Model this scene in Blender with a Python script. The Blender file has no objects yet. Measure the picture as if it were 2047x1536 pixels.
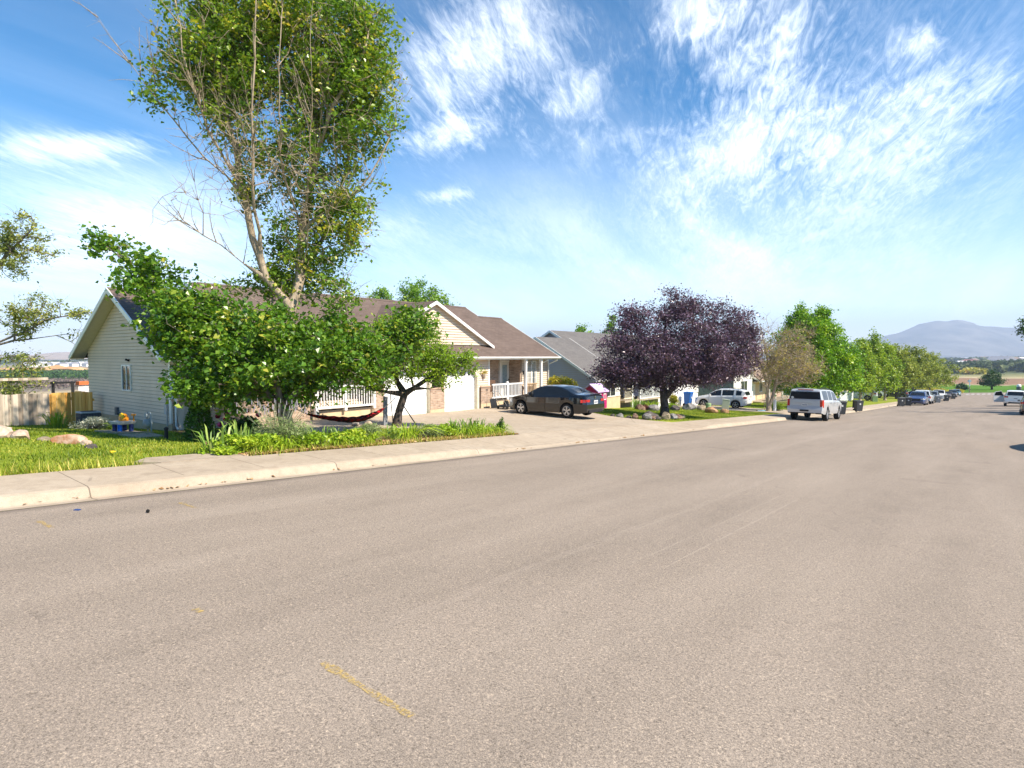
import bpy, bmesh, math, random
import numpy as np
from mathutils import Vector, Matrix

R = math.radians
random.seed(7)
rng = np.random.default_rng(7)
scene = bpy.context.scene
COL = scene.collection

# ------------------------------------------------------------------ helpers
def lin(r, g, b):
    f = lambda c: (c/255/12.92) if c/255 <= 0.04045 else ((c/255+0.055)/1.055)**2.4
    return (f(r), f(g), f(b), 1.0)

def link(o, parent=None):
    COL.objects.link(o)
    if parent is not None:
        o.parent = parent
    return o

def tag(o, label=None, cat=None, group=None, kind=None):
    if label: o['label'] = label
    if cat: o['category'] = cat
    if group: o['group'] = group
    if kind: o['kind'] = kind
    return o

def thing(name, label, cat, loc=(0, 0, 0), rz=0.0, group=None):
    o = bpy.data.objects.new(name, None)
    o.empty_display_size = 0.2
    o.location = loc
    o.rotation_euler = (0, 0, rz)
    link(o)
    return tag(o, label, cat, group)

def copy_tree(o, parent=None):
    c = o.copy()
    COL.objects.link(c)
    c.parent = parent
    for ch in list(o.children):
        copy_tree(ch, c)
    return c

class MB:
    """collects shapes, builds ONE mesh object"""
    def __init__(self):
        self.v = []; self.f = []; self.m = []; self.marks = []
    def add(self, vs, fs, m=0):
        n = len(self.v); self.marks.append((n, len(self.f)))
        self.v += [tuple(p) for p in vs]
        self.f += [tuple(i+n for i in f) for f in fs]
        self.m += [m]*len(fs)
        return self
    def box(self, x0, x1, y0, y1, z0, z1, m=0):
        x0, x1 = min(x0, x1), max(x0, x1); y0, y1 = min(y0, y1), max(y0, y1); z0, z1 = min(z0, z1), max(z0, z1)
        vs = [(x0,y0,z0),(x1,y0,z0),(x1,y1,z0),(x0,y1,z0),(x0,y0,z1),(x1,y0,z1),(x1,y1,z1),(x0,y1,z1)]
        return self.add(vs, [(0,3,2,1),(4,5,6,7),(0,1,5,4),(1,2,6,5),(2,3,7,6),(3,0,4,7)], m)
    def hexa(self, vs, m=0):
        return self.add(vs, [(0,3,2,1),(4,5,6,7),(0,1,5,4),(1,2,6,5),(2,3,7,6),(3,0,4,7)], m)
    def taper(self, cx, cy, z0, z1, ax, ay, bx, by, m=0, dx=0, dy=0):
        vs = [(cx-ax,cy-ay,z0),(cx+ax,cy-ay,z0),(cx+ax,cy+ay,z0),(cx-ax,cy+ay,z0),
              (cx+dx-bx,cy+dy-by,z1),(cx+dx+bx,cy+dy-by,z1),(cx+dx+bx,cy+dy+by,z1),(cx+dx-bx,cy+dy+by,z1)]
        return self.hexa(vs, m)
    def quad(self, *p, m=0):
        return self.add(p, [tuple(range(len(p)))], m)
    def prism(self, poly, axis, a, b, m=0):
        """poly: 2D points; extruded along axis from a to b"""
        n = len(poly)
        def P(p, t):
            if axis == 'x': return (t, p[0], p[1])
            if axis == 'y': return (p[0], t, p[1])
            return (p[0], p[1], t)
        vs = [P(p, a) for p in poly]+[P(p, b) for p in poly]
        fs = [tuple(range(n))[::-1], tuple(range(n, 2*n))]
        fs += [(i, (i+1) % n, n+(i+1) % n, n+i) for i in range(n)]
        return self.add(vs, fs, m)
    def bar(self, p, q, w, h=None, m=0):
        """rectangular bar between two points"""
        h = h or w
        p = Vector(p); q = Vector(q); d = (q-p).normalized()
        up = Vector((0, 0, 1)) if abs(d.z) < 0.95 else Vector((1, 0, 0))
        s = d.cross(up).normalized(); u = s.cross(d).normalized()
        c = []
        for b in (p, q):
            for a1, a2 in ((-1,-1),(1,-1),(1,1),(-1,1)):
                c.append(b+s*a1*w/2+u*a2*h/2)
        return self.add([tuple(x) for x in c], [(0,3,2,1),(4,5,6,7),(0,1,5,4),(1,2,6,5),(2,3,7,6),(3,0,4,7)], m)
    def tube(self, pts, rs, n=6, m=0, cap=True):
        pts = [Vector(p) for p in pts]
        if not hasattr(rs, '__len__'): rs = [rs]*len(pts)
        vs = []; fs = []
        ref = None
        for i, p in enumerate(pts):
            d = (pts[min(i+1, len(pts)-1)]-pts[max(i-1, 0)]).normalized()
            if ref is None:
                ref = Vector((0, 0, 1)) if abs(d.z) < 0.9 else Vector((1, 0, 0))
            s = d.cross(ref).normalized(); u = s.cross(d).normalized()
            ref = u
            for k in range(n):
                a = 2*math.pi*k/n
                vs.append(tuple(p+(s*math.cos(a)+u*math.sin(a))*rs[i]))
        for i in range(len(pts)-1):
            for k in range(n):
                k2 = (k+1) % n
                fs.append((i*n+k, i*n+k2, (i+1)*n+k2, (i+1)*n+k))
        if cap:
            fs.append(tuple(range(n))); fs.append(tuple(range((len(pts)-1)*n, len(pts)*n))[::-1])
        return self.add(vs, fs, m)
    def lathe(self, prof, n=16, c=(0, 0, 0), axis='z', m=0, cap=True):
        vs = []; fs = []
        for (r, h) in prof:
            for k in range(n):
                a = 2*math.pi*k/n
                x, y, z = r*math.cos(a), r*math.sin(a), h
                if axis == 'y': x, y, z = x, z, y
                if axis == 'x': x, y, z = z, x, y
                vs.append((x+c[0], y+c[1], z+c[2]))
        for i in range(len(prof)-1):
            for k in range(n):
                k2 = (k+1) % n
                fs.append((i*n+k, i*n+k2, (i+1)*n+k2, (i+1)*n+k))
        if cap: fs.append(tuple(range(n))[::-1]); fs.append(tuple(range((len(prof)-1)*n, len(prof)*n)))
        return self.add(vs, fs, m)
    def blob(self, c, rx, ry, rz, rough=0.25, sub=2, seed=0, m=0, flat=None):
        """an irregular boulder-like lump"""
        bm = bmesh.new(); bmesh.ops.create_icosphere(bm, subdivisions=sub, radius=1)
        r_ = random.Random(seed)
        ks = [(Vector((r_.gauss(0,1), r_.gauss(0,1), r_.gauss(0,1))).normalized(), r_.uniform(0.62, 0.95)) for _ in range(9)]
        vs = []
        for v in bm.verts:
            p = v.co.copy()
            for n_, d_ in ks:              # chip planes off the ball
                t = p.dot(n_)-d_
                if t > 0: p -= n_*t
            p *= 1+rough*0.3*(r_.random()-0.5)
            z = p.z*rz
            if flat is not None: z = max(z, flat)
            vs.append((c[0]+p.x*rx, c[1]+p.y*ry, c[2]+z))
        fs = [tuple(v.index for v in f.verts) for f in bm.faces]
        bm.free()
        return self.add(vs, fs, m)
    def split(self, name, mats, parent=None, smooth=None, bevel=0.0):
        """one object per added shape"""
        mk = self.marks+[(len(self.v), len(self.f))]; out = []
        for (a, b), (c, d) in zip(mk, mk[1:]):
            p = MB(); p.v = self.v[a:c]; p.f = [tuple(i-a for i in f) for f in self.f[b:d]]; p.m = self.m[b:d]
            out.append(p.build(name, mats, parent, smooth, bevel))
        return out
    def build(self, name, mats, parent=None, smooth=None, bevel=0.0, fix=True):
        me = bpy.data.meshes.new(name)
        me.from_pydata(self.v, [], self.f)
        if not isinstance(mats, (list, tuple)): mats = [mats]
        if len(mats) == 1 and self.m and max(self.m) > 0: mats = [mats[0], M['siding_lap_shade']]
        for m in mats: me.materials.append(m)
        if len(mats) > 1: me.polygons.foreach_set('material_index', self.m)
        me.validate()
        if fix:
            bm = bmesh.new(); bm.from_mesh(me)
            bmesh.ops.recalc_face_normals(bm, faces=bm.faces)
            bm.to_mesh(me); bm.free()
        if smooth is not None:
            me.polygons.foreach_set('use_smooth', [True]*len(me.polygons))
            me.set_sharp_from_angle(angle=R(smooth))
        me.update()
        o = bpy.data.objects.new(name, me)
        link(o, parent)
        if bevel:
            b = o.modifiers.new('bevel', 'BEVEL'); b.width = bevel; b.segments = 2; b.limit_method = 'ANGLE'
        return o

def np_mesh(name, verts, faces_n, idx, mat, parent=None, tint=None, smooth=False):
    """fast mesh from numpy arrays; every face has faces_n corners"""
    me = bpy.data.meshes.new(name)
    nv = len(verts); nf = len(idx)//faces_n
    me.vertices.add(nv); me.vertices.foreach_set('co', np.ascontiguousarray(verts, dtype=np.float32).ravel())
    me.loops.add(len(idx)); me.loops.foreach_set('vertex_index', np.ascontiguousarray(idx, dtype=np.int32))
    me.polygons.add(nf); me.polygons.foreach_set('loop_start', np.arange(nf, dtype=np.int32)*faces_n)
    me.update(calc_edges=True)
    me.validate()
    if tint is not None:
        at = me.attributes.new('tint', 'FLOAT', 'FACE')
        at.data.foreach_set('value', np.ascontiguousarray(tint, dtype=np.float32))
    me.polygons.foreach_set('use_smooth', [bool(smooth)]*nf)
    me.materials.append(mat)
    o = bpy.data.objects.new(name, me)
    return link(o, parent)

# ------------------------------------------------------------------ materials
class NT:
    def __init__(self, m):
        m.use_nodes = True
        self.t = m.node_tree; self.t.nodes.clear()
        self.out = self.t.nodes.new('ShaderNodeOutputMaterial')
    def n(self, typ, **kw):
        nd = self.t.nodes.new(typ)
        for k, v in kw.items():
            if k in nd.inputs.keys() if isinstance(k, str) else False:
                nd.inputs[k].default_value = v
            else:
                setattr(nd, k, v)
        return nd
    def l(self, a, b): self.t.links.new(a, b)
    def noise(self, vec, scale, detail=4, rough=0.55, dist=0.0):
        nd = self.t.nodes.new('ShaderNodeTexNoise')
        nd.inputs['Scale'].default_value = scale; nd.inputs['Detail'].default_value = detail
        nd.inputs['Roughness'].default_value = rough; nd.inputs['Distortion'].default_value = dist
        if vec is not None: self.l(vec, nd.inputs['Vector'])
        return nd.outputs['Fac']
    def ramp(self, fac, stops, interp='LINEAR'):
        nd = self.t.nodes.new('ShaderNodeValToRGB'); nd.color_ramp.interpolation = interp
        el = nd.color_ramp.elements
        while len(el) < len(stops): el.new(0.5)
        for e, (p, c) in zip(el, stops):
            e.position = p; e.color = c if hasattr(c, '__len__') else (c, c, c, 1)
        self.l(fac, nd.inputs['Fac'])
        return nd.outputs['Color']
    def mix(self, fac, a, b, mode='MIX'):
        nd = self.t.nodes.new('ShaderNodeMix'); nd.data_type = 'RGBA'; nd.blend_type = mode
        for s, x in ((nd.inputs[0], fac), (nd.inputs[6], a), (nd.inputs[7], b)):
            if hasattr(x, 'is_output') or isinstance(x, bpy.types.NodeSocket): self.l(x, s)
            else: s.default_value = x
        return nd.outputs[2]
    def math(self, op, a, b=0.0, c=None):
        nd = self.t.nodes.new('ShaderNodeMath'); nd.operation = op
        for i, x in enumerate((a, b) if c is None else (a, b, c)):
            if isinstance(x, bpy.types.NodeSocket): self.l(x, nd.inputs[i])
            else: nd.inputs[i].default_value = x
        return nd.outputs[0]
    def pos(self):
        g = self.t.nodes.new('ShaderNodeNewGeometry'); return g.outputs['Position']
    def obj(self):
        g = self.t.nodes.new('ShaderNodeTexCoord'); return g.outputs['Object']
    def sep(self, v):
        s = self.t.nodes.new('ShaderNodeSeparateXYZ'); self.l(v, s.inputs[0]); return s.outputs
    def comb(self, x, y, z):
        s = self.t.nodes.new('ShaderNodeCombineXYZ')
        for i, q in enumerate((x, y, z)):
            if isinstance(q, bpy.types.NodeSocket): self.l(q, s.inputs[i])
            else: s.inputs[i].default_value = q
        return s.outputs[0]
    def bump(self, h, strength=0.3, dist=0.02):
        b = self.t.nodes.new('ShaderNodeBump'); b.inputs['Strength'].default_value = strength
        b.inputs['Distance'].default_value = dist
        self.l(h, b.inputs['Height']); return b.outputs['Normal']
    def bsdf(self, color, rough=0.7, spec=0.5, metal=0.0, normal=None, coat=0.0, trans=0.0, ior=1.45):
        p = self.t.nodes.new('ShaderNodeBsdfPrincipled')
        for k, x in (('Base Color', color), ('Roughness', rough), ('Metallic', metal), ('Specular IOR Level', spec), ('Coat Weight', coat), ('Transmission Weight', trans), ('IOR', ior)):
            if isinstance(x, bpy.types.NodeSocket): self.l(x, p.inputs[k])
            else: p.inputs[k].default_value = x
        if normal is not None: self.l(normal, p.inputs['Normal'])
        return p.outputs[0]
    def done(self, s): self.l(s, self.out.inputs['Surface'])

MATS = {}
def mat(name, col, rough=0.6, spec=0.4, metal=0.0, vary=0.12, scale=6.0, coat=0.0, bump=0.0, grime=None):
    """paint / plastic / metal with mild uneven colour"""
    if name in MATS: return MATS[name]
    m = bpy.data.materials.new(name); k = NT(m)
    v = k.obj()
    n1 = k.noise(v, scale, 5)
    dark = tuple(c*(1-vary) for c in col[:3])+(1,); lite = tuple(min(1, c*(1+vary)) for c in col[:3])+(1,)
    c = k.ramp(n1, [(0.3, dark), (0.7, lite)])
    if grime:
        c = k.mix(k.ramp(k.noise(v, scale*0.35, 6), [(0.5, (0,0,0,1)), (0.75, (1,1,1,1))]), c, grime)
    nm = None
    if bump: nm = k.bump(k.noise(v, scale*8, 3), bump, 0.01)
    k.done(k.bsdf(c, rough, spec, metal, nm, coat))
    MATS[name] = m
    return m

def glass_mat(name, tint=(0.02, 0.025, 0.03, 1), rough=0.04, clear=0.0):
    if name in MATS: return MATS[name]
    m = bpy.data.materials.new(name); k = NT(m)
    v = k.obj()
    nm = k.bump(k.noise(v, 1.5, 2), 0.02, 0.02)
    p = k.bsdf(tint, rough, 0.6, 0.0, nm)
    if clear > 0:
        tr = k.n('ShaderNodeBsdfTransparent'); tr.inputs[0].default_value = (0.75, 0.85, 0.85, 1)
        mx = k.n('ShaderNodeMixShader'); mx.inputs[0].default_value = clear
        k.l(p, mx.inputs[1]); k.l(tr.outputs[0], mx.inputs[2]); p = mx.outputs[0]
    k.done(p)
    MATS[name] = m
    return m

def leaf_mat(name, stops, rough=0.45, trans=0.35, spec=0.45):
    """foliage: colour by the 'tint' of each leaf, light also passes through"""
    if name in MATS: return MATS[name]
    m = bpy.data.materials.new(name); k = NT(m)
    a = k.n('ShaderNodeAttribute'); a.attribute_name = 'tint'
    c = k.ramp(a.outputs['Fac'], stops)
    b = k.bsdf(c, rough, spec)
    t = k.n('ShaderNodeBsdfTranslucent')
    k.l(k.mix(1.0, c, (1.0, 1.0, 0.45, 1), 'MULTIPLY'), t.inputs[0])
    mx = k.n('ShaderNodeMixShader'); mx.inputs[0].default_value = trans
    k.l(b, mx.inputs[1]); k.l(t.outputs[0], mx.inputs[2])
    k.done(mx.outputs[0])
    MATS[name] = m
    return m

def bark_mat(name, c1, c2):
    if name in MATS: return MATS[name]
    m = bpy.data.materials.new(name); k = NT(m)
    v = k.obj(); s = k.sep(v)
    w = k.comb(k.math('MULTIPLY', s[0], 9), k.math('MULTIPLY', s[1], 9), k.math('MULTIPLY', s[2], 1.6))
    n1 = k.noise(w, 2.2, 6, 0.65, 0.6)
    c = k.ramp(n1, [(0.32, c1), (0.66, c2)])
    k.done(k.bsdf(c, 0.85, 0.2, 0, k.bump(n1, 0.7, 0.03)))
    MATS[name] = m
    return m

def brick_mat(name, c1, c2, mortar, sx=1.0, along='y'):
    if name in MATS: return MATS[name]
    m = bpy.data.materials.new(name); k = NT(m)
    s = k.sep(k.pos())
    u = k.math('ADD', s[0], s[1])
    vec = k.comb(u, s[2], 0.0)
    b = k.n('ShaderNodeTexBrick'); b.offset = 0.5
    b.inputs['Scale'].default_value = 1.0
    b.inputs['Brick Width'].default_value = 0.23; b.inputs['Row Height'].default_value = 0.077
    b.inputs['Mortar Size'].default_value = 0.008; b.inputs['Bias'].default_value = 0.0
    b.inputs['Color1'].default_value = c1; b.inputs['Color2'].default_value = c2; b.inputs['Mortar'].default_value = mortar
    k.l(vec, b.inputs['Vector'])
    n1 = k.noise(k.pos(), 3.0, 4)
    n2 = k.noise(k.comb(k.math('MULTIPLY', u, 4.3), k.math('MULTIPLY', s[2], 13), 0.0), 1.0, 1)
    c = k.mix(k.ramp(n2, [(0.42, (0,0,0,1)), (0.6, (0.75,0.75,0.75,1))]), b.outputs['Color'], (0.56, 0.41, 0.31, 1))
    c = k.mix(k.ramp(n1, [(0.35, (0.75,0.75,0.75,1)), (0.7, (1,1,1,1))]), (0,0,0,1), c)
    inv = k.math('SUBTRACT', 1.0, b.outputs['Fac'])
    k.done(k.bsdf(c, 0.85, 0.2, 0, k.bump(inv, 0.6, 0.012)))
    MATS[name] = m
    return m

def shingle_mat(name, c1, c2):
    if name in MATS: return MATS[name]
    m = bpy.data.materials.new(name); k = NT(m)
    s = k.sep(k.pos())
    b = k.n('ShaderNodeTexBrick'); b.offset = 0.37; b.offset_frequency = 2
    b.inputs['Scale'].default_value = 1.0; b.inputs['Brick Width'].default_value = 0.31; b.inputs['Row Height'].default_value = 0.07
    b.inputs['Mortar Size'].default_value = 0.006
    b.inputs['Color1'].default_value = c1; b.inputs['Color2'].default_value = c2
    b.inputs['Mortar'].default_value = tuple(x*0.55 for x in c1[:3])+(1,)
    k.l(k.comb(k.math('ADD', s[1], k.math('MULTIPLY', s[0], 0.02)), s[2], 0.0), b.inputs['Vector'])
    n1 = k.noise(k.pos(), 0.9, 5); n2 = k.noise(k.pos(), 60, 2)
    c = k.mix(k.ramp(n1, [(0.35, (0.8,0.8,0.8,1)), (0.65, (1.12,1.12,1.12,1))]), (0,0,0,1), b.outputs['Color'])
    c = k.mix(k.math('MULTIPLY', n2, 0.5), c, tuple(x*1.5 for x in c2[:3])+(1,))
    k.done(k.bsdf(c, 0.92, 0.15, 0, k.bump(k.math('SUBTRACT', 1.0, b.outputs['Fac']), 0.5, 0.01)))
    MATS[name] = m
    return m

M = {}
M['white_trim'] = mat('white_trim', (0.80, 0.79, 0.76, 1), 0.45, 0.4, vary=0.05, scale=3, grime=(0.62, 0.60, 0.55, 1))
M['white_rail'] = mat('white_rail', (0.82, 0.82, 0.80, 1), 0.4, 0.4, vary=0.03)
M['siding'] = mat('cream_siding', (0.67, 0.545, 0.43, 1), 0.55, 0.3, vary=0.05, scale=1.6, grime=(0.59, 0.465, 0.35, 1))
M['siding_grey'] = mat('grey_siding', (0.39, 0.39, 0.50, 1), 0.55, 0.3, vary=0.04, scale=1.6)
M['siding_tan'] = mat('tan_siding', (0.60, 0.46, 0.27, 1), 0.6, 0.3, vary=0.06, scale=2)
M['siding_white'] = mat('white_siding', (0.74, 0.73, 0.70, 1), 0.55, 0.3, vary=0.04, scale=2)
M['siding_lap_shade'] = mat('siding_lap_shade', (0.33, 0.29, 0.24, 1), 0.7, 0.2)
M['soffit'] = mat('soffit', (0.64, 0.57, 0.45, 1), 0.6, 0.3, vary=0.05)
M['stucco'] = mat('foundation_stucco', (0.56, 0.43, 0.28, 1), 0.9, 0.15, vary=0.10, scale=2.5, bump=0.3)
M['brick'] = brick_mat('tan_brick', (0.30, 0.19, 0.13, 1), (0.47, 0.33, 0.235, 1), (0.46, 0.41, 0.35, 1))
M['roof'] = shingle_mat('brown_shingle', (0.103, 0.076, 0.064, 1), (0.142, 0.106, 0.090, 1))
M['roof_grey'] = shingle_mat('grey_shingle', (0.105, 0.10, 0.098, 1), (0.145, 0.135, 0.13, 1))
M['roof_tan'] = shingle_mat('tan_shingle', (0.24, 0.17, 0.13, 1), (0.30, 0.22, 0.17, 1))
M['garage'] = mat('garage_door_white', (0.84, 0.84, 0.83, 1), 0.4, 0.4, vary=0.03, scale=2)
M['glass'] = glass_mat('window_glass', (0.03, 0.035, 0.04, 1), 0.05)
M['door_glass'] = mat('frosted_glass', (0.28, 0.36, 0.38, 1), 0.25, 0.6, vary=0.25, scale=9)
M['dark'] = mat('dark_plastic', (0.018, 0.018, 0.02, 1), 0.55, 0.4)
M['black'] = mat('black_rubber', (0.012, 0.012, 0.012, 1), 0.8, 0.3)
M['metal'] = mat('galvanised_metal', (0.45, 0.46, 0.47, 1), 0.45, 0.5, 0.6)
M['wood_new'] = None
M['wood_brown'] = mat('brown_wood', (0.36, 0.25, 0.15, 1), 0.75, 0.3, vary=0.2)
M['bark_tan'] = bark_mat('pale_bark', (0.19, 0.145, 0.10, 1), (0.48, 0.39, 0.285, 1))
M['bark_dark'] = bark_mat('dark_bark', (0.030, 0.025, 0.022, 1), (0.13, 0.10, 0.085, 1))
M['bark_grey'] = bark_mat('grey_bark', (0.10, 0.085, 0.07, 1), (0.26, 0.22, 0.18, 1))

def plank_mat(name, c1, c2, w=0.14):
    m = bpy.data.materials.new(name); k = NT(m)
    s = k.sep(k.pos())
    u = k.math('ADD', s[0], s[1])
    board = k.math('FLOOR', k.math('DIVIDE', u, w))
    wn = k.n('ShaderNodeTexWhiteNoise'); wn.noise_dimensions = '1D'; k.l(board, wn.inputs['W'])
    g = k.noise(k.comb(k.math('MULTIPLY', u, 30), k.math('ADD', k.math('MULTIPLY', s[2], 1.3), k.math('MULTIPLY', board, 7.3)), 0.0), 1.0, 5, 0.6, 0.8)
    f = k.math('ADD', k.math('MULTIPLY', wn.outputs['Value'], 0.5), k.math('MULTIPLY', g, 0.6))
    c = k.ramp(f, [(0.25, c1), (0.8, c2)])
    k.done(k.bsdf(c, 0.8, 0.2, 0, k.bump(g, 0.4, 0.01)))
    MATS[name] = m
    return m
M['wood_new'] = plank_mat('new_cedar_boards', (0.56, 0.25, 0.045, 1), (0.80, 0.48, 0.14, 1))
M['wood_old'] = plank_mat('weathered_boards', (0.27, 0.21, 0.16, 1), (0.62, 0.53, 0.43, 1))

# ------------------------------------------------------------------ the lie of the land
KX = -9.4                         # edge of the asphalt on the left
def g(Y):                         # the street falls away from the camera
    if Y < 60: return -.0515*Y
    if Y < 140: return -3.09-.0425*(Y-60)
    if Y < 215: return -6.49-.0330*(Y-140)
    if Y < 800: return -8.965-.0175*(Y-215)+.0000105*(Y-215)**2*(1 if Y < 800 else 0)
    return -15.61
def cross(Y): return min(max((Y-40)/40, 0), 1)*.05 if Y < 260 else max(0, .05-(Y-260)*.001)
def zroad(X, Y): return g(Y)+cross(Y)*max(0, min(X, 6)-KX)
PY = [(-400, 12), (-60, 3.0), (-20, 1.0), (0, -.02), (4, -.28), (8, -.52), (13, -.62), (18, -.80), (24, -.84), (28.6, -1.05), (33, -1.5), (45, -2.15), (60, -2.95), (80, -3.6), (120, -5.1), (215, -8.9), (400, -12), (800, -15.9), (20000, -16)]
def lerp_tab(t, x):
    if x <= t[0][0]: return t[0][1]
    for (a, b), (c, d) in zip(t, t[1:]):
        if x <= c: return b+(d-b)*(x-a)/(c-a)
    return t[-1][1]
def lot(Y): return lerp_tab(PY, Y)
WALK = -11.20                     # back edge of the pavement
def kerb(Y):                      # kerb is dropped at the driveways
    f = .88
    for a, b in ((11.6, 25.2), (42.6, 50.5), (70, 76), (96, 101)):
        if a-1.2 < Y < b+1.2:
            t = min(1, (Y-a+1.2)/1.2, (b+1.2-Y)/1.2); f = min(f, 1-.78*t)
    return .15*f
def ground(X, Y):
    if X > WALK:
        if X > 3.4: return zroad(3.4, Y)+.14+min(.6, (X-3.4)*.03)-min(6, max(0, X-60)*.012)
        return zroad(X, Y)-.12
    a = g(Y)+.13+.02*(WALK-X)*0
    p = lot(Y)
    X0 = -X
    back = min(-12.0, p-4)
    farl = -16.0
    if Y > 330: back = min(back, p)
    tab = [(11.20, a), (15.5, .55*a+.45*p), (19.5, p), (28, p-.35), (46, p-1.6), (160, back), (420, min(farl, back)), (30000, min(farl, back))]
    return lerp_tab(tab, X0)
# ------------------------------------------------------------------ ground, road, pavement
def grid_sheet(name, xs, ys, zf, material, kind='structure', smooth=True):
    X, Y = np.meshgrid(np.array(xs, float), np.array(ys, float))
    Z = np.array([[zf(x, y) for x in xs] for y in ys])
    v = np.stack([X.ravel(), Y.ravel(), Z.ravel()], 1)
    nx = len(xs); ny = len(ys)
    i, j = np.meshgrid(np.arange(nx-1), np.arange(ny-1))
    b = (j*nx+i).ravel()
    idx = np.stack([b, b+1, b+nx+1, b+nx], 1).ravel()
    o = np_mesh(name, v, 4, idx, material, smooth=smooth)
    if kind: o['kind'] = kind
    return o

def ground_material():
    m = bpy.data.materials.new('ground'); k = NT(m)
    P = k.pos(); s = k.sep(P)
    n_big = k.noise(P, .35, 5, .6); n_med = k.noise(P, 2.2, 5, .65); n_fine = k.noise(P, 26, 4, .7)
    # turf: green with straw coloured worn spots
    f = k.math('ADD', k.math('MULTIPLY', n_med, .6), k.math('MULTIPLY', n_fine, .4))
    turf = k.ramp(f, [(.36, (.10, .15, .015, 1)), (.50, (.19, .24, .022, 1)), (.60, (.29, .29, .04, 1)), (.72, (.40, .33, .11, 1))])
    worn = k.ramp(n_big, [(.52, (0,0,0,1)), (.68, (1,1,1,1))])
    turf = k.mix(k.math('MULTIPLY', worn, .55), turf, (.30, .25, .09, 1))
    # valley on the left: bands of orchard soil, bare field, dry grass
    wob = k.math('MULTIPLY', k.math('SUBTRACT', k.noise(P, .012, 3), .5), 90)
    xl = k.math('DIVIDE', k.math('ADD', k.math('MULTIPLY', s[0], -1.0), wob), 3000.0)
    val = k.ramp(xl, [(0, (.16, .17, .05, 1)), (.025, (.22, .21, .08, 1)), (.045, (.42, .34, .20, 1)), (.12, (.36, .29, .18, 1)), (.125, (.20, .16, .13, 1)), (.20, (.10, .15, .04, 1)), (.27, (.42, .25, .12, 1)), (.34, (.33, .25, .15, 1)), (.6, (.16, .17, .14, 1)), (1.0, (.15, .17, .12, 1))])
    fl = k.ramp(k.math('DIVIDE', k.math('MULTIPLY', s[0], -1.0), 100.0), [(.33, (0,0,0,1)), (.5, (1,1,1,1))])
    c = k.mix(fl, turf, val)
    # end of the street: park lawn, ploughed field, stubble, town
    yl = k.math('DIVIDE', k.math('ADD', s[1], k.math('MULTIPLY', wob, .15)), 2000.0)
    park = k.ramp(yl, [(.112, (.075, .17, .012, 1)), (.170, (.085, .19, .014, 1)), (.174, (.42, .34, .23, 1)), (.180, (.27, .165, .10, 1)), (.262, (.25, .155, .095, 1)), (.268, (.45, .37, .22, 1)), (.31, (.26, .24, .11, 1)), (.40, (.12, .14, .06, 1)), (1, (.12, .15, .07, 1))])
    tint = k.ramp(n_big, [(.3, (.82,.82,.82,1)), (.7, (1.1,1.1,1.1,1))])
    park = k.mix(1.0, park, tint, 'MULTIPLY')
    fp = k.ramp(k.math('DIVIDE', s[1], 400.0), [(.53, (0,0,0,1)), (.55, (1,1,1,1))])
    fx = k.ramp(k.math('DIVIDE', k.math('ADD', s[0], 400.0), 400.0), [(.45, (0,0,0,1)), (.7, (1,1,1,1))])
    c = k.mix(k.math('MULTIPLY', fp, fx), c, park)
    k.done(k.bsdf(c, .95, .1, 0, k.bump(f, .5, .03)))
    return m
M['ground'] = ground_material()

def sym(seq): return sorted(set(round(x, 3) for x in seq))
gx = sym([-9000, -6000, -4000, -3000, -2200, -1600, -1200, -900, -700, -550, -420, -330, -260, -200, -160, -130, -100, -80, -65, -55, -46, -40, -36, -33, -30, -28, -26] + list(np.arange(-25, -11.3, .7)) + [WALK, -10.6, -9.4, -6, -3, 0, 3.2, 3.4, 5, 8, 12, 20, 35, 60, 100, 200, 400, 800, 1500, 3000, 6000, 9000])
gy = sym([-300, -150, -80, -40, -20, -10, -5] + list(np.arange(-3, 50, 1.0)) + list(np.arange(50, 120, 2.5)) + list(np.arange(120, 260, 6)) + list(np.arange(260, 420, 15)) + [450, 500, 560, 650, 800, 1000, 1400, 2000, 3000, 4500, 7000, 9500])
def ground_noise(x, y):
    z = ground(x, y)
    if -30 < x < WALK-.3 and -10 < y < 60:
        z += .035*math.sin(x*1.7+y*.6)*math.sin(y*1.3-x*.4)*min(1, (WALK-x)/2)
        z += .32*math.exp(-((x+21.5)/4.5)**2-((y-1.4)/2.6)**2)      # grassy mound with the boulders
    return z
gr = grid_sheet('ground', gx, gy, ground_noise, M['ground'])

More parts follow.
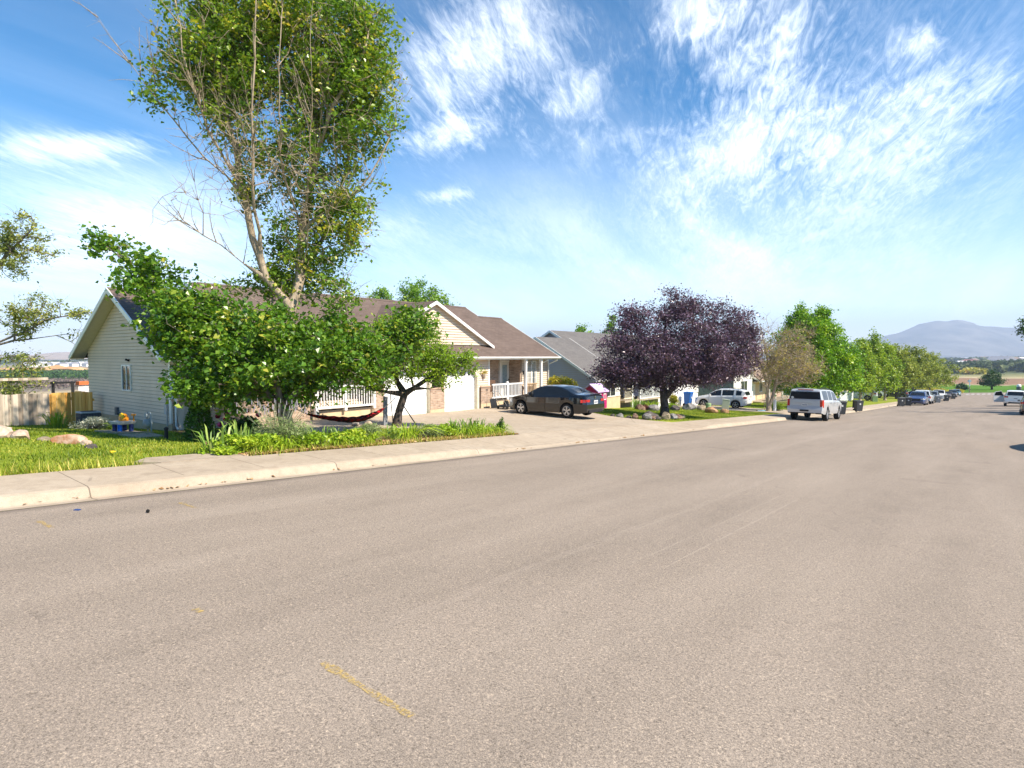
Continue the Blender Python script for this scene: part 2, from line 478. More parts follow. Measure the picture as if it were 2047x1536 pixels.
def asphalt_material():
    m = bpy.data.materials.new('asphalt'); k = NT(m)
    P = k.pos(); s = k.sep(P)
    stretch = k.comb(k.math('MULTIPLY', s[0], 1.0), k.math('MULTIPLY', s[1], .16), 0.0)
    n1 = k.noise(stretch, .8, 5, .6); n2 = k.noise(P, 1.6, 6, .7); n3 = k.noise(P, 58, 3, .75); n4 = k.noise(P, 130, 2, .8)
    base = k.ramp(n1, [(.26, (.204, .168, .136, 1)), (.5, (.256, .211, .171, 1)), (.74, (.306, .254, .207, 1))])
    base = k.mix(k.ramp(n2, [(.42, (0,0,0,1)), (.72, (.5,.5,.5,1))]), base, (.285, .232, .188, 1))
    agg = k.ramp(n3, [(.30, (.42,.41,.40,1)), (.43, (.90,.90,.90,1)), (.57, (1.05,1.05,1.05,1)), (.68, (1.60,1.56,1.48,1))])
    base = k.mix(1.0, base, agg, 'MULTIPLY')
    agg2 = k.ramp(n4, [(.34, (.58,.58,.58,1)), (.5, (1,1,1,1)), (.66, (1.42,1.41,1.37,1))])
    base = k.mix(1.0, base, agg2, 'MULTIPLY')
    # paler scrape marks running along the street
    sc = None
    for x0, wob, w, y0, y1, st in ((-2.5, .05, .014, 5.5, 10.5, .20), (-2.8, .06, .011, 5.4, 10.6, .18), (-3.45, .35, .06, 2.6, 14.8, .10), (-5.2, .4, .10, 8, 40, .06), (-1.2, .3, .10, 16, 60, .05), (-7.6, .3, .16, 3, 60, .05)):
        wx = k.math('ADD', s[0], k.math('MULTIPLY', k.math('SUBTRACT', k.noise(k.comb(0.0, k.math('MULTIPLY', s[1], .3), x0), 1.0, 2), .5), wob))
        d = k.math('ABSOLUTE', k.math('SUBTRACT', wx, x0))
        on = k.math('MULTIPLY', k.math('LESS_THAN', d, w), k.math('MULTIPLY', k.math('GREATER_THAN', s[1], y0), k.math('LESS_THAN', s[1], y1)))
        on = k.math('MULTIPLY', on, k.math('MULTIPLY', k.ramp(k.noise(k.comb(k.math('MULTIPLY', s[0], 8.0), s[1], 0.0), 3.0, 4), [(.38, 0), (.55, 1)]), st))
        sc = on if sc is None else k.math('ADD', sc, on)
    base = k.mix(sc, base, (.50, .42, .35, 1))
    # damp, dirty strip beside the gutter and oil drips
    edge = k.math('ADD', k.math('ABSOLUTE', k.math('SUBTRACT', s[0], KX-.0)), k.math('MULTIPLY', n2, .16))
    base = k.mix(k.ramp(edge, [(.10, (.6,.6,.6,1)), (.34, (0,0,0,1))]), base, (.105, .085, .070, 1))
    oil = k.ramp(k.noise(P, .9, 3), [(.66, (0,0,0,1)), (.74, (.35,.35,.35,1))])
    base = k.mix(oil, base, (.15, .12, .10, 1))
    vo = k.n('ShaderNodeTexVoronoi'); vo.feature = 'DISTANCE_TO_EDGE'; vo.inputs['Scale'].default_value = .11
    wv = k.t.nodes.new('ShaderNodeVectorMath'); wv.operation = 'ADD'
    cn = k.n('ShaderNodeTexNoise'); cn.inputs['Scale'].default_value = 1.1; cn.inputs['Detail'].default_value = 5
    k.l(P, cn.inputs['Vector']); k.l(P, wv.inputs[0]); k.l(cn.outputs['Color'], wv.inputs[1]); k.l(wv.outputs[0], vo.inputs['Vector'])
    crack = k.math('MULTIPLY', k.math('LESS_THAN', vo.outputs['Distance'], .0016), k.ramp(n2, [(.54, 0), (.64, .38)]))
    base = k.mix(crack, base, (.11, .09, .075, 1))
    wire_shade = k.math('LESS_THAN', k.math('ABSOLUTE', k.math('SUBTRACT', k.math('ADD', s[1], k.math('MULTIPLY', k.math('SUBTRACT', n2, .5), .25)), k.math('ADD', 42.1, k.math('MULTIPLY', s[0], .135)))), .045)  # thin shadow of a wire across the road, painted into the asphalt
    base = k.mix(k.math('MULTIPLY', wire_shade, .45), base, (.12, .098, .08, 1))
    skid = k.math('LESS_THAN', k.math('ADD', k.math('POWER', k.math('DIVIDE', k.math('ADD', s[0], 6.35), .62), 2.0), k.math('POWER', k.math('DIVIDE', k.math('SUBTRACT', k.math('SUBTRACT', s[1], 16.9), k.math('MULTIPLY', s[0], -.1)), .16), 2.0)), 1.0)
    base = k.mix(k.math('MULTIPLY', skid, .30), base, (.13, .105, .085, 1))
    h = k.math('ADD', k.math('MULTIPLY', n3, .7), k.math('MULTIPLY', n4, .3))
    k.done(k.bsdf(base, .88, .25, 0, k.bump(h, .55, .012)))
    return m
M['asphalt'] = asphalt_material()
ry = sym(list(np.arange(-40, 60, 2)) + list(np.arange(60, 240, 4)))
grid_sheet('road', [KX, -6, -3, 0, 3.3], [y for y in ry if y <= 224], zroad, M['asphalt'])
grid_sheet('cross_street', [-160, -80, -40, -20, -9.4, 3.3, 15, 40, 120], [211, 214, 218, 222, 225.5], lambda x, y: zroad(x, y)+.012-(.05 if y in (211, 225.5) else 0), M['asphalt'])

def concrete_material(name, joints=None, dirt=1.0):
    m = bpy.data.materials.new(name); k = NT(m)
    P = k.pos(); s = k.sep(P)
    n1 = k.noise(P, .7, 6, .65); n2 = k.noise(P, 5, 6, .7); n3 = k.noise(P, 90, 3)
    c = k.ramp(n1, [(.3, (.355, .285, .212, 1)), (.55, (.420, .345, .262, 1)), (.75, (.450, .378, .295, 1))])
    c = k.mix(k.ramp(n2, [(.44, (0,0,0,1)), (.72, (.6*dirt,.6*dirt,.6*dirt,1))]), c, (.28, .225, .165, 1))
    c = k.mix(1.0, c, k.ramp(n3, [(.3, (.86,.86,.86,1)), (.7, (1.08,1.08,1.08,1))]), 'MULTIPLY')
    st_ = k.ramp(k.noise(k.comb(k.math('MULTIPLY', s[0], 1.2), k.math('MULTIPLY', s[1], .35), 0.0), 2.4, 6, .7), [(.56, 0), (.70, .5)])
    c = k.mix(st_, c, (.23, .185, .14, 1))
    vo = k.n('ShaderNodeTexVoronoi'); vo.feature = 'DISTANCE_TO_EDGE'; vo.inputs['Scale'].default_value = .33; k.l(P, vo.inputs['Vector'])
    c = k.mix(k.math('MULTIPLY', k.math('LESS_THAN', vo.outputs['Distance'], .0045), k.ramp(n1, [(.5, 0), (.6, .5)])), c, (.12, .10, .08, 1))
    h = n3
    if joints:
        for coord, step, off, lo, hi, ax in joints:
            u = s[0] if coord == 'x' else s[1]; w = s[1] if coord == 'x' else s[0]
            fr = k.math('ABSOLUTE', k.math('SUBTRACT', k.math('FRACT', k.math('DIVIDE', k.math('SUBTRACT', u, off), step)), .5))
            on = k.math('GREATER_THAN', fr, .5-.009/step)
            on = k.math('MULTIPLY', on, k.math('MULTIPLY', k.math('GREATER_THAN', w, lo), k.math('LESS_THAN', w, hi)))
            c = k.mix(k.math('MULTIPLY', on, ax), c, (.075, .06, .045, 1))
    k.done(k.bsdf(c, .85, .2, 0, k.bump(h, .35, .006)))
    return m
M['pavement'] = concrete_material('pavement', [('y', 1.33, 2.72, -11.3, -9.95, .6), ('y', 3.99, 2.72, -9.96, -9.3, .7)])
M['concrete'] = concrete_material('concrete', [('y', 3.05, 17.4, -20.2, -12, .6), ('x', 2.9, -12.3, -30, 900, .6)])
M['slab'] = concrete_material('old_slab', None, 1.6)

# gutter, kerb and pavement: one poured strip with a real kerb step
prof = lambda Y: [(-9.40, .004), (-9.64, -.012), (-9.69, .0), (-9.75, kerb(Y)-.02), (-9.81, kerb(Y)), (-9.96, kerb(Y)+.006), (-11.20, .175), (-11.22, .02)]
ys = sym(list(np.arange(-40, 60, .6)) + list(np.arange(60, 212, 2.5)))
v = []; n = 8
for y in ys:
    for (x, h) in prof(y): v.append((x, y, g(y)+h))
idx = []
for j in range(len(ys)-1):
    for i in range(n-1): idx += [j*n+i+1, j*n+i, (j+1)*n+i, (j+1)*n+i+1]
o = np_mesh('pavement', np.array(v), 4, np.array(idx), M['pavement']); o['kind'] = 'structure'
prof2 = [(3.27, .004), (3.60, -.012), (3.66, .14), (3.75, .15), (6.0, .19), (6.02, .0)]
v = []; n = 6
for y in ys:
    for (x, h) in prof2: v.append((x, y, zroad(3.3, y)+h))
idx = []
for j in range(len(ys)-1):
    for i in range(n-1): idx += [j*n+i, j*n+i+1, (j+1)*n+i+1, (j+1)*n+i]
o = np_mesh('far_pavement', np.array(v), 4, np.array(idx), M['pavement']); o['kind'] = 'structure'

def draped(name, poly, material, lift=.03, thick=.14, step=.5, kind='structure', zf=None):
    """a slab with the given outline that follows the ground"""
    bm = bmesh.new()
    vs = [bm.verts.new((x, y, 0)) for x, y in poly]
    f = bm.faces.new(vs)
    if f.normal.z < 0: f.normal_flip()
    xs = [p[0] for p in poly]; yy = [p[1] for p in poly]
    for c in np.arange(min(xs)+step, max(xs), step):
        bmesh.ops.bisect_plane(bm, geom=bm.verts[:]+bm.edges[:]+bm.faces[:], plane_co=(c, 0, 0), plane_no=(1, 0, 0))
    for c in np.arange(min(yy)+step, max(yy), step):
        bmesh.ops.bisect_plane(bm, geom=bm.verts[:]+bm.edges[:]+bm.faces[:], plane_co=(0, c, 0), plane_no=(0, 1, 0))
    r = bmesh.ops.extrude_face_region(bm, geom=bm.faces[:])
    up = [e for e in r['geom'] if isinstance(e, bmesh.types.BMVert)]
    zf = zf or ground_noise
    ups = set(up)
    for vtx in bm.verts:
        vtx.co.z = zf(vtx.co.x, vtx.co.y)+(lift if vtx in ups else lift-thick)
    bmesh.ops.recalc_face_normals(bm, faces=bm.faces)
    me = bpy.data.meshes.new(name); bm.to_mesh(me); bm.free()
    me.materials.append(material)
    o = bpy.data.objects.new(name, me); link(o)
    if kind: o['kind'] = kind
    return o
def drive_z(X, Y):
    a = g(Y)+.16; b = lot(Y)+.0
    t = min(1, max(0, (WALK-X)/7.0)); t = t*t*(3-2*t)
    return max(a+(b-a)*t, ground_noise(X, Y)+.012)
draped('driveway', [(-11.21, 14.2), (-11.21, 25.0), (-14.2, 24.8), (-15.6, 25.4), (-18.0, 27.6), (-19.5, 28.4), (-20.1, 28.4), (-20.1, 10.2), (-16.8, 8.9), (-15.7, 9.7), (-15.6, 10.8), (-15.9, 12.2), (-15.2, 13.1), (-13.8, 13.7)], M['concrete'], .025, .2, .6, zf=drive_z)
draped('neighbour_driveway', [(-11.21, 43.4), (-11.21, 50.2), (-20.5, 50.4), (-20.5, 43.4), (-16.5, 43.0)], M['concrete'], .025, .2, .8, zf=drive_z)
draped('path', [(-11.21, 4.2), (-11.21, 5.75), (-11.9, 5.7), (-12.3, 5.2), (-12.2, 4.3), (-11.6, 3.9)], M['slab'], .055, .14, .4)
# ------------------------------------------------------------------ houses
def siding(mb, axis, plane, sgn, z0, z1, lo, hi, course=.115):
    """lapped boards on a wall; lo/hi give the wall's ends at each height"""
    if not callable(lo): a = lo; lo = lambda z: a
    if not callable(hi): b = hi; hi = lambda z: b
    P = (lambda u, d, z: (plane+sgn*d, u, z)) if axis == 'x' else (lambda u, d, z: (u, plane+sgn*d, z))
    z = z0
    while z < z1-.01:
        zt = min(z+course, z1)
        mb.quad(P(lo(z), .026, z), P(hi(z), .026, z), P(hi(zt), .003, zt), P(lo(zt), .003, zt))
        mb.quad(P(lo(z), .028, z-.001), P(hi(z), .028, z-.001), P(hi(z), .0265, z+.013), P(lo(z), .0265, z+.013), m=1)  # dark lip on each course: the lap's shadow line put into the colour
        mb.quad(P(lo(z), .0, z), P(hi(z), .0, z), P(hi(z), .026, z), P(lo(z), .026, z))
        z = zt
    # the sheathing behind
    mb.quad(P(lo(z0), -.004, z0), P(hi(z0), -.004, z0), P(hi(z1), -.004, z1), P(lo(z1), -.004, z1))

def window(parent, axis, plane, sgn, u0, u1, z0, z1, mull=(), rails=(), grid=None, curtain=None, name='window', fw=.055):
    """frame proud of the wall, pane set back in it"""
    def B(mb, a, b, c, d, d0, d1):
        lo, hi = sorted((plane+sgn*d0, plane+sgn*d1))
        if axis == 'x': mb.box(lo, hi, a, b, c, d)
        else: mb.box(a, b, lo, hi, c, d)
    f = MB()
    B(f, u0-fw, u0, z0-fw, z1+fw, .0, .062); B(f, u1, u1+fw, z0-fw, z1+fw, .0, .062)
    B(f, u0, u1, z1, z1+fw, .0, .062); B(f, u0, u1, z0-fw, z0, .0, .072)
    for t in mull:
        c = u0+(u1-u0)*t; B(f, c-.022, c+.022, z0, z1, .0, .055)
    for t in rails:
        c = z0+(z1-z0)*t; B(f, u0, u1, c-.02, c+.02, .0, .053)
    if grid:
        for i in range(1, grid[0]):
            c = u0+(u1-u0)*i/grid[0]; B(f, c-.008, c+.008, z0, z1, .02, .042)
        for i in range(1, grid[1]):
            c = z0+(z1-z0)*i/grid[1]; B(f, u0, u1, c-.008, c+.008, .02, .041)
    w = f.build(name, M['white_trim'], parent)
    p = MB(); B(p, u0, u1, z0, z1, .002, .034)
    p.build('pane', M['glass'] if curtain is None else curtain, w)
    return w

def railing(parent, axis, plane, u0, u1, z0, z1, post_at=(), post_z=None, spacing=.125, material=None, t=.03, name='railing', slope=0.0):
    material = material or M['white_rail']
    f = MB()
    def B(a, b, c, d, h):
        if axis == 'x': f.box(plane-h, plane+h, a, b, c, d)
        else: f.box(a, b, plane-h, plane+h, c, d)
    B(u0, u1, z1-.07, z1, .04); B(u0, u1, z0, z0+.07, .03)
    u = u0+spacing
    while u < u1-.03:
        B(u-t/2, u+t/2, z0+.07, z1-.07, .018); u += spacing
    o = f.build(name, material, parent)
    for c in post_at:
        q = MB()
        pz = post_z if post_z is not None else z0-.15
        if axis == 'x':
            q.box(plane-.055, plane+.055, c-.055, c+.055, pz, z1+.05); q.taper(plane, c, z1+.05, z1+.10, .068, .068, .02, .02)
        else:
            q.box(c-.055, c+.055, plane-.055, plane+.055, pz, z1+.05); q.taper(c, plane, z1+.05, z1+.10, .068, .068, .02, .02)
        q.build('rail_post', material, o)
    return o

def slab_quad(mb, a, b, c, d, t):
    """a sloping slab: four top corners and a thickness downwards"""
    A = [Vector(p) for p in (a, b, c, d)]
    lo = [p-Vector((0, 0, t)) for p in A]
    mb.hexa([tuple(p) for p in lo]+[tuple(p) for p in A])

def downspout(parent, x, y, ztop, zbot, out, kick=(.25, 0)):
    """gutter outlet elbow, pipe on the wall, kick-out at the foot"""
    f = MB()
    f.tube([(x+out[0], y+out[1], ztop), (x+out[0], y+out[1], ztop-.10), (x, y, ztop-.36), (x, y, zbot+.15), (x+kick[0], y+kick[1], zbot+.04)], .04, 8)
    return f.build('downspout', M['white_trim'], parent, smooth=50)

EZ = 1.80; SL = .54               # eave height and pitch of the brown roof
def main_house():
    h = thing('duplex_house', 'long low cream-sided duplex with brown shingle roof and twin white garage doors', 'house', (0, 0, 0))
    XF, XE = -20.1, -19.62
    yl, yr = 7.86, 28.40
    zr = lambda x: EZ+SL*(XE-x)
    # --- gable end wall facing up the street
    w = MB()
    XR = -27.75; xm = -24.0
    base = lambda x: -.50-.35*(XF-x)/7.6
    top = lambda x: (zr(x) if x > xm else EZ+SL*(x-(2*xm-XE)))-.10
    z = -.36
    siding(w, 'y', yl, -1, -.36, EZ-.0, XR, XF)
    half = lambda zz: max(0.02, (zr(xm)-.12-zz)/SL)
    siding(w, 'y', yl, -1, EZ, zr(xm)-.14, lambda zz: max(XR, xm-half(zz)), lambda zz: min(XF, xm+half(zz)))
    # front wall left room, siding above brick
    siding(w, 'x', XF, 1, .46, EZ-.02, yl, 12.75)
    siding(w, 'x', XF, 1, .26, EZ-.02, 22.05, 22.95)     # strip right of the right garage door
    siding(w, 'x', XF, 1, 1.30, EZ-.02, 15.65, 22.06)    # above the garage doors
    siding(w, 'x', -20.3, 1, -.55, EZ-.02, 25.9, yr)     # right-hand room
    siding(w, 'y', yr, 1, -.7, EZ, -27.7, -20.3)
    siding(w, 'x', -21.2, 1, -.3, EZ-.02, 12.7, 15.7)    # back of the left porch
    w.box(XR+.02, XF-.02, yl+.02, 12.7, -1.2, EZ-.03)
    w.box(-29.9, -21.3, 10.9, 26.3, -1.2, EZ-.03)
    w.box(-27.7, -21.3, 26.3, yr-.02, -1.2, EZ-.03)
    w.box(-21.3, -20.32, 25.92, yr-.02, -1.2, EZ-.04)
    w.build('wall', M['siding'], h)
    # corner boards
    c = MB()
    c.box(XF-.02, XF+.03, yl-.03, yl+.09, -.3, EZ-.08); c.box(XF-.10, XF-.02, yl-.03, yl+.0, -.3, EZ-.08)
    c.box(-20.3, -20.27, yr-.09, yr+.02, -.55, EZ-.08)
    c.box(XF, XF+.03, 22.90, 22.99, .26, EZ-.08)
    c.split('corner_board', M['white_trim'], h)
    # foundation
    f = MB()
    f.box(XR, XF+.01, yl-.012, yl+.3, -1.4, -.36)
    f.box(XF-.4, XF+.012, 12.75, 15.7, -1.0, -.28)       # left porch base
    f.box(XF-.4, XF+.015, 22.95, 26.0, -1.3, -.42)
    f.box(-20.6, -20.27, 26.0, yr, -1.4, -.55)
    f.split('foundation', M['stucco'], h)
    # brick
    b = MB()
    b.box(XF-.1, XF+.06, yl+.02, 12.75, -.95, .40)
    b.box(XF-.3, XF+.06, 15.68, 16.22, -.55, .30)
    b.box(XF-.3, XF+.06, 18.86, 19.76, -.62, .30)
    b.box(XF-.3, XF+.06, 22.30, 22.98, -.55, .27)
    b.box(-21.5, -21.2, 22.9, 26.0, -.5, EZ-.05)
    b.box(-21.2, -20.34, 25.82, 25.90, -.5, EZ-.05)
    b.split('brick_wall', M['brick'], h)
    cap = MB()
    cap.box(XF-.1, XF+.09, yl-.02, 12.75, .40, .47)
    for a, d, z0 in ((15.66, 16.24, .30), (18.84, 19.78, .30), (22.28, 23.0, .27)): cap.box(XF-.1, XF+.09, a, d, z0, z0+.06)
    cap.split('brick_cap', mat('brick_cap', (.50, .34, .24, 1), .8, .2), h)
    fb = MB()
    for a, d, z0 in ((15.68, 16.22, -.55), (18.86, 19.76, -.62), (22.30, 22.98, -.55)): fb.box(XF-.3, XF+.05, a+.003, d-.003, -1.2, z0)
    fb.split('pillar_base', M['stucco'], h)
    # garage doors with clipped upper corners
    for k, (a, d, zb, zt) in enumerate(((16.24, 18.84, -.80, 1.22), (19.78, 22.06, -.84, 1.22))):
        gd = MB(); n = 5
        for i in range(n):
            z0 = zb+(zt-zb)*i/n; z1 = zb+(zt-zb)*(i+1)/n
            gd.box(XF-.22, XF-.17, a, d, z0+.004, z1-.004)
            for j in range(4):
                ya = a+(d-a)*(j+.12)/4; yb = a+(d-a)*(j+.88)/4
                if i < n-1: gd.box(XF-.172, XF-.160, ya, yb, z0+.09, z1-.09)
        gd.box(XF-.30, XF-.215, a, d, zb, zt)
        G = gd.build('garage_door', M['garage'], h)
        pn = MB()
        for j in range(4):
            ya = a+(d-a)*(j+.14)/4; yb = a+(d-a)*(j+.86)/4
            pn.box(XF-.172, XF-.156, ya, yb, zb+(zt-zb)*.83, zb+(zt-zb)*.97)
        pn.build('pane', M['glass'], G)
        # sunburst inserts in the top lights
        sb = MB()
        for j in range(4):
            ya = a+(d-a)*(j+.14)/4; yb = a+(d-a)*(j+.86)/4; ym = (ya+yb)/2; z0 = zb+(zt-zb)*.83; z1 = zb+(zt-zb)*.97
            for q in (-.9, -.45, 0, .45, .9): sb.bar((XF-.154, ym, z0), (XF-.154, ym+q*(yb-ya)/2, z1), .012)
        sb.split('sunburst_grille', M['garage'], G)
        j = MB()     # jambs, head and the clipped corners
        j.box(XF-.22, XF+.025, d, d+.13, zb, zt+.12); j.box(XF-.22, XF+.025, a-.02, a, zb, zt+.12)
        j.box(XF-.22, XF+.02, a, d, zt, zt+.09)
        for s, e in ((a, 1), (d, -1)):
            j.prism([(s, zt), (s+e*.42, zt), (s+e*.30, zt-.10), (s+e*.12, zt-.24), (s, zt-.42)], 'x', XF-.15, XF+.018)
        j.build('garage_trim', mat('almond_trim', (.66, .58, .45, 1), .6, .3), h)
    # roof slabs: front slope, rear slopes, hipped by section
    r = MB(); t = .06
    y0, y1 = 7.41, 28.56
    def sec(a, d, xr):
        z_ = zr(xr); xb = 2*xr-XE
        slab_quad(r, (XE, a, EZ), (XE, d, EZ), (xr, d, z_), (xr, a, z_), t)
        slab_quad(r, (xr, a, z_), (xr, d, z_), (xb, d, EZ), (xb, a, EZ), t)
    sec(y0, 10.9, -24.0); sec(10.9, 26.5, -25.1); sec(26.5, y1, -24.0)
    # front gable over the garages
    yc, hw, xg = 19.62, 3.95, -20.62
    zb = zr(xg)+.03; za = zb+hw*.50
    xi = XE-(za-EZ)/SL
    for s in (-1, 1):
        ye = yc+s*(hw+.12); ze = zb-.06
        xe = XE-(ze-EZ)/SL
        slab_quad(r, (xg+.22, ye, ze+.05), (xe-.05, ye, ze+.05), (xi-.1, yc, za+.05), (xg+.22, yc, za+.05), .05)
    ro = r.build('roof', M['roof'], h)
    rc = MB()
    for a, d, xr in ((y0, 10.9, -24.0), (10.9, 26.5, -25.1), (26.5, y1, -24.0)):
        rc.prism([(xr-.15, zr(xr)-.06), (xr, zr(xr)+.03), (xr+.15, zr(xr)-.06)], 'y', a, d)
    rc.build('ridge_cap', M['roof'], ro)
    # gable face and its white rake boards
    gw = MB()
    siding(gw, 'x', xg, 1, zb, za-.02, lambda z: yc-(za-z)/.50, lambda z: yc+(za-z)/.50, .125)
    gw.build('gable_wall', M['siding'], h)
    rk = MB()
    for s in (-1, 1):
        p = [(yc, za+.045), (yc+s*(hw+.14), zb-.03), (yc+s*(hw+.14), zb-.17), (yc, za-.11)]
        rk.prism(p if s > 0 else p[::-1], 'x', xg+.20, xg+.245)
        q = [(yc, za-.005), (yc+s*(hw+.02), zb-.02), (yc+s*(hw+.02), zb-.05), (yc, za-.035)]
        rk.prism(q, 'x', xg+.02, xg+.20)
    # left gable end rakes, mid section gable ends, right end rakes
    def rake(y, xr, s, d=.035, hgt=.17, x1=XE):
        z_ = zr(xr); xb = 2*xr-XE
        for xa in (x1, xb):
            ze = zr(xa) if xa > xr else EZ
            p = [(xr, z_+.01), (xa, ze+.01), (xa, ze-hgt), (xr, z_-hgt)]
            rk.prism(p, 'y', y, y+s*d)
    rake(y0, -24.0, -1); rake(y1, -24.0, 1); rake(10.9-.4, -25.1, -1, x1=-24.05); rake(26.5+.02, -25.1, 1, .03, x1=-24.1)
    rk.split('rake_board', M['white_trim'], h)
    # upper triangle of the mid section where it stands above the lower ends
    tr = MB()
    for y, s in ((10.86, -1), (26.52, 1)):
        tr.prism([(-30.0, EZ), (-21.0, EZ), (-25.1, zr(-25.1)-.1)], 'y', y-.02, y+.02)
    tr.split('upper_gable', M['siding'], h)
    # the mid section's roof overhang at its left end
    ov = MB()
    slab_quad(ov, (-24.02, 10.48, zr(-24.02)), (-24.02, 10.9, zr(-24.02)), (-25.1, 10.9, zr(-25.1)), (-25.1, 10.48, zr(-25.1)), .06)
    slab_quad(ov, (-25.1, 10.48, zr(-25.1)), (-25.1, 10.9, zr(-25.1)), (-30.58, 10.9, EZ), (-30.58, 10.48, EZ), .06)
    ov.build('roof_overhang', M['roof'], ro)
    # soffits
    s = MB()
    s.box(XF-.02, XE-.06, y0+.03, y1-.03, EZ-.13, EZ-.10)
    for xa, xb_ in ((XE-.05, -24.0), (-28.34, -24.0)):
        z_a, z_b = EZ-.07, zr(-24.0)-.07
        slab_quad(s, (xa, y0+.02, z_a), (xa, yl+.02, z_a), (xb_, yl+.02, z_b), (xb_, y0+.02, z_b), .025)
    s.box(-21.2, XF, 22.9, 26.0, EZ-.12, EZ-.09); s.box(-21.2, XF, 12.75, 15.7, EZ-.12, EZ-.09)
    s.box(-28.3, XR+.02, y0+.03, 10.9, EZ-.14, EZ-.10)
    s.build('soffit', M['soffit'], h)
    # gutter
    gt = MB()
    gprof = [(XE-.03, EZ-.015), (XE+.085, EZ-.015), (XE+.095, EZ-.06), (XE+.06, EZ-.11), (XE-.03, EZ-.125)]
    gt.prism(gprof, 'y', y0-.02, y1+.06)
    gt.box(XE-.06, XE-.03, y0, y1, EZ-.16, EZ-.012)
    gt.build('gutter', M['white_trim'], h)
    downspout(h, XF+.09, yl+.10, EZ-.1, -.52, (.42, 0), (.22, -.03))
    downspout(h, -20.21, yr-.1, EZ-.1, -1.0, (.55, .1), (.2, .02))
    downspout(h, -20.2, 27.4, EZ-.1, EZ-.7, (.52, .1), (-.02, 0))
    # windows
    dark = mat('blind_dark', (.05, .055, .06, 1), .3, .5)
    window(h, 'y', yl, -1, -24.05, -23.32, .64, 1.46, mull=(.5,), fw=.05)
    window(h, 'x', XF, 1, 9.6, 11.4, .62, 1.42, mull=(.5,), fw=.05)
    cur = mat('sheer_curtain', (.36, .35, .32, 1), .35, .6, vary=.3, scale=5)
    window(h, 'x', -20.3, 1, 26.12, 27.12, .32, 1.50, mull=(.62,), grid=(3, 4), curtain=cur)
    window(h, 'x', -21.2, 1, 22.92, 23.18, .55, 1.5, fw=.04)
    window(h, 'x', -21.2, 1, 13.2, 14.3, .45, 1.4, mull=(.5,))
    # louvred gable vent
    vb = MB(); vb.box(-24.16, -23.84, yl-.05, yl-.02, 3.34, 3.80)
    V = vb.build('gable_vent', M['white_trim'], h)
    vs = MB()
    for i in range(7): vs.box(-24.13, -23.87, yl-.062, yl-.048, 3.37+i*.06, 3.405+i*.06)
    vs.build('louvre', mat('louvre_grey', (.40, .40, .40, 1), .6), V)
    # floodlight on the gable wall
    fl = MB(); fl.box(-23.50, -23.42, yl-.05, yl-.016, 1.62, 1.70); fl.tube([(-23.46, yl-.05, 1.66), (-23.46, yl-.13, 1.70)], [.03, .045], 8)
    fl.build('floodlight', M['dark'], h)
    # service box on the gable wall by the downspout
    mb = MB(); mb.box(-20.42, -20.28, yl-.09, yl-.016, -.02, .30); mb.box(-20.37, -20.33, yl-.05, yl-.017, -.40, -.02)
    mb.build('meter_box', mat('box_grey', (.45, .46, .47, 1), .5), h)
    bx = MB(); bx.box(-24.75, -24.55, yl-.10, yl-.016, -.30, -.03); bx.tube([(-24.55, yl-.05, -.2), (-24.2, yl-.06, -.22), (-24.1, yl-.06, -.32), (-24.1, yl-.06, -.5)], .025, 6)
    bx.box(-24.18, -24.04, yl-.07, yl-.016, -.5, -.35)
    bx.build('disconnect_box', mat('box_dark', (.12, .13, .14, 1), .5), h)
    # front door
    d = MB(); d.box(-21.19, -21.13, 25.12, 25.86, -.42, 1.50)
    D = d.build('front_door', mat('door_white', (.66, .64, .58, 1), .45, vary=.03), h)
    dt = MB(); dt.box(-21.2, -21.10, 25.03, 25.12, -.42, 1.60); dt.box(-21.2, -21.10, 25.86, 25.95 if False else 25.81+.08, -.42, 1.60); dt.box(-21.2, -21.10, 25.12, 25.86, 1.50, 1.60)
    dt.build('door_frame', M['white_trim'], D)
    dg = MB(); dg.box(-21.135, -21.118, 25.26, 25.64, .36, 1.34); dg.build('pane', M['door_glass'], D)
    dh = MB(); dh.tube([(-21.12, 25.76, .40), (-21.05, 25.76, .40)], .035, 8); dh.tube([(-21.12, 25.76, .52), (-21.07, 25.76, .52)], .03, 8)
    dh.split('handle', M['dark'], D)
    # porch decks, posts and rails
    p = MB()
    p.box(-21.2, XF+.03, 22.98, 25.95, -.50, -.42); p.box(-21.2, XF+.03, 12.75, 15.66, -.36, -.28)
    p.box(XF+.0, XF+.32, 25.3, 26.2, -1.1, -.68); p.box(XF+.32, XF+.64, 25.3, 26.2, -1.2, -.88)
    p.split('porch_floor', M['slab'], h)
    for y in (25.62, 27.02):
        q = MB(); q.box(-19.86, -19.74, y-.06, y+.06, -.75 if y > 26 else -.66, EZ-.12); q.box(-19.88, -19.72, y-.075, y+.075, EZ-.34, EZ-.12)
        q.build('porch_post', M['white_trim'], h)
    q = MB(); q.box(-19.86, -19.74, 12.74, 12.86, -.45, EZ-.12); q.build('porch_post', M['white_trim'], h)
    railing(h, 'x', -19.95, 23.0, 25.55, -.33, .40, post_at=(24.25,), post_z=-.45, spacing=.12)
    railing(h, 'x', -19.95, 12.86, 15.64, -.20, .66, post_at=(14.2, 15.60), post_z=-.32, spacing=.125)
    railing(h, 'x', -20.05, 25.9, 26.95, -.55, .33, post_at=(25.98,), post_z=-.75, spacing=.14, material=M['wood_brown'], t=.045)
    # hanging porch light and house lantern
    L = MB(); L.lathe([(.015, .12), (.05, .10), (.055, .02), (.075, .0), (.07, -.09), (.03, -.11)], 10, (-20.05, 26.5, EZ-.32))
    L.build('porch_light', M['metal'], h, smooth=40)
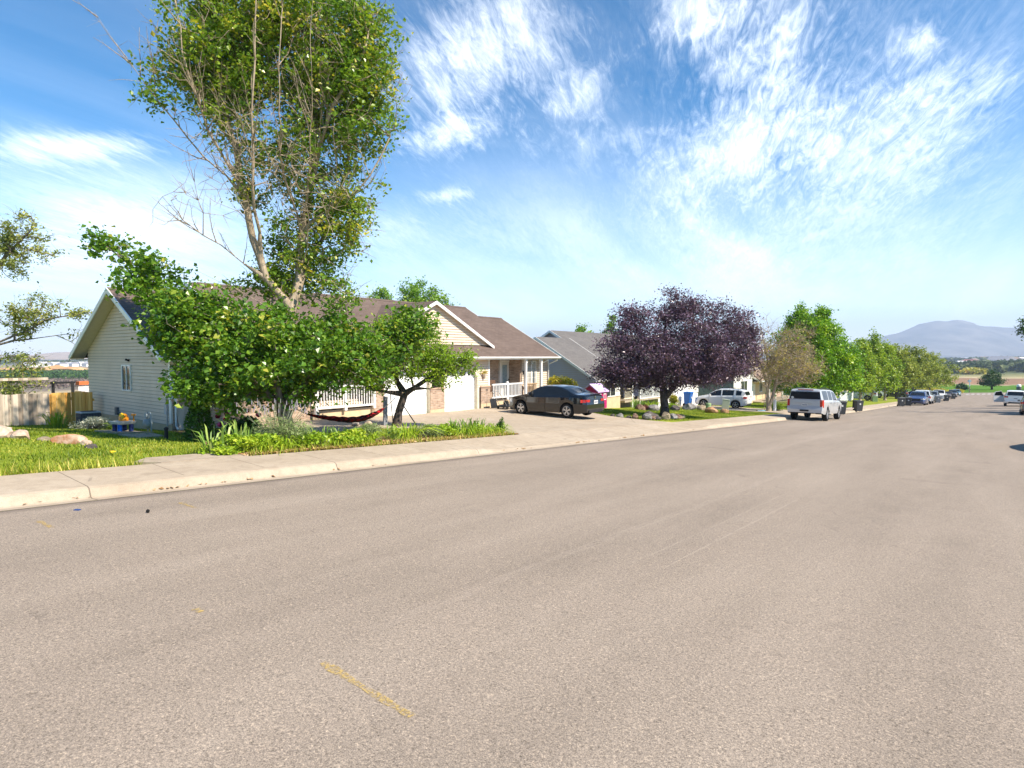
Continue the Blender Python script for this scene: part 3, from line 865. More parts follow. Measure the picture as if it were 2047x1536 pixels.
    L = MB(); L.box(-20.28, -20.24, 25.97, 26.05, .82, 1.02); L.lathe([(.02, .1), (.05, .08), (.045, -.08), (.02, -.1)], 8, (-20.2, 26.01, .92))
    L.build('lantern', M['dark'], h, smooth=40)
    # two small roof vents
    for y, x in ((13.6, -24.3), (17.2, -24.6), (23.8, -24.4)):
        v = MB(); v.taper(x, y, zr(x)-.05, zr(x)+.22, .14, .14, .10, .10); v.box(x-.17, x+.17, y-.17, y+.17, zr(x)+.22, zr(x)+.26)
        v.build('roof_vent', mat('vent_brown', (.16, .11, .085, 1), .6), ro)
    return h
house = main_house()

def gable_house(name, label, X0, X1, Y0, Y1, zb, eave, apex_x, slope, wall_m, roof_m, trim, over=.4, group=None, h=None, oy=None):
    """a plain gabled house with the ridge along the street; gables face up and down the street"""
    h = h or thing(name, label, 'house', (0, 0, 0), group=group)
    oy = over if oy is None else oy
    w = MB(); xm = apex_x; za = eave+slope*(X0+over-xm)
    siding(w, 'y', Y0, -1, zb, eave, X1, X0, .14)
    half = lambda z: max(.02, (za-.12-z)/slope)
    siding(w, 'y', Y0, -1, eave, za-.14, lambda z: max(X1, xm-half(z)), lambda z: min(X0, xm+half(z)), .14)
    siding(w, 'x', X0, 1, zb, eave-.02, Y0, Y1, .14)
    w.box(X1+.02, X0-.02, Y0+.02, Y1-.02, zb-.8, eave-.03)
    w.build('wall', wall_m, h)
    f = MB(); f.box(X1, X0+.02, Y0-.02, Y1, zb-1.4, zb+.02); f.split('foundation', M['stucco'], h)
    r = MB(); xe = X0+over; xb = 2*xm-xe; a, d = Y0-oy, Y1+oy
    slab_quad(r, (xe, a, eave), (xe, d, eave), (xm, d, za), (xm, a, za), .07)
    slab_quad(r, (xm, a, za), (xm, d, za), (xb, d, eave), (xb, a, eave), .07)
    r.build('roof', roof_m, h)
    k = MB()
    for xa in (xe, xb):
        k.prism([(xm, za+.01), (xa, eave+.01), (xa, eave-.17), (xm, za-.17)], 'y', a-.035, a)
        k.prism([(xm, za+.01), (xa, eave+.01), (xa, eave-.17), (xm, za-.17)], 'y', d, d+.035)
    k.split('rake_board', trim, h)
    gt = MB(); gt.box(xe-.03, xe+.1, a, d, eave-.13, eave-.012); gt.build('gutter', trim, h)
    s = MB(); s.box(X0-.02, xe-.04, a+.02, d-.02, eave-.15, eave-.12)
    for xa in (xe-.05, xb+.05):
        slab_quad(s, (xa, a+.01, eave-.075), (xa, Y0+.01, eave-.075), (xm, Y0+.01, za-.075), (xm, a+.01, za-.075), .03)
    s.build('soffit', M['soffit'], h)
    return h, za
# ------------------------------------------------------------------ trees and plants
VA = R(39); CA, SA = math.cos(VA), math.sin(VA)
RIGHT = np.array([CA, SA, 0]); AWAY = np.array([-SA, CA, 0]); UP = np.array([0, 0, 1.0])

def unit(a): return a/np.maximum(np.linalg.norm(a, axis=-1, keepdims=True), 1e-9)

def tubes_np(P, Q, rp, rq, n=5):
    """many tapered tubes at once"""
    P = np.asarray(P, float); Q = np.asarray(Q, float); rp = np.asarray(rp); rq = np.asarray(rq)
    d = unit(Q-P)
    ref = np.where(np.abs(d[:, 2:3]) < .9, np.array([[0, 0, 1.0]]), np.array([[1.0, 0, 0]]))
    s = unit(np.cross(d, ref)); u = np.cross(s, d)
    a = np.arange(n)*2*np.pi/n
    ring = s[:, None, :]*np.cos(a)[None, :, None]+u[:, None, :]*np.sin(a)[None, :, None]
    A = P[:, None, :]+ring*rp[:, None, None]; B = Q[:, None, :]+ring*rq[:, None, None]
    v = np.concatenate([A, B], 1).reshape(-1, 3)
    k = np.arange(n); k2 = (k+1) % n
    f = np.stack([k, k2, k2+n, k+n], 1)
    idx = (f[None]+(np.arange(len(P))*2*n)[:, None, None]).reshape(-1)
    return v, idx

def leaves_np(C, size, rng, up=.35, aspect=.75, jit=.48, face=None):
    """pointed leaves: a folded rhomb of two triangles each"""
    n = len(C)
    nrm = rng.normal(size=(n, 3)); nrm[:, 2] = np.abs(nrm[:, 2])*1.0+up
    if face is not None: nrm += face
    nrm = unit(nrm)
    t = unit(np.cross(nrm, rng.normal(size=(n, 3)))); b = np.cross(nrm, t)
    L = (size*(1+jit*rng.normal(size=n)).clip(.4, 1.8))[:, None]
    W = L*aspect*.5
    p0 = C-t*L*.5; p2 = C+t*L*.5
    fold = nrm*W*.35
    p1 = C+b*W-t*L*.08+fold; p3 = C-b*W-t*L*.08+fold
    v = np.stack([p0, p1, p2, p3], 1).reshape(-1, 3)
    base = (np.arange(n)*4)[:, None]
    idx = (base+np.array([[0, 1, 2, 0, 2, 3]])).reshape(-1)
    return v, idx

def sample_env(env, n, rng):
    """points inside a union of ellipsoids; weight of each lobe by its volume"""
    vol = np.array([e[3]*e[4]*e[5] for e in env]); dens = np.array([e[6] if len(e) > 6 else 1.0 for e in env])
    w = vol**.8*dens; w /= w.sum()
    k = rng.choice(len(env), n, p=w)
    d = unit(rng.normal(size=(n, 3)))*(rng.random(n)**.42)[:, None]
    E = np.array([e[:6] for e in env])[k]
    return E[:, :3]+d*E[:, 3:], k

def tree(name, label, X0, Y0, limbs, env, npts, nleaf, leaf, lm, bark, z0=None, r0=.006, sigma=.2, cat='tree', group=None,
         aspect=.75, up=.35, bare=(), extra_twigs=0, seed=1, pull=.25, sides=5, trunk_r=None, scale=1.0, tint_c=.22, droop=0.0, clump=.5, rpow=.46, shoots=(), tw=1.0):
    """limbs: polylines [(u,w,v)...] in metres right / up / away of the foot, first point on the trunk or an earlier limb"""
    rg = np.random.default_rng(seed)
    z0 = ground_noise(X0, Y0)-.06 if z0 is None else z0
    root = thing(name, label, cat, (X0, Y0, z0), 0, group)
    W = lambda p: np.asarray(p)[..., 0:1]*RIGHT+np.asarray(p)[..., 1:2]*UP+np.asarray(p)[..., 2:3]*AWAY
    nodes = []; par = []; plen = []; fixed_r = []
    for li, L in enumerate(limbs):
        pts = [np.array(p[:3], float)*scale for p in L]
        if li == 0: prev = -1
        else:
            prev = int(np.argmin([np.linalg.norm(q-pts[0]) for q in nodes])); pts = pts[1:]
        for p in pts:
            if prev >= 0:
                q = nodes[prev]; m = max(1, int(np.linalg.norm(p-q)/(.45*scale)))
                for j in range(1, m+1):
                    x = q+(p-q)*j/m
                    if j < m: x = x+rg.normal(size=3)*.035*scale
                    nodes.append(x); par.append(prev); plen.append(plen[prev]+np.linalg.norm(x-nodes[prev])); prev = len(nodes)-1
            else:
                nodes.append(p); par.append(-1); plen.append(0.0); prev = 0
    nl_ = len(nodes)
    A, kk = sample_env([tuple(np.array(e[:6])*scale)+tuple(e[6:]) for e in env], npts, rg)
    N = np.array(nodes)
    d0 = np.array([np.min(np.linalg.norm(N-a, axis=1)) for a in A])
    order = np.argsort(d0)
    cap = len(nodes)+npts*5
    buf = np.zeros((cap, 3)); buf[:len(N)] = N; pl = np.zeros(cap); pl[:len(N)] = plen; cnt = len(N)
    par = list(par); tips = []
    for i in order:
        a = A[i]
        d = np.linalg.norm(buf[:cnt]-a, axis=1)
        j = int(np.argmin(d+pull*pl[:cnt]*(d > 1e-6)+np.where(buf[:cnt, 1] > a[1]+.3*scale, .4*scale, 0)))
        q = buf[j]; m = max(1, min(4, int(d[j]/(.5*scale))))
        prev = j
        for t in range(1, m+1):
            x = q+(a-q)*t/m
            if t < m: x = x+rg.normal(size=3)*.05*scale+np.array([0, -.05*scale*math.sin(math.pi*t/m), 0])
            buf[cnt] = x; pl[cnt] = pl[prev]+np.linalg.norm(x-buf[prev]); par.append(prev); prev = cnt; cnt += 1
        tips.append((prev, kk[i]))
    par = np.array(par[:cnt]); N = buf[:cnt]
    load = np.zeros(cnt)
    for t, _ in tips: load[t] += 1
    for i in range(cnt-1, 0, -1):
        load[par[i]] += max(load[i], .6)
    rad = r0*np.maximum(load, .6)**rpow
    if trunk_r:
        f = trunk_r/rad[0]
        rad = rad*np.where(np.arange(cnt) < nl_, 1+(f-1)*(rad/rad[0])**.5, 1)
    # flare at the foot
    e = np.arange(1, cnt); P = W(N[par[e]]); Q = W(N[e])
    rp = np.minimum(rad[par[e]], rad[e]*1.35+.004); rp = np.where(e < nl_, rad[par[e]]*.98, rp); rq = rad[e]
    flare = lambda w: 1+.55*np.exp(-np.maximum(w, 0)/.22/scale)*(np.arange(1) == 0)
    rp = rp*flare(N[par[e]][:, 1]); rq = rq*flare(N[e][:, 1])
    v, idx = tubes_np(P, Q, rp, rq, sides)
    if extra_twigs:
        k = rg.choice(np.arange(nl_, cnt), extra_twigs)
        p = N[k]; dirs = unit(rg.normal(size=(extra_twigs, 3))+unit(N[k]-N[par[k]])*1.2+np.array([0, .5, 0]))
        L = rg.uniform(.25, .75, extra_twigs)[:, None]*scale
        mid = p+dirs*L*.55; end = mid+unit(dirs+.5*rg.normal(size=dirs.shape))*L*.45
        for a_, b_, ra, rb in ((p, mid, .006*tw, .0045*tw), (mid, end, .0045*tw, .002*tw)):
            v2, i2 = tubes_np(W(a_), W(b_), np.full(extra_twigs, ra*scale), np.full(extra_twigs, rb*scale), 3)
            if sides != 3:
                # pad to quads: triangular tubes still have quad sides
                pass
            idx = np.concatenate([idx, i2+len(v)]); v = np.concatenate([v, v2])
    for (u0, u1, w0, w1, cnt_s, dv, ln) in shoots:
        ok = np.where((N[:nl_, 0] >= u0) & (N[:nl_, 0] <= u1) & (N[:nl_, 1] >= w0) & (N[:nl_, 1] <= w1))[0]
        if not len(ok): continue
        k = rg.choice(ok, cnt_s); p = N[k]+(N[par[k]]-N[k])*rg.random((cnt_s, 1)); d = unit(np.array(dv)+rg.normal(size=(cnt_s, 3))*.33); L = ln*rg.uniform(.35, 1.1, (cnt_s, 1)); r_ = .014*tw*np.sqrt(L[:, 0]/ln)
        for sgm in range(4):
            q = p+d*L*.25; v2, i2 = tubes_np(W(p), W(q), r_, r_*.72, 4); idx = np.concatenate([idx, i2+len(v)]); v = np.concatenate([v, v2])
            if sgm:
                for rep in range(2):
                    e2 = p+unit(d+rg.normal(size=d.shape)*.7)*L*rg.uniform(.12, .32, (cnt_s, 1)); v2, i2 = tubes_np(W(p), W(e2), r_*.5, r_*.2, 3); idx = np.concatenate([idx, i2+len(v)]); v = np.concatenate([v, v2])
            p = q; r_ = r_*.72; d = unit(d+rg.normal(size=d.shape)*.13+np.array([0, .10, 0]))
    np_mesh('trunk', v, 4, idx, bark, root, smooth=True)
    # foliage
    tip_i = np.array([t for t, k in tips if k not in bare]); 
    if len(tip_i) and nleaf:
        w = rg.gamma(1/clump, clump, len(tip_i)); cn = rg.multinomial(nleaf, w/w.sum())
        ti = np.repeat(tip_i, cn)
        f = rg.random(len(ti))**.7
        base = N[ti]*f[:, None]+N[par[ti]]*(1-f)[:, None]
        C = base+rg.normal(size=(len(ti), 3))*np.array([sigma, sigma*.8, sigma])*scale
        if droop: C[:, 1] -= droop*np.abs(rg.normal(size=len(ti)))*scale
        tt = rg.normal(size=cnt)*tint_c
        tint = np.clip(.5+tt[ti]+rg.normal(size=len(ti))*.14, 0, 1)
        lv, li_ = leaves_np(W(C), leaf*scale, rg, up, aspect)
        np_mesh('crown', lv, 3, li_, lm, root, tint=np.repeat(tint, 2))
    return root

LM = {}
LM['poplar'] = leaf_mat('cottonwood_leaf', [(0, (0.084, 0.170, 0.021, 1)), (.45, (0.169, 0.299, 0.031, 1)), (.8, (0.325, 0.429, 0.044, 1)), (1, (0.676, 0.568, 0.086, 1))], .32, .42, .5)
LM['poplar_low'] = leaf_mat('cottonwood_low_leaf', [(0, (0.059, 0.147, 0.018, 1)), (.5, (0.125, 0.262, 0.025, 1)), (.85, (0.261, 0.388, 0.036, 1)), (1, (0.474, 0.461, 0.072, 1))], .3, .42, .55)
LM['fruit'] = leaf_mat('fruit_tree_leaf', [(0, (0.126, 0.234, 0.012, 1)), (.5, (0.216, 0.359, 0.017, 1)), (1, (0.360, 0.467, 0.035, 1))], .35, .38, .45)
LM['plum'] = leaf_mat('purple_plum_leaf', [(0, (0.055, 0.040, 0.066, 1)), (.5, (0.117, 0.070, 0.117, 1)), (1, (0.236, 0.147, 0.210, 1))], .34, .22, .55)
LM['maple'] = leaf_mat('maple_leaf', [(0, (0.091, 0.211, 0.015, 1)), (.5, (0.181, 0.372, 0.020, 1)), (1, (0.394, 0.544, 0.032, 1))], .4, .35, .45)
LM['aspen'] = leaf_mat('aspen_leaf', [(0, (0.150, 0.263, 0.029, 1)), (.5, (0.274, 0.405, 0.036, 1)), (1, (0.480, 0.548, 0.057, 1))], .4, .38, .45)
LM['willow'] = leaf_mat('willow_leaf', [(0, (0.160, 0.215, 0.043, 1)), (.5, (0.281, 0.340, 0.064, 1)), (1, (0.468, 0.488, 0.114, 1))], .45, .38, .4)
LM['bud'] = leaf_mat('budding_leaf', [(0, (0.265, 0.241, 0.039, 1)), (.5, (0.476, 0.399, 0.078, 1)), (1, (0.688, 0.544, 0.182, 1))], .5, .35, .3)
LM['dark'] = leaf_mat('dark_green_leaf', [(0, (0.023, 0.065, 0.018, 1)), (.5, (0.046, 0.111, 0.023, 1)), (1, (0.098, 0.169, 0.033, 1))], .45, .25, .4)
LM['back'] = leaf_mat('back_tree_leaf', [(0, (0.101, 0.224, 0.029, 1)), (.5, (0.182, 0.345, 0.036, 1)), (1, (0.325, 0.446, 0.057, 1))], .45, .35, .4)
LM['locust'] = leaf_mat('locust_leaf', [(0, (0.156, 0.207, 0.051, 1)), (.5, (0.292, 0.339, 0.085, 1)), (1, (0.507, 0.490, 0.135, 1))], .45, .4, .4)
LM['gold'] = leaf_mat('golden_shrub_leaf', [(0, (0.211, 0.218, 0.019, 1)), (.5, (0.455, 0.421, 0.033, 1)), (.85, (0.683, 0.562, 0.052, 1)), (1, (0.488, 0.187, 0.065, 1))], .4, .35, .4)
LM['arbor'] = leaf_mat('arborvitae_leaf', [(0, (0.033, 0.091, 0.016, 1)), (.5, (0.065, 0.156, 0.019, 1)), (1, (0.156, 0.273, 0.026, 1))], .5, .2, .3)
LM['silver'] = leaf_mat('silver_leaf', [(0, (0.260, 0.286, 0.208, 1)), (.5, (0.442, 0.455, 0.351, 1)), (1, (0.715, 0.702, 0.572, 1))], .6, .2, .3)
LM['iris'] = leaf_mat('iris_blade', [(0, (0.084, 0.179, 0.039, 1)), (.5, (0.224, 0.359, 0.065, 1)), (1, (0.486, 0.557, 0.156, 1))], .45, .3, .4)
LM['lily'] = leaf_mat('daylily_blade', [(0, (0.144, 0.275, 0.019, 1)), (.5, (0.305, 0.447, 0.026, 1)), (1, (0.574, 0.619, 0.065, 1))], .4, .35, .4)
LM['lavender'] = leaf_mat('lavender_leaf', [(0, (0.133, 0.187, 0.064, 1)), (.5, (0.250, 0.328, 0.122, 1)), (1, (0.437, 0.484, 0.229, 1))], .6, .25, .3)
LM['grass'] = leaf_mat('grass_blade', [(0, (0.102, 0.167, 0.016, 1)), (.45, (0.240, 0.323, 0.025, 1)), (.75, (0.455, 0.449, 0.055, 1)), (1, (0.900, 0.682, 0.218, 1))], .5, .35, .3)
LM['peony'] = leaf_mat('peony_leaf', [(0, (0.023, 0.072, 0.016, 1)), (.5, (0.046, 0.130, 0.023, 1)), (1, (0.104, 0.208, 0.033, 1))], .35, .25, .5)

S = 16.05/1200                     # metres per photo pixel at the tall tree
def px(*pts): return [(a*S, b*S, c) for a, b, c in pts]
def el(u, w, v, ru, rw, rv, d=1.0): return (u*S, w*S, v, ru*S, rw*S, rv, d)
tree('cottonwood_tree', 'tall cottonwood with two pale leaning stems and bare twigs, taller than everything else', -14.75, 8.65,
     [px((0, 0, 0), (-8, 120, 0), (5, 230, 0), (12, 262, 0)),
      px((12, 262, 0), (-30, 318, -.2), (-52, 395, -.3), (-60, 470, -.4), (-72, 560, -.5), (-95, 660, -.5), (-118, 800, -.6), (-120, 880, -.6)),
      px((12, 262, 0), (24, 330, .2), (30, 420, .3), (48, 520, .3), (55, 640, .4), (62, 760, .4), (60, 880, .5)),
      px((18, 300, .1), (44, 380, .6), (78, 470, .9), (110, 600, 1.1), (130, 720, 1.2)),
      px((-60, 470, -.4), (-120, 535, -.9), (-170, 600, -1.0), (-215, 660, -1.1), (-270, 740, -1.2), (-300, 785, -1.2)),
      px((-30, 325, -.2), (-95, 375, -.8), (-150, 415, -1.2), (-182, 455, -1.3)),
      px((30, 420, .3), (90, 460, .2), (170, 520, 0), (210, 600, .1)),
      px((-72, 560, -.5), (-140, 640, -.2), (-190, 730, 0), (-195, 820, .2)),
      px((48, 520, .3), (110, 640, -.5), (175, 740, -.6), (190, 830, -.5)),
      px((-40, 355, -.25), (-28, 480, -1.0), (-8, 640, -1.5), (4, 800, -1.6)), px((30, 420, .3), (72, 540, -.7), (96, 680, -1.5), (104, 800, -1.6)), px((-60, 470, -.4), (-105, 580, -1.1), (-128, 700, -1.6), (-138, 810, -1.7)),
      px((30, 420, .3), (20, 540, -.9), (38, 680, -1.5), (52, 800, -1.6)),
      px((5, 225, 0), (-90, 300, -.3), (-190, 340, -.4), (-290, 375, -.5), (-345, 400, -.6)),
      px((0, 140, 0), (-80, 190, -.7), (-150, 190, -1.0), (-200, 160, -1.1)),
      px((0, 150, 0), (70, 200, -.6), (130, 230, -.8)),
      px((-2, 100, 0), (-50, 150, -1.0), (-60, 200, -1.3))],
     [el(-20, 835, 0, 185, 62, 1.4, 1.1), el(30, 765, .2, 190, 125, 1.6, 1.3), el(125, 690, .3, 108, 140, 1.5, 1.35), el(165, 790, .2, 60, 70, .9, 1.2), el(45, 610, .5, 150, 130, 1.7, .75),
      el(-75, 745, -.1, 110, 130, 1.5, 1.1), el(-120, 690, .2, 70, 80, 1.0, .8), el(105, 480, .6, 105, 70, 1.3, .75), el(-40, 560, .8, 80, 80, 1.0, .45), el(130, 410, .3, 50, 50, .9, .6),
      el(40, 410, .6, 100, 75, 1.1, 1.0), el(10, 335, .7, 120, 45, 1.0, 1.0), el(-30, 310, .9, 130, 40, 1.0, .8), el(110, 285, .5, 60, 40, .8, .7),
      # bare twig zones
      el(-200, 660, -1.1, 60, 90, .4, .4), el(-30, 520, -1.2, 130, 120, .7, 1.3), el(-165, 430, -1.2, 45, 60, .5, .8), el(80, 480, -.9, 110, 90, .8, 1.1), el(-120, 640, -1.1, 80, 120, .6, .8), el(-130, 765, -.8, 75, 100, .8, 1.2), el(-85, 640, -.6, 70, 100, .8, 1.1), el(-150, 690, -.9, 60, 70, .6, .8), el(-45, 510, -.3, 55, 70, .7, .6)],
     2000, 64000, .088, LM['poplar'], M['bark_tan'], r0=.0042, sigma=.17, bare=(15, 16, 17, 18), extra_twigs=3000, seed=11, pull=.22, trunk_r=.17, tint_c=.2, clump=.9, tw=1.25,
     shoots=[(-4.2, -1.0, 6.8, 11, 22, (-.12, 1, 0), 1.7), (-4.2, -1.0, 6.8, 11, 10, (-.7, .7, -.1), 1.0), (-3.0, -.5, 4.6, 6.6, 9, (-.5, .8, -.2), 1.2), (-1.8, 0, 5.5, 11, 46, (.1, 1, -.7), 1.5), (.2, 1.5, 5.0, 11, 46, (.1, 1, -.7), 1.5)])
tree('low_leafy_tree', 'broad low mass of glossy big green leaves at the foot of the cottonwood', -14.35, 8.5,
     [px((0, 0, 0), (-12, 70, -.2), (-20, 140, -.4)),
      px((-12, 80, -.2), (-90, 170, -.5), (-180, 250, -.6), (-240, 305, -.6), (-325, 375, -.6)),
      px((-12, 80, -.2), (60, 150, .5), (140, 200, 1.2), (220, 230, 1.8)),
      px((-20, 140, -.4), (-60, 190, -.5), (-120, 240, -.5)),
      px((-20, 100, -.4), (-90, 125, -1.0), (-150, 115, -1.2)),
      px((-20, 140, -.4), (50, 190, .2), (100, 220, .5))],
     [el(-60, 170, -.6, 170, 90, 1.4, 1.2), el(-175, 245, -.6, 108, 62, 1.1, 1.2), el(-235, 310, -.6, 66, 44, .8, 1.1), el(-285, 352, -.6, 40, 30, .5, 1.0), el(-325, 378, -.6, 22, 20, .4, .9), el(-190, 205, -.8, 52, 50, .8, 1.0), el(-90, 185, -.3, 120, 40, 1.0, .8),
      el(60, 170, .5, 120, 90, 1.2, 1.15), el(125, 185, 1.2, 62, 56, 1.0, 1.1), el(-15, 238, -.3, 48, 30, .8, .8), el(-110, 215, -.6, 44, 44, .8, .8), el(-115, 118, -1.1, 74, 36, .8, 1.0), el(-120, 84, -1.0, 56, 26, .5, .8), el(-55, 78, -.9, 34, 26, .4, .8), el(44, 66, .1, 24, 28, .4, .6), el(205, 232, 1.9, 66, 44, .9, 1.0), el(190, 190, 1.9, 50, 36, .8, .8), el(-40, 150, -1.0, 110, 40, .8, 1.0), el(110, 140, .9, 85, 30, .9, 1.0), el(40, 105, .3, 30, 26, .5, .5), el(-50, 110, .7, 130, 60, .8, .9), el(60, 215, .4, 44, 34, .8, .7)],
     1120, 43000, .096, LM['poplar_low'], M['bark_grey'], r0=.0055, sigma=.17, seed=5, pull=.2, trunk_r=.12, aspect=.9, tint_c=.2, clump=.5)
S = 19.0/1200
tree('fruit_tree', 'small leaning fruit tree with a dark trunk and pale sawn stump, bright green leaves', -15.75, 13.25,
     [px((0, 0, 0), (5, 35, 0), (14, 62, 0), (18, 75, 0)),
      px((18, 75, 0), (40, 88, -.2), (70, 108, -.3), (110, 120, -.3), (150, 150, -.3)),
      px((55, 98, -.25), (75, 88, -.5), (92, 92, -.6), (100, 100, -.6)),
      px((14, 70, 0), (-20, 80, -.2), (-45, 86, -.3), (-75, 110, -.4)),
      px((14, 70, 0), (0, 100, .2), (-10, 150, .3), (0, 200, .3)),
      px((70, 108, -.3), (100, 150, .2), (110, 170, .3))],
     [el(85, 150, 0, 75, 30, .9, 1.2), el(135, 142, -.2, 50, 32, .7, 1.1), el(40, 165, .3, 60, 45, .9, 1.2), el(-40, 120, -.2, 65, 38, .9, 1.1), el(-15, 185, .2, 60, 50, 1.0, 1.1), el(-5, 225, .3, 50, 30, .9, 1.1), el(45, 205, .3, 46, 34, .9, 1.0), el(60, 125, -.4, 50, 20, .7, .9), el(95, 112, -.3, 22, 26, .4, .9), el(140, 115, -.3, 22, 18, .3, .8), el(-70, 100, -.3, 40, 24, .6, .9)],
     560, 20000, .082, LM['fruit'], M['bark_dark'], r0=.006, sigma=.14, seed=8, pull=.2, trunk_r=.13, aspect=.5, tint_c=.2)
st = MB(); st.lathe([(.0, -.10), (.135, -.09), (.13, .035), (.0, .045)], 14, (0, 0, 0))
st = st.build('sawn_stump', mat('cut_wood', (.55, .38, .24, 1), .8, .2, vary=.25, scale=14), None, smooth=30)
ft = bpy.data.objects['fruit_tree']; st.parent = ft; st.location = (.24*CA, .24*SA, 1.26); st.rotation_euler = (.35, .25, 0)

S = 30.5/1200
tree('purple_plum_tree', 'round dark purple-leaved plum tree behind the row of rocks', -13.3, 28.9,
     [px((0, 0, 0), (-2, 40, 0), (-4, 62, 0)),
      px((-4, 50, 0), (25, 80, -.3), (60, 95, -.5), (120, 120, -.6), (160, 150, -.3)),
      px((-4, 62, 0), (-8, 110, 0), (0, 180, .2), (12, 240, .2)),
      px((-4, 62, 0), (-40, 110, -.3), (-90, 140, -.4), (-130, 150, -.4)),
      px((-8, 110, 0), (50, 170, .4), (110, 210, .4)),
      px((-8, 110, 0), (-50, 180, .4), (-75, 220, .4))],
     [el(20, 150, 0, 120, 80, 2.6, 1.1), el(15, 225, 0, 45, 40, 1.0, 1.0), el(20, 255, 0, 26, 15, .6, 1.0), el(-65, 205, .2, 40, 36, 1.1, 1.0), el(120, 190, .2, 55, 45, 1.4, 1.0), el(150, 205, .1, 28, 26, .8, .9), el(155, 140, 0, 45, 50, 1.4, 1.0), el(-80, 130, 0, 65, 55, 1.8, 1.05), el(-112, 98, -.3, 40, 38, 1.2, 1.1), el(-60, 78, -.4, 60, 26, 1.4, .9), el(60, 82, -.5, 60, 26, 1.4, .9), el(125, 108, -.3, 44, 32, 1.3, 1.0), el(80, 105, -.4, 90, 36, 1.8, 1.0), el(-30, 95, -.4, 90, 40, 1.8, 1.0), el(55, 215, .2, 40, 30, .9, 1.0), el(95, 130, -1.2, 70, 50, 1.0, .9), el(180, 165, 0, 22, 22, .6, .9)],
     1250, 90000, .088, LM['plum'], M['bark_dark'], r0=.0062, sigma=.22, seed=21, pull=.2, trunk_r=.21, aspect=.62, tint_c=.2, clump=.5, extra_twigs=500)
S = 45.5/1200
tree('bare_budding_tree', 'half bare multi-stemmed tree with yellow buds behind the silver wagon', -12.9, 45.6,
     [px((0, 0, 0), (-2, 30, 0), (-4, 50, 0), (-10, 80, 0), (-30, 110, -.3), (-48, 140, -.3)),
      px((4, 0, .2), (10, 40, .1), (16, 70, .1), (28, 110, .2), (60, 140, .2), (88, 150, .2)),
      px((-4, 40, 0), (-22, 62, -.4), (-40, 78, -.5), (-46, 85, -.5)),
      px((0, 30, 0), (4, 80, .3), (-6, 130, .4), (-15, 165, .4)),
      px((12, 50, 0), (50, 70, -.4), (85, 82, -.6), (100, 70, -.6)),
      px((4, 80, .3), (22, 130, .4), (40, 170, .4))],
     [el(20, 100, 0, 62, 44, 2.2, 1.2), el(-25, 105, 0, 38, 38, 1.4, 1.0), el(62, 90, 0, 40, 40, 1.4, 1.0), el(10, 70, -.5, 50, 24, 1.2, .8), el(-20, 150, 0, 30, 40, 1.0, .8), el(45, 140, 0, 40, 34, 1.2, .9), el(-38, 140, 0, 22, 36, .8, .7), el(80, 80, -.4, 26, 22, .8, .8)],
     800, 11500, .075, LM['bud'], M['bark_tan'], r0=.0085, sigma=.16, seed=31, pull=.12, trunk_r=.16, bare=(4, 6), extra_twigs=4200, tw=1.6, tint_c=.2, aspect=.5)
S = 55.5/1200
tree('maple_tree', 'dense bright green maple with two pointed tops beyond the silver wagon', -13.3, 58.5,
     [px((0, 0, 0), (0, 40, 0), (2, 100, 0), (-8, 170, 0)), px((0, 45, 0), (30, 90, 0), (36, 160, 0)), px((0, 45, 0), (-30, 90, 0), (-40, 130, 0)), px((0, 45, 0), (40, 70, -1), (60, 90, -1))],
     [el(-14, 186, 0, 13, 22, 1.0, 1.3), el(24, 180, 0, 14, 20, 1.0, 1.3), el(-14, 165, 0, 24, 24, 1.2, 1.1), el(26, 160, 0, 26, 24, 1.2, 1.1), el(2, 145, 0, 48, 40, 2.2, 1.2), el(-38, 120, .3, 36, 44, 1.6, 1.0), el(50, 115, 0, 42, 46, 2.0, 1.15), el(10, 85, 0, 85, 44, 3.0, 1.1), el(72, 80, 0, 36, 46, 1.8, 1.1), el(-40, 60, 0, 40, 30, 2.0, 1.0), el(45, 45, -.4, 40, 18, 1.6, 1.0), el(-5, 55, -1.6, 50, 34, 1.0, .9)],
     1000, 74000, .135, LM['maple'], M['bark_grey'], r0=.008, sigma=.26, seed=41, pull=.3, trunk_r=.2, aspect=.9, tint_c=.22, clump=.5)
def aspen(X0, Y0, d, hpx, wpx, label, seed, lm='aspen', bark='bark_tan', n=9000, leaf=.17, name='aspen_tree', group='street trees beyond the maple', wide=1.0):
    global S
    S = d/1200
    h = hpx; w = wpx
    return tree(name, label, X0, Y0, [px((0, 0, 0), (0, h*.3, 0), (w*.05, h*.9, 0)), px((0, h*.3, 0), (w*.4, h*.5, 0), (w*.5, h*.7, 0)), px((0, h*.25, 0), (-w*.4, h*.5, 0), (-w*.5, h*.68, 0))],
         [el(0, h*.55, 0, w*.75, h*.32, w*S*.7, 1.1), el(0, h*.82, 0, w*.38, h*.19, w*S*.4, 1.1), el(w*.45*wide, h*.45, 0, w*.5, h*.26, w*S*.5, 1.0), el(-w*.45*wide, h*.45, 0, w*.5, h*.26, w*S*.5, 1.0), el(w*.3, h*.7, .2, w*.3, h*.16, w*S*.3), el(-w*.28, h*.68, 0, w*.3, h*.18, w*S*.3), el(0, h*.28, 0, w*.75, h*.13, w*S*.7, .9)],
         420, int(n*1.5), leaf*1.1, LM[lm], M[bark], r0=.011, sigma=.28, seed=seed, pull=.3, trunk_r=.17, aspect=.75, tint_c=.2, group=group, clump=.6)
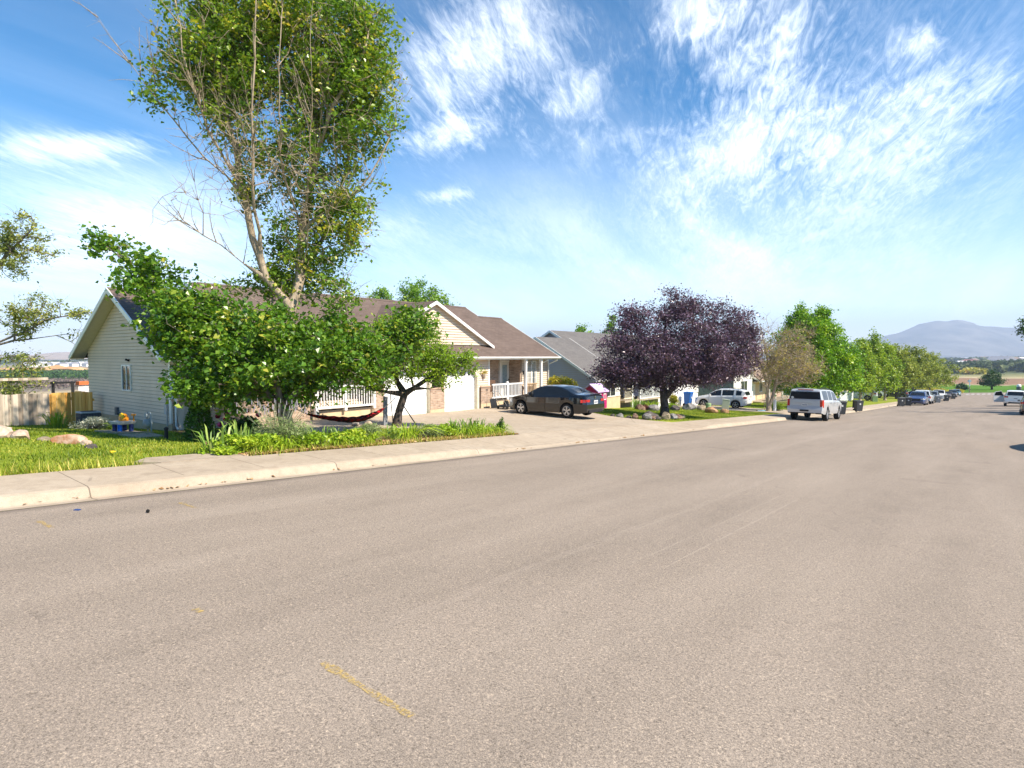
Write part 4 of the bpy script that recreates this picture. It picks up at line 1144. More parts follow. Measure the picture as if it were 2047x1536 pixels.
# street trees beyond, trees behind the houses, trees in the park
ga = lambda x, y: ground_noise(x, y)
aspen(-14.0, 90.0, 78.5, 128, 34, 'light green upright tree with a pale trunk, just right of the maple', 51, n=9000, leaf=.17)
aspen(-13.6, 97.0, 84.0, 144, 30, 'tallest of the light green street trees, pointed top', 52, n=9500, leaf=.17)
aspen(-13.2, 106.0, 90.0, 122, 36, 'yellow green leafy tree spreading low over the parked people carrier', 53, n=9500, leaf=.18)
aspen(-13.4, 121.0, 102.5, 113, 46, 'olive green willow with a rounded crown behind the light green trees', 54, lm='willow', bark='bark_dark', n=12000, leaf=.20, name='willow_tree', wide=1.2)
aspen(-12.6, 138.0, 115.2, 112, 54, 'pale olive willow, right-hand one of the pair, ending the row', 55, lm='willow', bark='bark_grey', n=12000, leaf=.21, name='willow_tree', wide=1.2)
aspen(-11.6, 160.0, 131.6, 92, 60, 'wide pale willow at the far end of the tree row', 56, lm='willow', bark='bark_grey', n=9000, leaf=.22, name='willow_tree')
S = 52/1200
tree('garden_tree', 'rounded green tree rising behind the brown roof right of the cottonwood', -38.7, 35.5, [px((0, 0, 0), (0, 100, 0), (0, 220, 0)), px((0, 100, 0), (-40, 190, 0)), px((0, 100, 0), (40, 190, 0))],
     [el(0, 232, 0, 52, 40, 2.2, 1.2), el(-14, 258, 0, 30, 24, 1.2), el(45, 210, 0, 32, 24, 1.4), el(0, 180, 0, 70, 50, 2.6), el(62, 216, 0, 12, 14, .6)], 330, 14000, .15, LM['back'], M['bark_grey'], z0=-3.6, r0=.01, sigma=.24, seed=61, trunk_r=.18, group='trees behind the houses')
tree('garden_tree', 'small green tree top just showing behind the roof beside the cottonwood', -40.0, 32.0, [px((0, 0, 0), (0, 210, 0))],
     [el(0, 252, 0, 22, 20, 1.0, 1.2), el(8, 232, 0, 26, 24, 1.0), el(0, 190, 0, 30, 40, 1.0)], 140, 4500, .14, LM['back'], M['bark_grey'], z0=-3.9, r0=.01, sigma=.2, seed=62, trunk_r=.12, group='trees behind the houses')
S = 68/1200
for k, (x, y, h, w, lab) in enumerate(((-36.7, 58.0, 188, 18, 'leftmost slim green tree behind the grey house'), (-35.9, 59.5, 168, 18, 'middle shorter green tree behind the grey house'), (-35.0, 61.5, 205, 18, 'tallest slim green tree behind the grey house'))):
    tree('garden_tree', lab, x, y, [px((0, 0, 0), (0, h*.8, 0))], [el(0, h*.82, 0, w, h*.18, .9, 1.2), el(0, h*.6, 0, w*1.4, h*.25, 1.2)], 130, 4200, .18, LM['back'], M['bark_grey'], r0=.012, sigma=.22, seed=70+k, trunk_r=.12, group='trees behind the houses', z0=-4.7)
# feathery tree whose branches reach in from the left
S = 24.0/1200
tree('feathery_tree', 'airy light-leaved tree at the left edge with branches reaching over the old fence', -32.7, 4.4,
     [px((0, 0, 0), (10, 120, 0), (20, 220, 0), (30, 330, 0), (50, 480, .2)),
      px((12, 130, 0), (60, 190, -.3), (150, 230, -.3), (215, 262, -.3), (300, 275, -.3), (345, 292, -.3)),
      px((60, 190, -.3), (140, 222, 0), (220, 232, .1), (270, 205, .1)),
      px((20, 220, 0), (80, 330, 0), (150, 410, 0), (190, 450, 0)),
      px((10, 120, 0), (60, 130, .2), (110, 135, .2), (150, 110, .2)),
      px((10, 100, 0), (-60, 200, 0), (-110, 330, 0))],
     [el(170, 435, 0, 52, 46, .8, 1.1), el(190, 395, .1, 40, 30, .6, .9), el(130, 400, 0, 60, 70, .9, .9), el(205, 285, -.3, 55, 30, .6, 1.0), el(165, 270, 0, 50, 45, .8, .9), el(285, 282, -.3, 48, 14, .4, .8), el(335, 292, -.3, 26, 12, .3, .7), el(262, 222, .1, 34, 20, .4, .7), el(150, 165, .2, 50, 46, .8, 1.1), el(125, 120, .2, 50, 30, .7, 1.0), el(0, 380, 0, 120, 90, 1.5, .8), el(-60, 250, 0, 80, 100, 1.4, .7)],
     620, 20000, .10, LM['locust'], M['bark_grey'], z0=-2.0, r0=.0075, sigma=.13, seed=81, trunk_r=.16, extra_twigs=500, aspect=.5, clump=.8, tint_c=.2)
def park_tree(x, y, d, h, w, lab, seed):
    global S
    S = d/1200
    return tree('park_tree', lab, x, y, [px((0, 0, 0), (0, h*.3, 0), (0, h*.85, 0))], [el(0, h*.45, 0, w, h*.25, w*S, 1.2), el(0, h*.7, 0, w*.62, h*.2, w*S*.6), el(0, h*.88, 0, w*.3, h*.12, w*S*.3), el(-w*.3, h*.32, 0, w*.6, h*.14, w*S*.6), el(w*.3, h*.34, 0, w*.6, h*.14, w*S*.6)],
         260, 6500, .30, LM['dark'], M['bark_dark'], r0=.02, sigma=.4, seed=seed, trunk_r=.3, group='trees on the park lawn')
park_tree(-1.5, 262, 207, 42, 24, 'round dark green tree standing alone on the park lawn at the end of the street', 91)
park_tree(10.5, 247, 186, 48, 26, 'dark green tree at the right edge of the park lawn', 92)
park_tree(-9.8, 262, 211, 12, 8, 'low dark bush at the left side of the park lawn', 93)
# a tree on the right side of the street: only a leafy branch tip and its shadow reach the view
S = 1/50
tree('street_tree', 'tree on the right side of the street with only a branch tip in view', 5.4, 68.2, [px((0, 0, 0), (0, 90, 0), (0, 260, 0)), px((0, 110, 0), (-80, 230, 0), (-160, 320, .2), (-225, 360, .2)), px((0, 150, 0), (60, 250, 0))],
     [el(0, 260, 0, 110, 80, 1.8), el(-234, 362, .2, 26, 42, .5, 2.0), el(-180, 335, .2, 36, 26, .5, 1.5), el(0, 350, 0, 80, 60, 1.4), el(60, 250, 0, 90, 60, 1.6)], 300, 9000, .13, LM['dark'], M['bark_dark'], z0=-3.0, r0=.009, sigma=.2, seed=95, trunk_r=.17, group='trees along the right pavement')
for k, (x, y, h, lab) in enumerate(((9.6, 78.6, 760, 'farther of two tall slim poplars on the right side, outside the view'), (9.4, 73.2, 700, 'nearer of two tall slim poplars on the right side, outside the view'))):
    tree('street_tree', lab, x, y, [px((0, 0, 0), (0, h*.4, 0), (0, h*.95, 0))], [el(0, h*.45, 0, 34, h*.25, .65), el(0, h*.75, 0, 28, h*.22, .55)], 220, 6500, .15, LM['dark'], M['bark_dark'], z0=-3.2, r0=.009, sigma=.18, seed=96+k*5, trunk_r=.17, group='trees along the right pavement')
S = 1/60
tree('street_tree', 'thin-branched young tree on the right side of the street, outside the view', 6.9, 25.0, [px((0, 0, 0), (0, 60, 0), (0, 190, 0)), px((0, 70, 0), (-50, 150, -.3)), px((0, 90, 0), (40, 180, .2))], [el(0, 180, 0, 60, 60, .8), el(-40, 150, -.3, 40, 40, .6)], 120, 700, .09, LM['aspen'], M['bark_grey'], r0=.008, sigma=.15, seed=97, trunk_r=.08, group='trees along the right pavement')

# ------------------------------------------------------------------ flower bed and shrubs
def blades(name, label, x, y, lm, n, rad, h, w, lean=.5, seed=0, cat='plant', group=None, extra=None, z=None, flop=.5):
    """a clump of strap leaves, each bending outward in three segments"""
    rg = np.random.default_rng(seed)
    z0 = (ground_noise(x, y) if z is None else z)-.02
    root = thing(name, label, cat, (x, y, z0), 0, group)
    a = rg.random(n)*2*np.pi; r = rad*np.sqrt(rg.random(n))
    base = np.stack([r*np.cos(a), r*np.sin(a), np.zeros(n)], 1)
    out = np.stack([np.cos(a+rg.normal(size=n)*.6), np.sin(a+rg.normal(size=n)*.6), np.zeros(n)], 1)
    H = h*rg.uniform(.55, 1.1, n)[:, None]; ln = lean*rg.uniform(.2, 1.2, n)[:, None]
    p1 = base+out*H*ln*.25+np.array([0, 0, 1])*H*.5
    p2 = base+out*H*ln*.65+np.array([0, 0, 1])*H*(.92-.25*flop*ln)
    p3 = base+out*H*ln*(1.0+.5*flop)+np.array([0, 0, 1])*H*(1.05-.75*flop*ln)
    side = unit(np.cross(out, np.array([0, 0, 1.0]))+rg.normal(size=(n, 3))*.35)*(w*rg.uniform(.6, 1.2, n)[:, None]*.5)
    v = np.stack([base-side*.7, base+side*.7, p1-side, p1+side, p2-side*.8, p2+side*.8, p3-side*.06, p3+side*.06], 1).reshape(-1, 3)
    f = np.array([[0, 1, 3, 2], [2, 3, 5, 4], [4, 5, 7, 6]])
    idx = (f[None]+(np.arange(n)*8)[:, None, None]).reshape(-1)
    t = np.clip(.45+rg.normal(size=n)*.2, 0, 1)
    np_mesh('leaves', v, 4, idx, lm, root, tint=np.repeat(t, 3))
    return root
def mound(name, label, x, y, lm, n, rx, ry, rz, leaf, seed=0, cat='plant', group=None, aspect=.3, stems=60, up=.6, z=None, full=False, lobes=7):
    """a rounded bush: leaves in overlapping lobes with thin stems inside"""
    rg = np.random.default_rng(seed)
    z0 = (ground_noise(x, y) if z is None else z)-.02
    root = thing(name, label, cat, (x, y, z0), 0, group)
    a = rg.random(stems)*2*np.pi; e = rg.uniform(.15, 1, stems)
    tipv = np.stack([np.cos(a)*rx*np.sqrt(1-e*e*.9), np.sin(a)*ry*np.sqrt(1-e*e*.9), e*rz*2*.9], 1)*rg.uniform(.6, .95, stems)[:, None]
    v, idx = tubes_np(tipv*.05, tipv, np.full(stems, .012), np.full(stems, .004), 4)
    np_mesh('stems', v, 4, idx, M['bark_grey'], root)
    c = np.stack([rg.uniform(-.55, .55, lobes)*rx, rg.uniform(-.55, .55, lobes)*ry, rz*rg.uniform(.5, 1.45, lobes)], 1)
    c = np.concatenate([c, [[0, 0, rz*.9]]]); k = rg.integers(0, len(c), n)
    d = unit(rg.normal(size=(n, 3)))*(rg.random(n)**.33)[:, None]
    rs = np.array([rx, ry, rz])*rg.uniform(.40, .62, (len(c), 1)); rs[-1] = np.array([rx, ry, rz])*.85
    C = c[k]+d*rs[k]; C[:, 2] = np.maximum(C[:, 2], .02)
    lv, li_ = leaves_np(C, leaf, rg, up, aspect)
    tint = np.clip(.45+rg.normal(size=len(c))[k]*.12+rg.normal(size=n)*.16, 0, 1)
    np_mesh('leaves', lv, 3, li_, lm, root, tint=np.repeat(tint, 2))
    return root
GB = 'plants in the street-side flower bed'
LAV = [(-12.40, 7.05, .85, .78, 'large grey green lavender with flower spikes in front of the cottonwood'), (-12.30, 9.35, .56, .50, 'silvery green mound in the bed below the red hammock'), (-12.30, 11.6, .46, .46, 'silvery green mound in the bed below the fruit tree')]
for k, (x, y, r, hh, lab) in enumerate(LAV):
    o = mound('lavender_plant', lab, x, y, LM['lavender'], 4200, r, r*.95, hh*.55, .075, 100+k, group=GB, aspect=.16, up=1.2)
    if k == 0:
        rg = np.random.default_rng(5); n = 46; a = rg.random(n)*6.28; rr = np.sqrt(rg.random(n))*r*.9
        b = np.stack([np.cos(a)*rr*.6, np.sin(a)*rr*.6, np.full(n, hh*.75)], 1); e = np.stack([np.cos(a)*rr*1.1, np.sin(a)*rr*1.1, hh*(1.15+.3*rg.random(n))], 1)
        v, i_ = tubes_np(b, e, np.full(n, .004), np.full(n, .004), 3); np_mesh('flower_stalk', v, 4, i_, mat('lavender_stalk', (.24, .26, .16, 1), .7), o)
        v, i_ = tubes_np(e-np.array([0, 0, .09]), e, np.full(n, .011), np.full(n, .006), 4); np_mesh('flower_spike', v, 4, i_, mat('lavender_flower', (.30, .26, .31, 1), .7), o)['kind'] = 'stuff'
IR = [(-12.15, 5.55, 34, .62, 'iris', 'pale iris clump with broad blades at the left end of the bed'), (-12.45, 6.2, 40, .66, 'iris', 'tall pale iris clump behind the yellow green groundcover'), (-12.65, 7.6, 40, .46, 'iris', 'iris clump right behind the lavender'),
      (-12.50, 8.15, 46, .44, 'iris', 'dark upright iris clump at the foot of the cottonwood, right side'), (-12.45, 8.75, 46, .44, 'iris', 'iris clump left of the silvery mound under the hammock'), (-12.40, 10.3, 40, .40, 'iris', 'iris clump below the fruit tree trunk'),
      (-12.20, 12.4, 42, .52, 'iris', 'iris clump right of the second silvery mound'), (-12.30, 13.05, 46, .55, 'iris', 'upright iris clump near the drive end of the bed'), (-12.45, 13.6, 40, .50, 'iris', 'last iris clump at the drive end of the bed')]
for k, (x, y, n, hh, lm, lab) in enumerate(IR): blades('iris_plant', lab, x, y, LM[lm], n, .22, hh, .042, .55, 200+k, group=GB, flop=.25)
DL = [(-11.85, 6.35, .34, 'yellow green arching daylily below the lavender, left'), (-11.85, 6.85, .36, 'yellow green arching daylily at the pavement edge below the lavender'), (-11.90, 8.3, .30, 'bright green low clump at the pavement edge right of the lavender'), (-11.90, 9.0, .34, 'arching daylily left of the silvery mound'), (-12.15, 10.6, .42, 'deep green arching clump in front of the fruit tree'), (-11.90, 12.6, .36, 'light green daylily right of the second silvery mound'), (-11.95, 13.3, .34, 'light green daylily near the drive end of the bed'), (-11.95, 13.95, .32, 'light green daylily beside the spire-shaped plant')]
for k, (x, y, hh, lab) in enumerate(DL): blades('daylily_plant', lab, x, y, LM['lily'], 130, .26, hh*1.3, .026, 1.1, 230+k, group=GB, flop=.9)
GC = [(-11.95, 5.75, 'low yellow green groundcover at the left end of the bed'), (-12.15, 6.5, 'leafy yellow green herb in front of the iris blades'), (-11.90, 7.6, 'low leafy herb right of the lavender'), (-12.00, 8.55, 'fresh green leafy herb below the dark iris clump'), (-12.30, 12.0, 'leafy herb between the mound and the drive end irises')]
for k, (x, y, lab) in enumerate(GC): mound('herb_plant', lab, x, y, LM['lily'], 2400, .52, .46, .22, .07, 250+k, group=GB, aspect=.6)
mound('spire_plant', 'small upright leafy spire at the drive end of the flower bed', -11.9, 14.12, LM['arbor'], 700, .13, .13, .30, .075, 260, aspect=.35)
mound('peony_plant', 'dark green peony bush with red and pink blooms by the brick wall', -16.4, 8.25, LM['peony'], 2600, .62, .55, .36, .10, 261, aspect=.5)
pe = bpy.data.objects['peony_plant']
for k, (u, w_, v_, c) in enumerate(((-.50, .40, -.25, 'a'), (-.62, .62, -.1, 'b'), (-.42, .68, 0, 'b'), (-.28, .56, -.35, 'c'), (-.22, .86, .1, 'b'), (.05, .80, -.2, 'c'), (.22, .78, -.2, 'c'), (.55, .66, -.2, 'a'))):
    col = {'a': (.55, .05, .16, 1), 'b': (.20, .012, .02, 1), 'c': (.55, .015, .012, 1)}[c]
    q = MB(); q.blob((0, 0, 0), .085, .085, .07, .5, 2, 300+k); f = q.build('bloom', mat('bloom_'+{'a': 'pink', 'b': 'crimson', 'c': 'red'}[c], col, .6, .3, vary=.35, scale=25), pe)
    f.location = (u*CA-v_*SA, u*SA+v_*CA, w_)
# arborvitae cone
rg = np.random.default_rng(44)
ar = thing('conifer_shrub', 'small dark arborvitae cone by the brick front wall', 'shrub', (-15.6, 6.75, ground_noise(-15.6, 6.75)-.03))
n = 5200; h_ = rg.random(n)**.8*1.28; a = rg.random(n)*6.28; rr = (.36*(1-(h_/1.34)**1.4)+.02)*(.55+.45*rg.random(n)**.4)*(1+.16*np.sin(a*5+h_*9))
lv, li_ = leaves_np(np.stack([np.cos(a)*rr, np.sin(a)*rr, h_+.03], 1), .065, rg, .2, .45); np_mesh('foliage', lv, 3, li_, LM['arbor'], ar, tint=np.repeat(np.clip(.4+rg.normal(size=n)*.2, 0, 1), 2))
v, i_ = tubes_np([[0, 0, 0]], [[0, 0, 1.2]], np.array([.05]), np.array([.01]), 6); np_mesh('stem', v, 4, i_, M['bark_dark'], ar)
mound('golden_shrub', 'rounded yellow green shrub with reddish tips at the right end of the duplex', -18.7, 27.75, LM['gold'], 8000, .95, .9, 1.0, .10, 262, cat='shrub', aspect=.5)
mound('silver_plant', 'low silvery grey bush in front of the air conditioner', -21.9, 6.25, LM['silver'], 2600, .78, .5, .24, .05, 263, aspect=.4)
blades('lily_plant', 'bright green strap-leaved clump left of the air conditioner', -24.6, 6.0, LM['lily'], 60, .25, .55, .04, .7, 264)
blades('lily_plant', 'bright green strap-leaved clump beside the water table', -21.0, 6.7, LM['lily'], 50, .22, .36, .03, .7, 265)
GN = 'plants in front of the grey house'
blades('lily_plant', 'deep green clump by the grey house foundation', -18.4, 35.9, LM['iris'], 60, .35, .75, .05, .8, 266, group=GN)
blades('lily_plant', 'bright yellow green clump by the grey house railing', -17.8, 36.6, LM['lily'], 90, .35, .6, .05, .9, 267, group=GN)
mound('rose_bush', 'small red-leaved bush among the rocks by the grey house', -17.6, 35.3, leaf_mat('red_leaf', [(0, (.10, .02, .03, 1)), (1, (.32, .07, .09, 1))]), 700, .4, .4, .22, .07, 268, group=GN)
mound('herb_plant', 'green leafy mound left of the plum trunk behind the lawn', -17.2, 38.6, LM['lily'], 1600, .6, .5, .26, .08, 269, group=GN, aspect=.5)
mound('golden_shrub', 'yellow green shrub rising behind the plum trunk', -17.6, 39.8, LM['gold'], 2200, .5, .5, .55, .09, 270, cat='shrub', group=GN, aspect=.5)
mound('low_shrub', 'dark green bush at the foot of the bare tree', -12.9, 47.2, LM['aspen'], 1500, .6, .6, .45, .09, 271, cat='shrub')
mound('yellow_shrub', 'yellow wild bush beyond the last parked cars', -14.5, 208, LM['gold'], 2500, 5, 3, .9, .35, 272, cat='shrub', group='bushes at the end of the street')
mound('yellow_shrub', 'tawny bush beside the street name post', -9.4, 217, LM['gold'], 1500, 2.2, 2, .9, .3, 273, cat='shrub', group='bushes at the end of the street')
# ------------------------------------------------------------------ turf
def turf(name, poly, n, h, seed, zf=ground_noise, clear=()):
    rg = np.random.default_rng(seed)
    xs = np.array([p[0] for p in poly]); ys_ = np.array([p[1] for p in poly])
    P = np.stack([rg.uniform(xs.min(), xs.max(), n*2), rg.uniform(ys_.min(), ys_.max(), n*2)], 1)
    ins = np.zeros(len(P), bool); j = len(poly)-1
    for i in range(len(poly)):
        c = ((ys_[i] > P[:, 1]) != (ys_[j] > P[:, 1])) & (P[:, 0] < (xs[j]-xs[i])*(P[:, 1]-ys_[i])/(ys_[j]-ys_[i]+1e-12)+xs[i])
        ins ^= c; j = i
    P = P[ins][:n]; m = len(P)
    worn = np.sin(P[:, 0]*1.9+P[:, 1]*.7)*np.sin(P[:, 1]*1.3-P[:, 0]*.5)+.45*rg.normal(size=m)
    keep = worn < .95; P = P[keep]; worn = worn[keep]; m = len(P)
    z = np.array([zf(x, y) for x, y in P])
    a = rg.random(m)*6.28; H = h*rg.uniform(.5, 1.4, m)[:, None]*(1-.25*np.clip(worn, -1, 1))[:, None]
    d = np.stack([np.cos(a), np.sin(a), np.zeros(m)], 1); s = np.stack([-np.sin(a), np.cos(a), np.zeros(m)], 1)*(.010+.008*rg.random(m))[:, None]
    b = np.stack([P[:, 0], P[:, 1], z-.01], 1); tip = b+np.array([0, 0, 1])*H+d*H*rg.uniform(.1, .8, m)[:, None]
    v = np.stack([b-s, b+s, tip], 1).reshape(-1, 3)
    t = np.clip(.42+.20*worn+rg.normal(size=m)*.16, 0, 1)
    o = np_mesh(name, v, 3, np.arange(m*3), LM['grass'], None, tint=t)
    return tag(o, kind='stuff')
turf('grass', [(-11.25, -4), (-11.25, 3.9), (-12.1, 4.2), (-12.3, 5.3), (-11.9, 5.8), (-13.3, 6.2), (-15.0, 8.2), (-19.9, 7.5), (-27.5, 7.5), (-27.5, -4)], 100000, .055, 1)
turf('grass', [(-13.3, 8.2), (-13.2, 13.4), (-13.8, 13.6), (-15.1, 13.0), (-15.8, 12.1), (-15.5, 10.8), (-15.6, 9.8), (-14.6, 8.6)], 24000, .06, 2)
turf('grass', [(-12.2, 25.3), (-11.3, 28.5), (-11.3, 42.5), (-13.5, 42.8), (-17.5, 42.6), (-17.3, 38.0), (-18.5, 33.0), (-18.0, 28.2), (-15.6, 25.7)], 60000, .065, 3)
turf('grass', [(-11.3, 50.6), (-11.3, 70), (-20, 70), (-20, 50.8)], 30000, .08, 4)
def weeds(name, y0, y1, n, seed):
    rg = np.random.default_rng(seed); y = rg.uniform(y0, y1, n); x = -11.21-np.abs(rg.normal(size=n))*.16
    a = rg.random(n)*6.28; H = rg.uniform(.05, .22, n)[:, None]; d = np.stack([np.cos(a), np.sin(a), np.zeros(n)], 1); s = np.stack([-np.sin(a), np.cos(a), np.zeros(n)], 1)*.008
    b = np.stack([x, y, [g(t)+.15 for t in y]], 1); tip = b+np.array([0, 0, 1])*H+d*H*.6
    return tag(np_mesh(name, np.stack([b-s, b+s, tip], 1).reshape(-1, 3), 3, np.arange(n*3), LM['grass'], None, tint=np.clip(.6+.2*rg.normal(size=n), 0, 1)), kind='stuff')
weeds('weeds', -3, 3.9, 1900, 9)
weeds('weeds', 5.8, 14, 1500, 10)
# bark mulch in the bed
draped('bed_soil', [(-11.22, 5.8), (-11.22, 14.15), (-13.2, 13.6), (-13.25, 8.2), (-14.5, 8.4), (-16.5, 8.9), (-17.6, 8.6), (-19.95, 8.2), (-19.95, 7.7), (-15.2, 6.6), (-13.3, 6.1)], mat('bark_mulch', (.17, .105, .06, 1), .95, .1, vary=.6, scale=20, bump=.6), .035, .1, .5)
rg = np.random.default_rng(77); n = 2600
C = np.stack([-11.25-np.abs(rg.normal(size=n))*.35, rg.uniform(5.7, 14.2, n), np.zeros(n)], 1); C[:, 2] = [ground_noise(a, b)+.06 for a, b in C[:, :2]]
lv, li_ = leaves_np(C, .07, rg, 2.0, .7)
LM['dry'] = leaf_mat('dry_leaf', [(0, (.24, .13, .05, 1)), (.5, (.40, .24, .11, 1)), (1, (.58, .42, .24, 1))], .7, .2, .2)
tag(np_mesh('fallen_leaves', lv, 3, li_, LM['dry'], None, tint=np.repeat(np.clip(.5+.3*rg.normal(size=n), 0, 1), 2)), kind='stuff')
n = 90; C = np.stack([-9.66-np.abs(rg.normal(size=n))*.05, rg.choice([3, 4.2, 5.1, 7.5, 12, 15.5, 18.5, 21, 24], n)+rg.normal(size=n)*.6, np.zeros(n)], 1); C[:, 2] = [g(b)+.012 for a, b in C[:, :2]]
lv, li_ = leaves_np(C, .06, rg, 2.0, .7); tag(np_mesh('gutter_litter', lv, 3, li_, LM['dry'], None, tint=np.repeat(np.clip(.4+.3*rg.normal(size=n), 0, 1), 2)), kind='stuff')
# ------------------------------------------------------------------ vehicles
def paint(name, col, rough=.32, metal=.0, dirt=1.0):
    if name in MATS: return MATS[name]
    m = bpy.data.materials.new(name); k = NT(m)
    n1 = k.noise(k.obj(), 2.5, 5); n2 = k.noise(k.obj(), 30, 3)
    dust = k.ramp(k.math('ADD', k.math('MULTIPLY', n1, .7), k.math('MULTIPLY', n2, .3)), [(.45, 0), (.8, .05*dirt)])
    s = k.sep(k.obj())
    lowd = k.math('MULTIPLY', k.ramp(s[2], [(.25, 1), (.75, 0)]), .22*dirt)
    c = k.mix(k.math('ADD', dust, k.math('MULTIPLY', lowd, n1)), col, (.30, .25, .19, 1))
    r = k.math('ADD', k.math('MULTIPLY', dust, 1.2), rough)
    k.done(k.bsdf(c, r, .5, metal, None, .8))
    MATS[name] = m
    return m
M['tail_red'] = mat('tail_lamp_red', (.42, .012, .012, 1), .15, .6, vary=.3, scale=20, coat=.6)
M['lamp_clear'] = mat('headlamp_clear', (.55, .57, .60, 1), .1, .7, .3, vary=.3, scale=20)
M['rim'] = mat('alloy_rim', (.62, .62, .63, 1), .3, .5, .8, vary=.1)
M['chrome'] = mat('chrome', (.72, .72, .73, 1), .12, .5, 1.0, vary=.03)
M['car_glass'] = glass_mat('car_glass', (.012, .015, .018, 1), .03)
M['plate'] = mat('plate_white', (.62, .62, .60, 1), .5)
M['plate_ink'] = mat('plate_ink', (.08, .09, .16, 1), .5)

def T(tab): return lambda x: lerp_tab(tab, x)
def smooth_tab(tab):
    def f(x):
        return (lerp_tab(tab, x-.05)+2*lerp_tab(tab, x)+lerp_tab(tab, x+.05))/4
    return f

def wheel_parts(root, x, y, r, w, side, spokes=5, rim=None, double=False):
    t = MB()
    ir = r*.66
    t.lathe([(ir, -w/2+.01), (r*.93, -w/2), (r, -w*.36), (r, w*.36), (r*.93, w/2), (ir, w/2-.01), (ir, -w/2+.01)], 28, axis='y', cap=False)
    wo = t.build('wheel', M['black'], root, smooth=40)
    wo.location = (x, y, r)
    b = MB(); s = side
    b.lathe([(ir+.004, -w*.30*s), (ir+.004, w*.44*s), (ir*.93, w*.46*s), (ir*.92, w*.30*s)], 28, axis='y', cap=False)
    b.lathe([(.01, w*.40*s), (ir*.22, w*.40*s), (ir*.24, w*.28*s), (.01, w*.25*s)], 16, axis='y')
    for k in range(spokes):
        for off in ((-.15, .15) if double else (0,)):
            a = 2*math.pi*k/spokes+.3; a2 = a+off
            p = (math.cos(a)*ir*.12, w*.36*s, math.sin(a)*ir*.12); q = (math.cos(a2)*ir*.97, w*.40*s, math.sin(a2)*ir*.97)
            b.bar(p, q, ir*(.13 if double else .26), .03)
    b.build('rim', rim or M['rim'], wo, smooth=35)
    d = MB(); d.lathe([(.0, w*.22*s), (ir*.96, w*.20*s), (ir*.96, w*.10*s), (0, w*.10*s)], 24, axis='y')
    d.build('brake_disc', M['dark'], wo)
    return wo

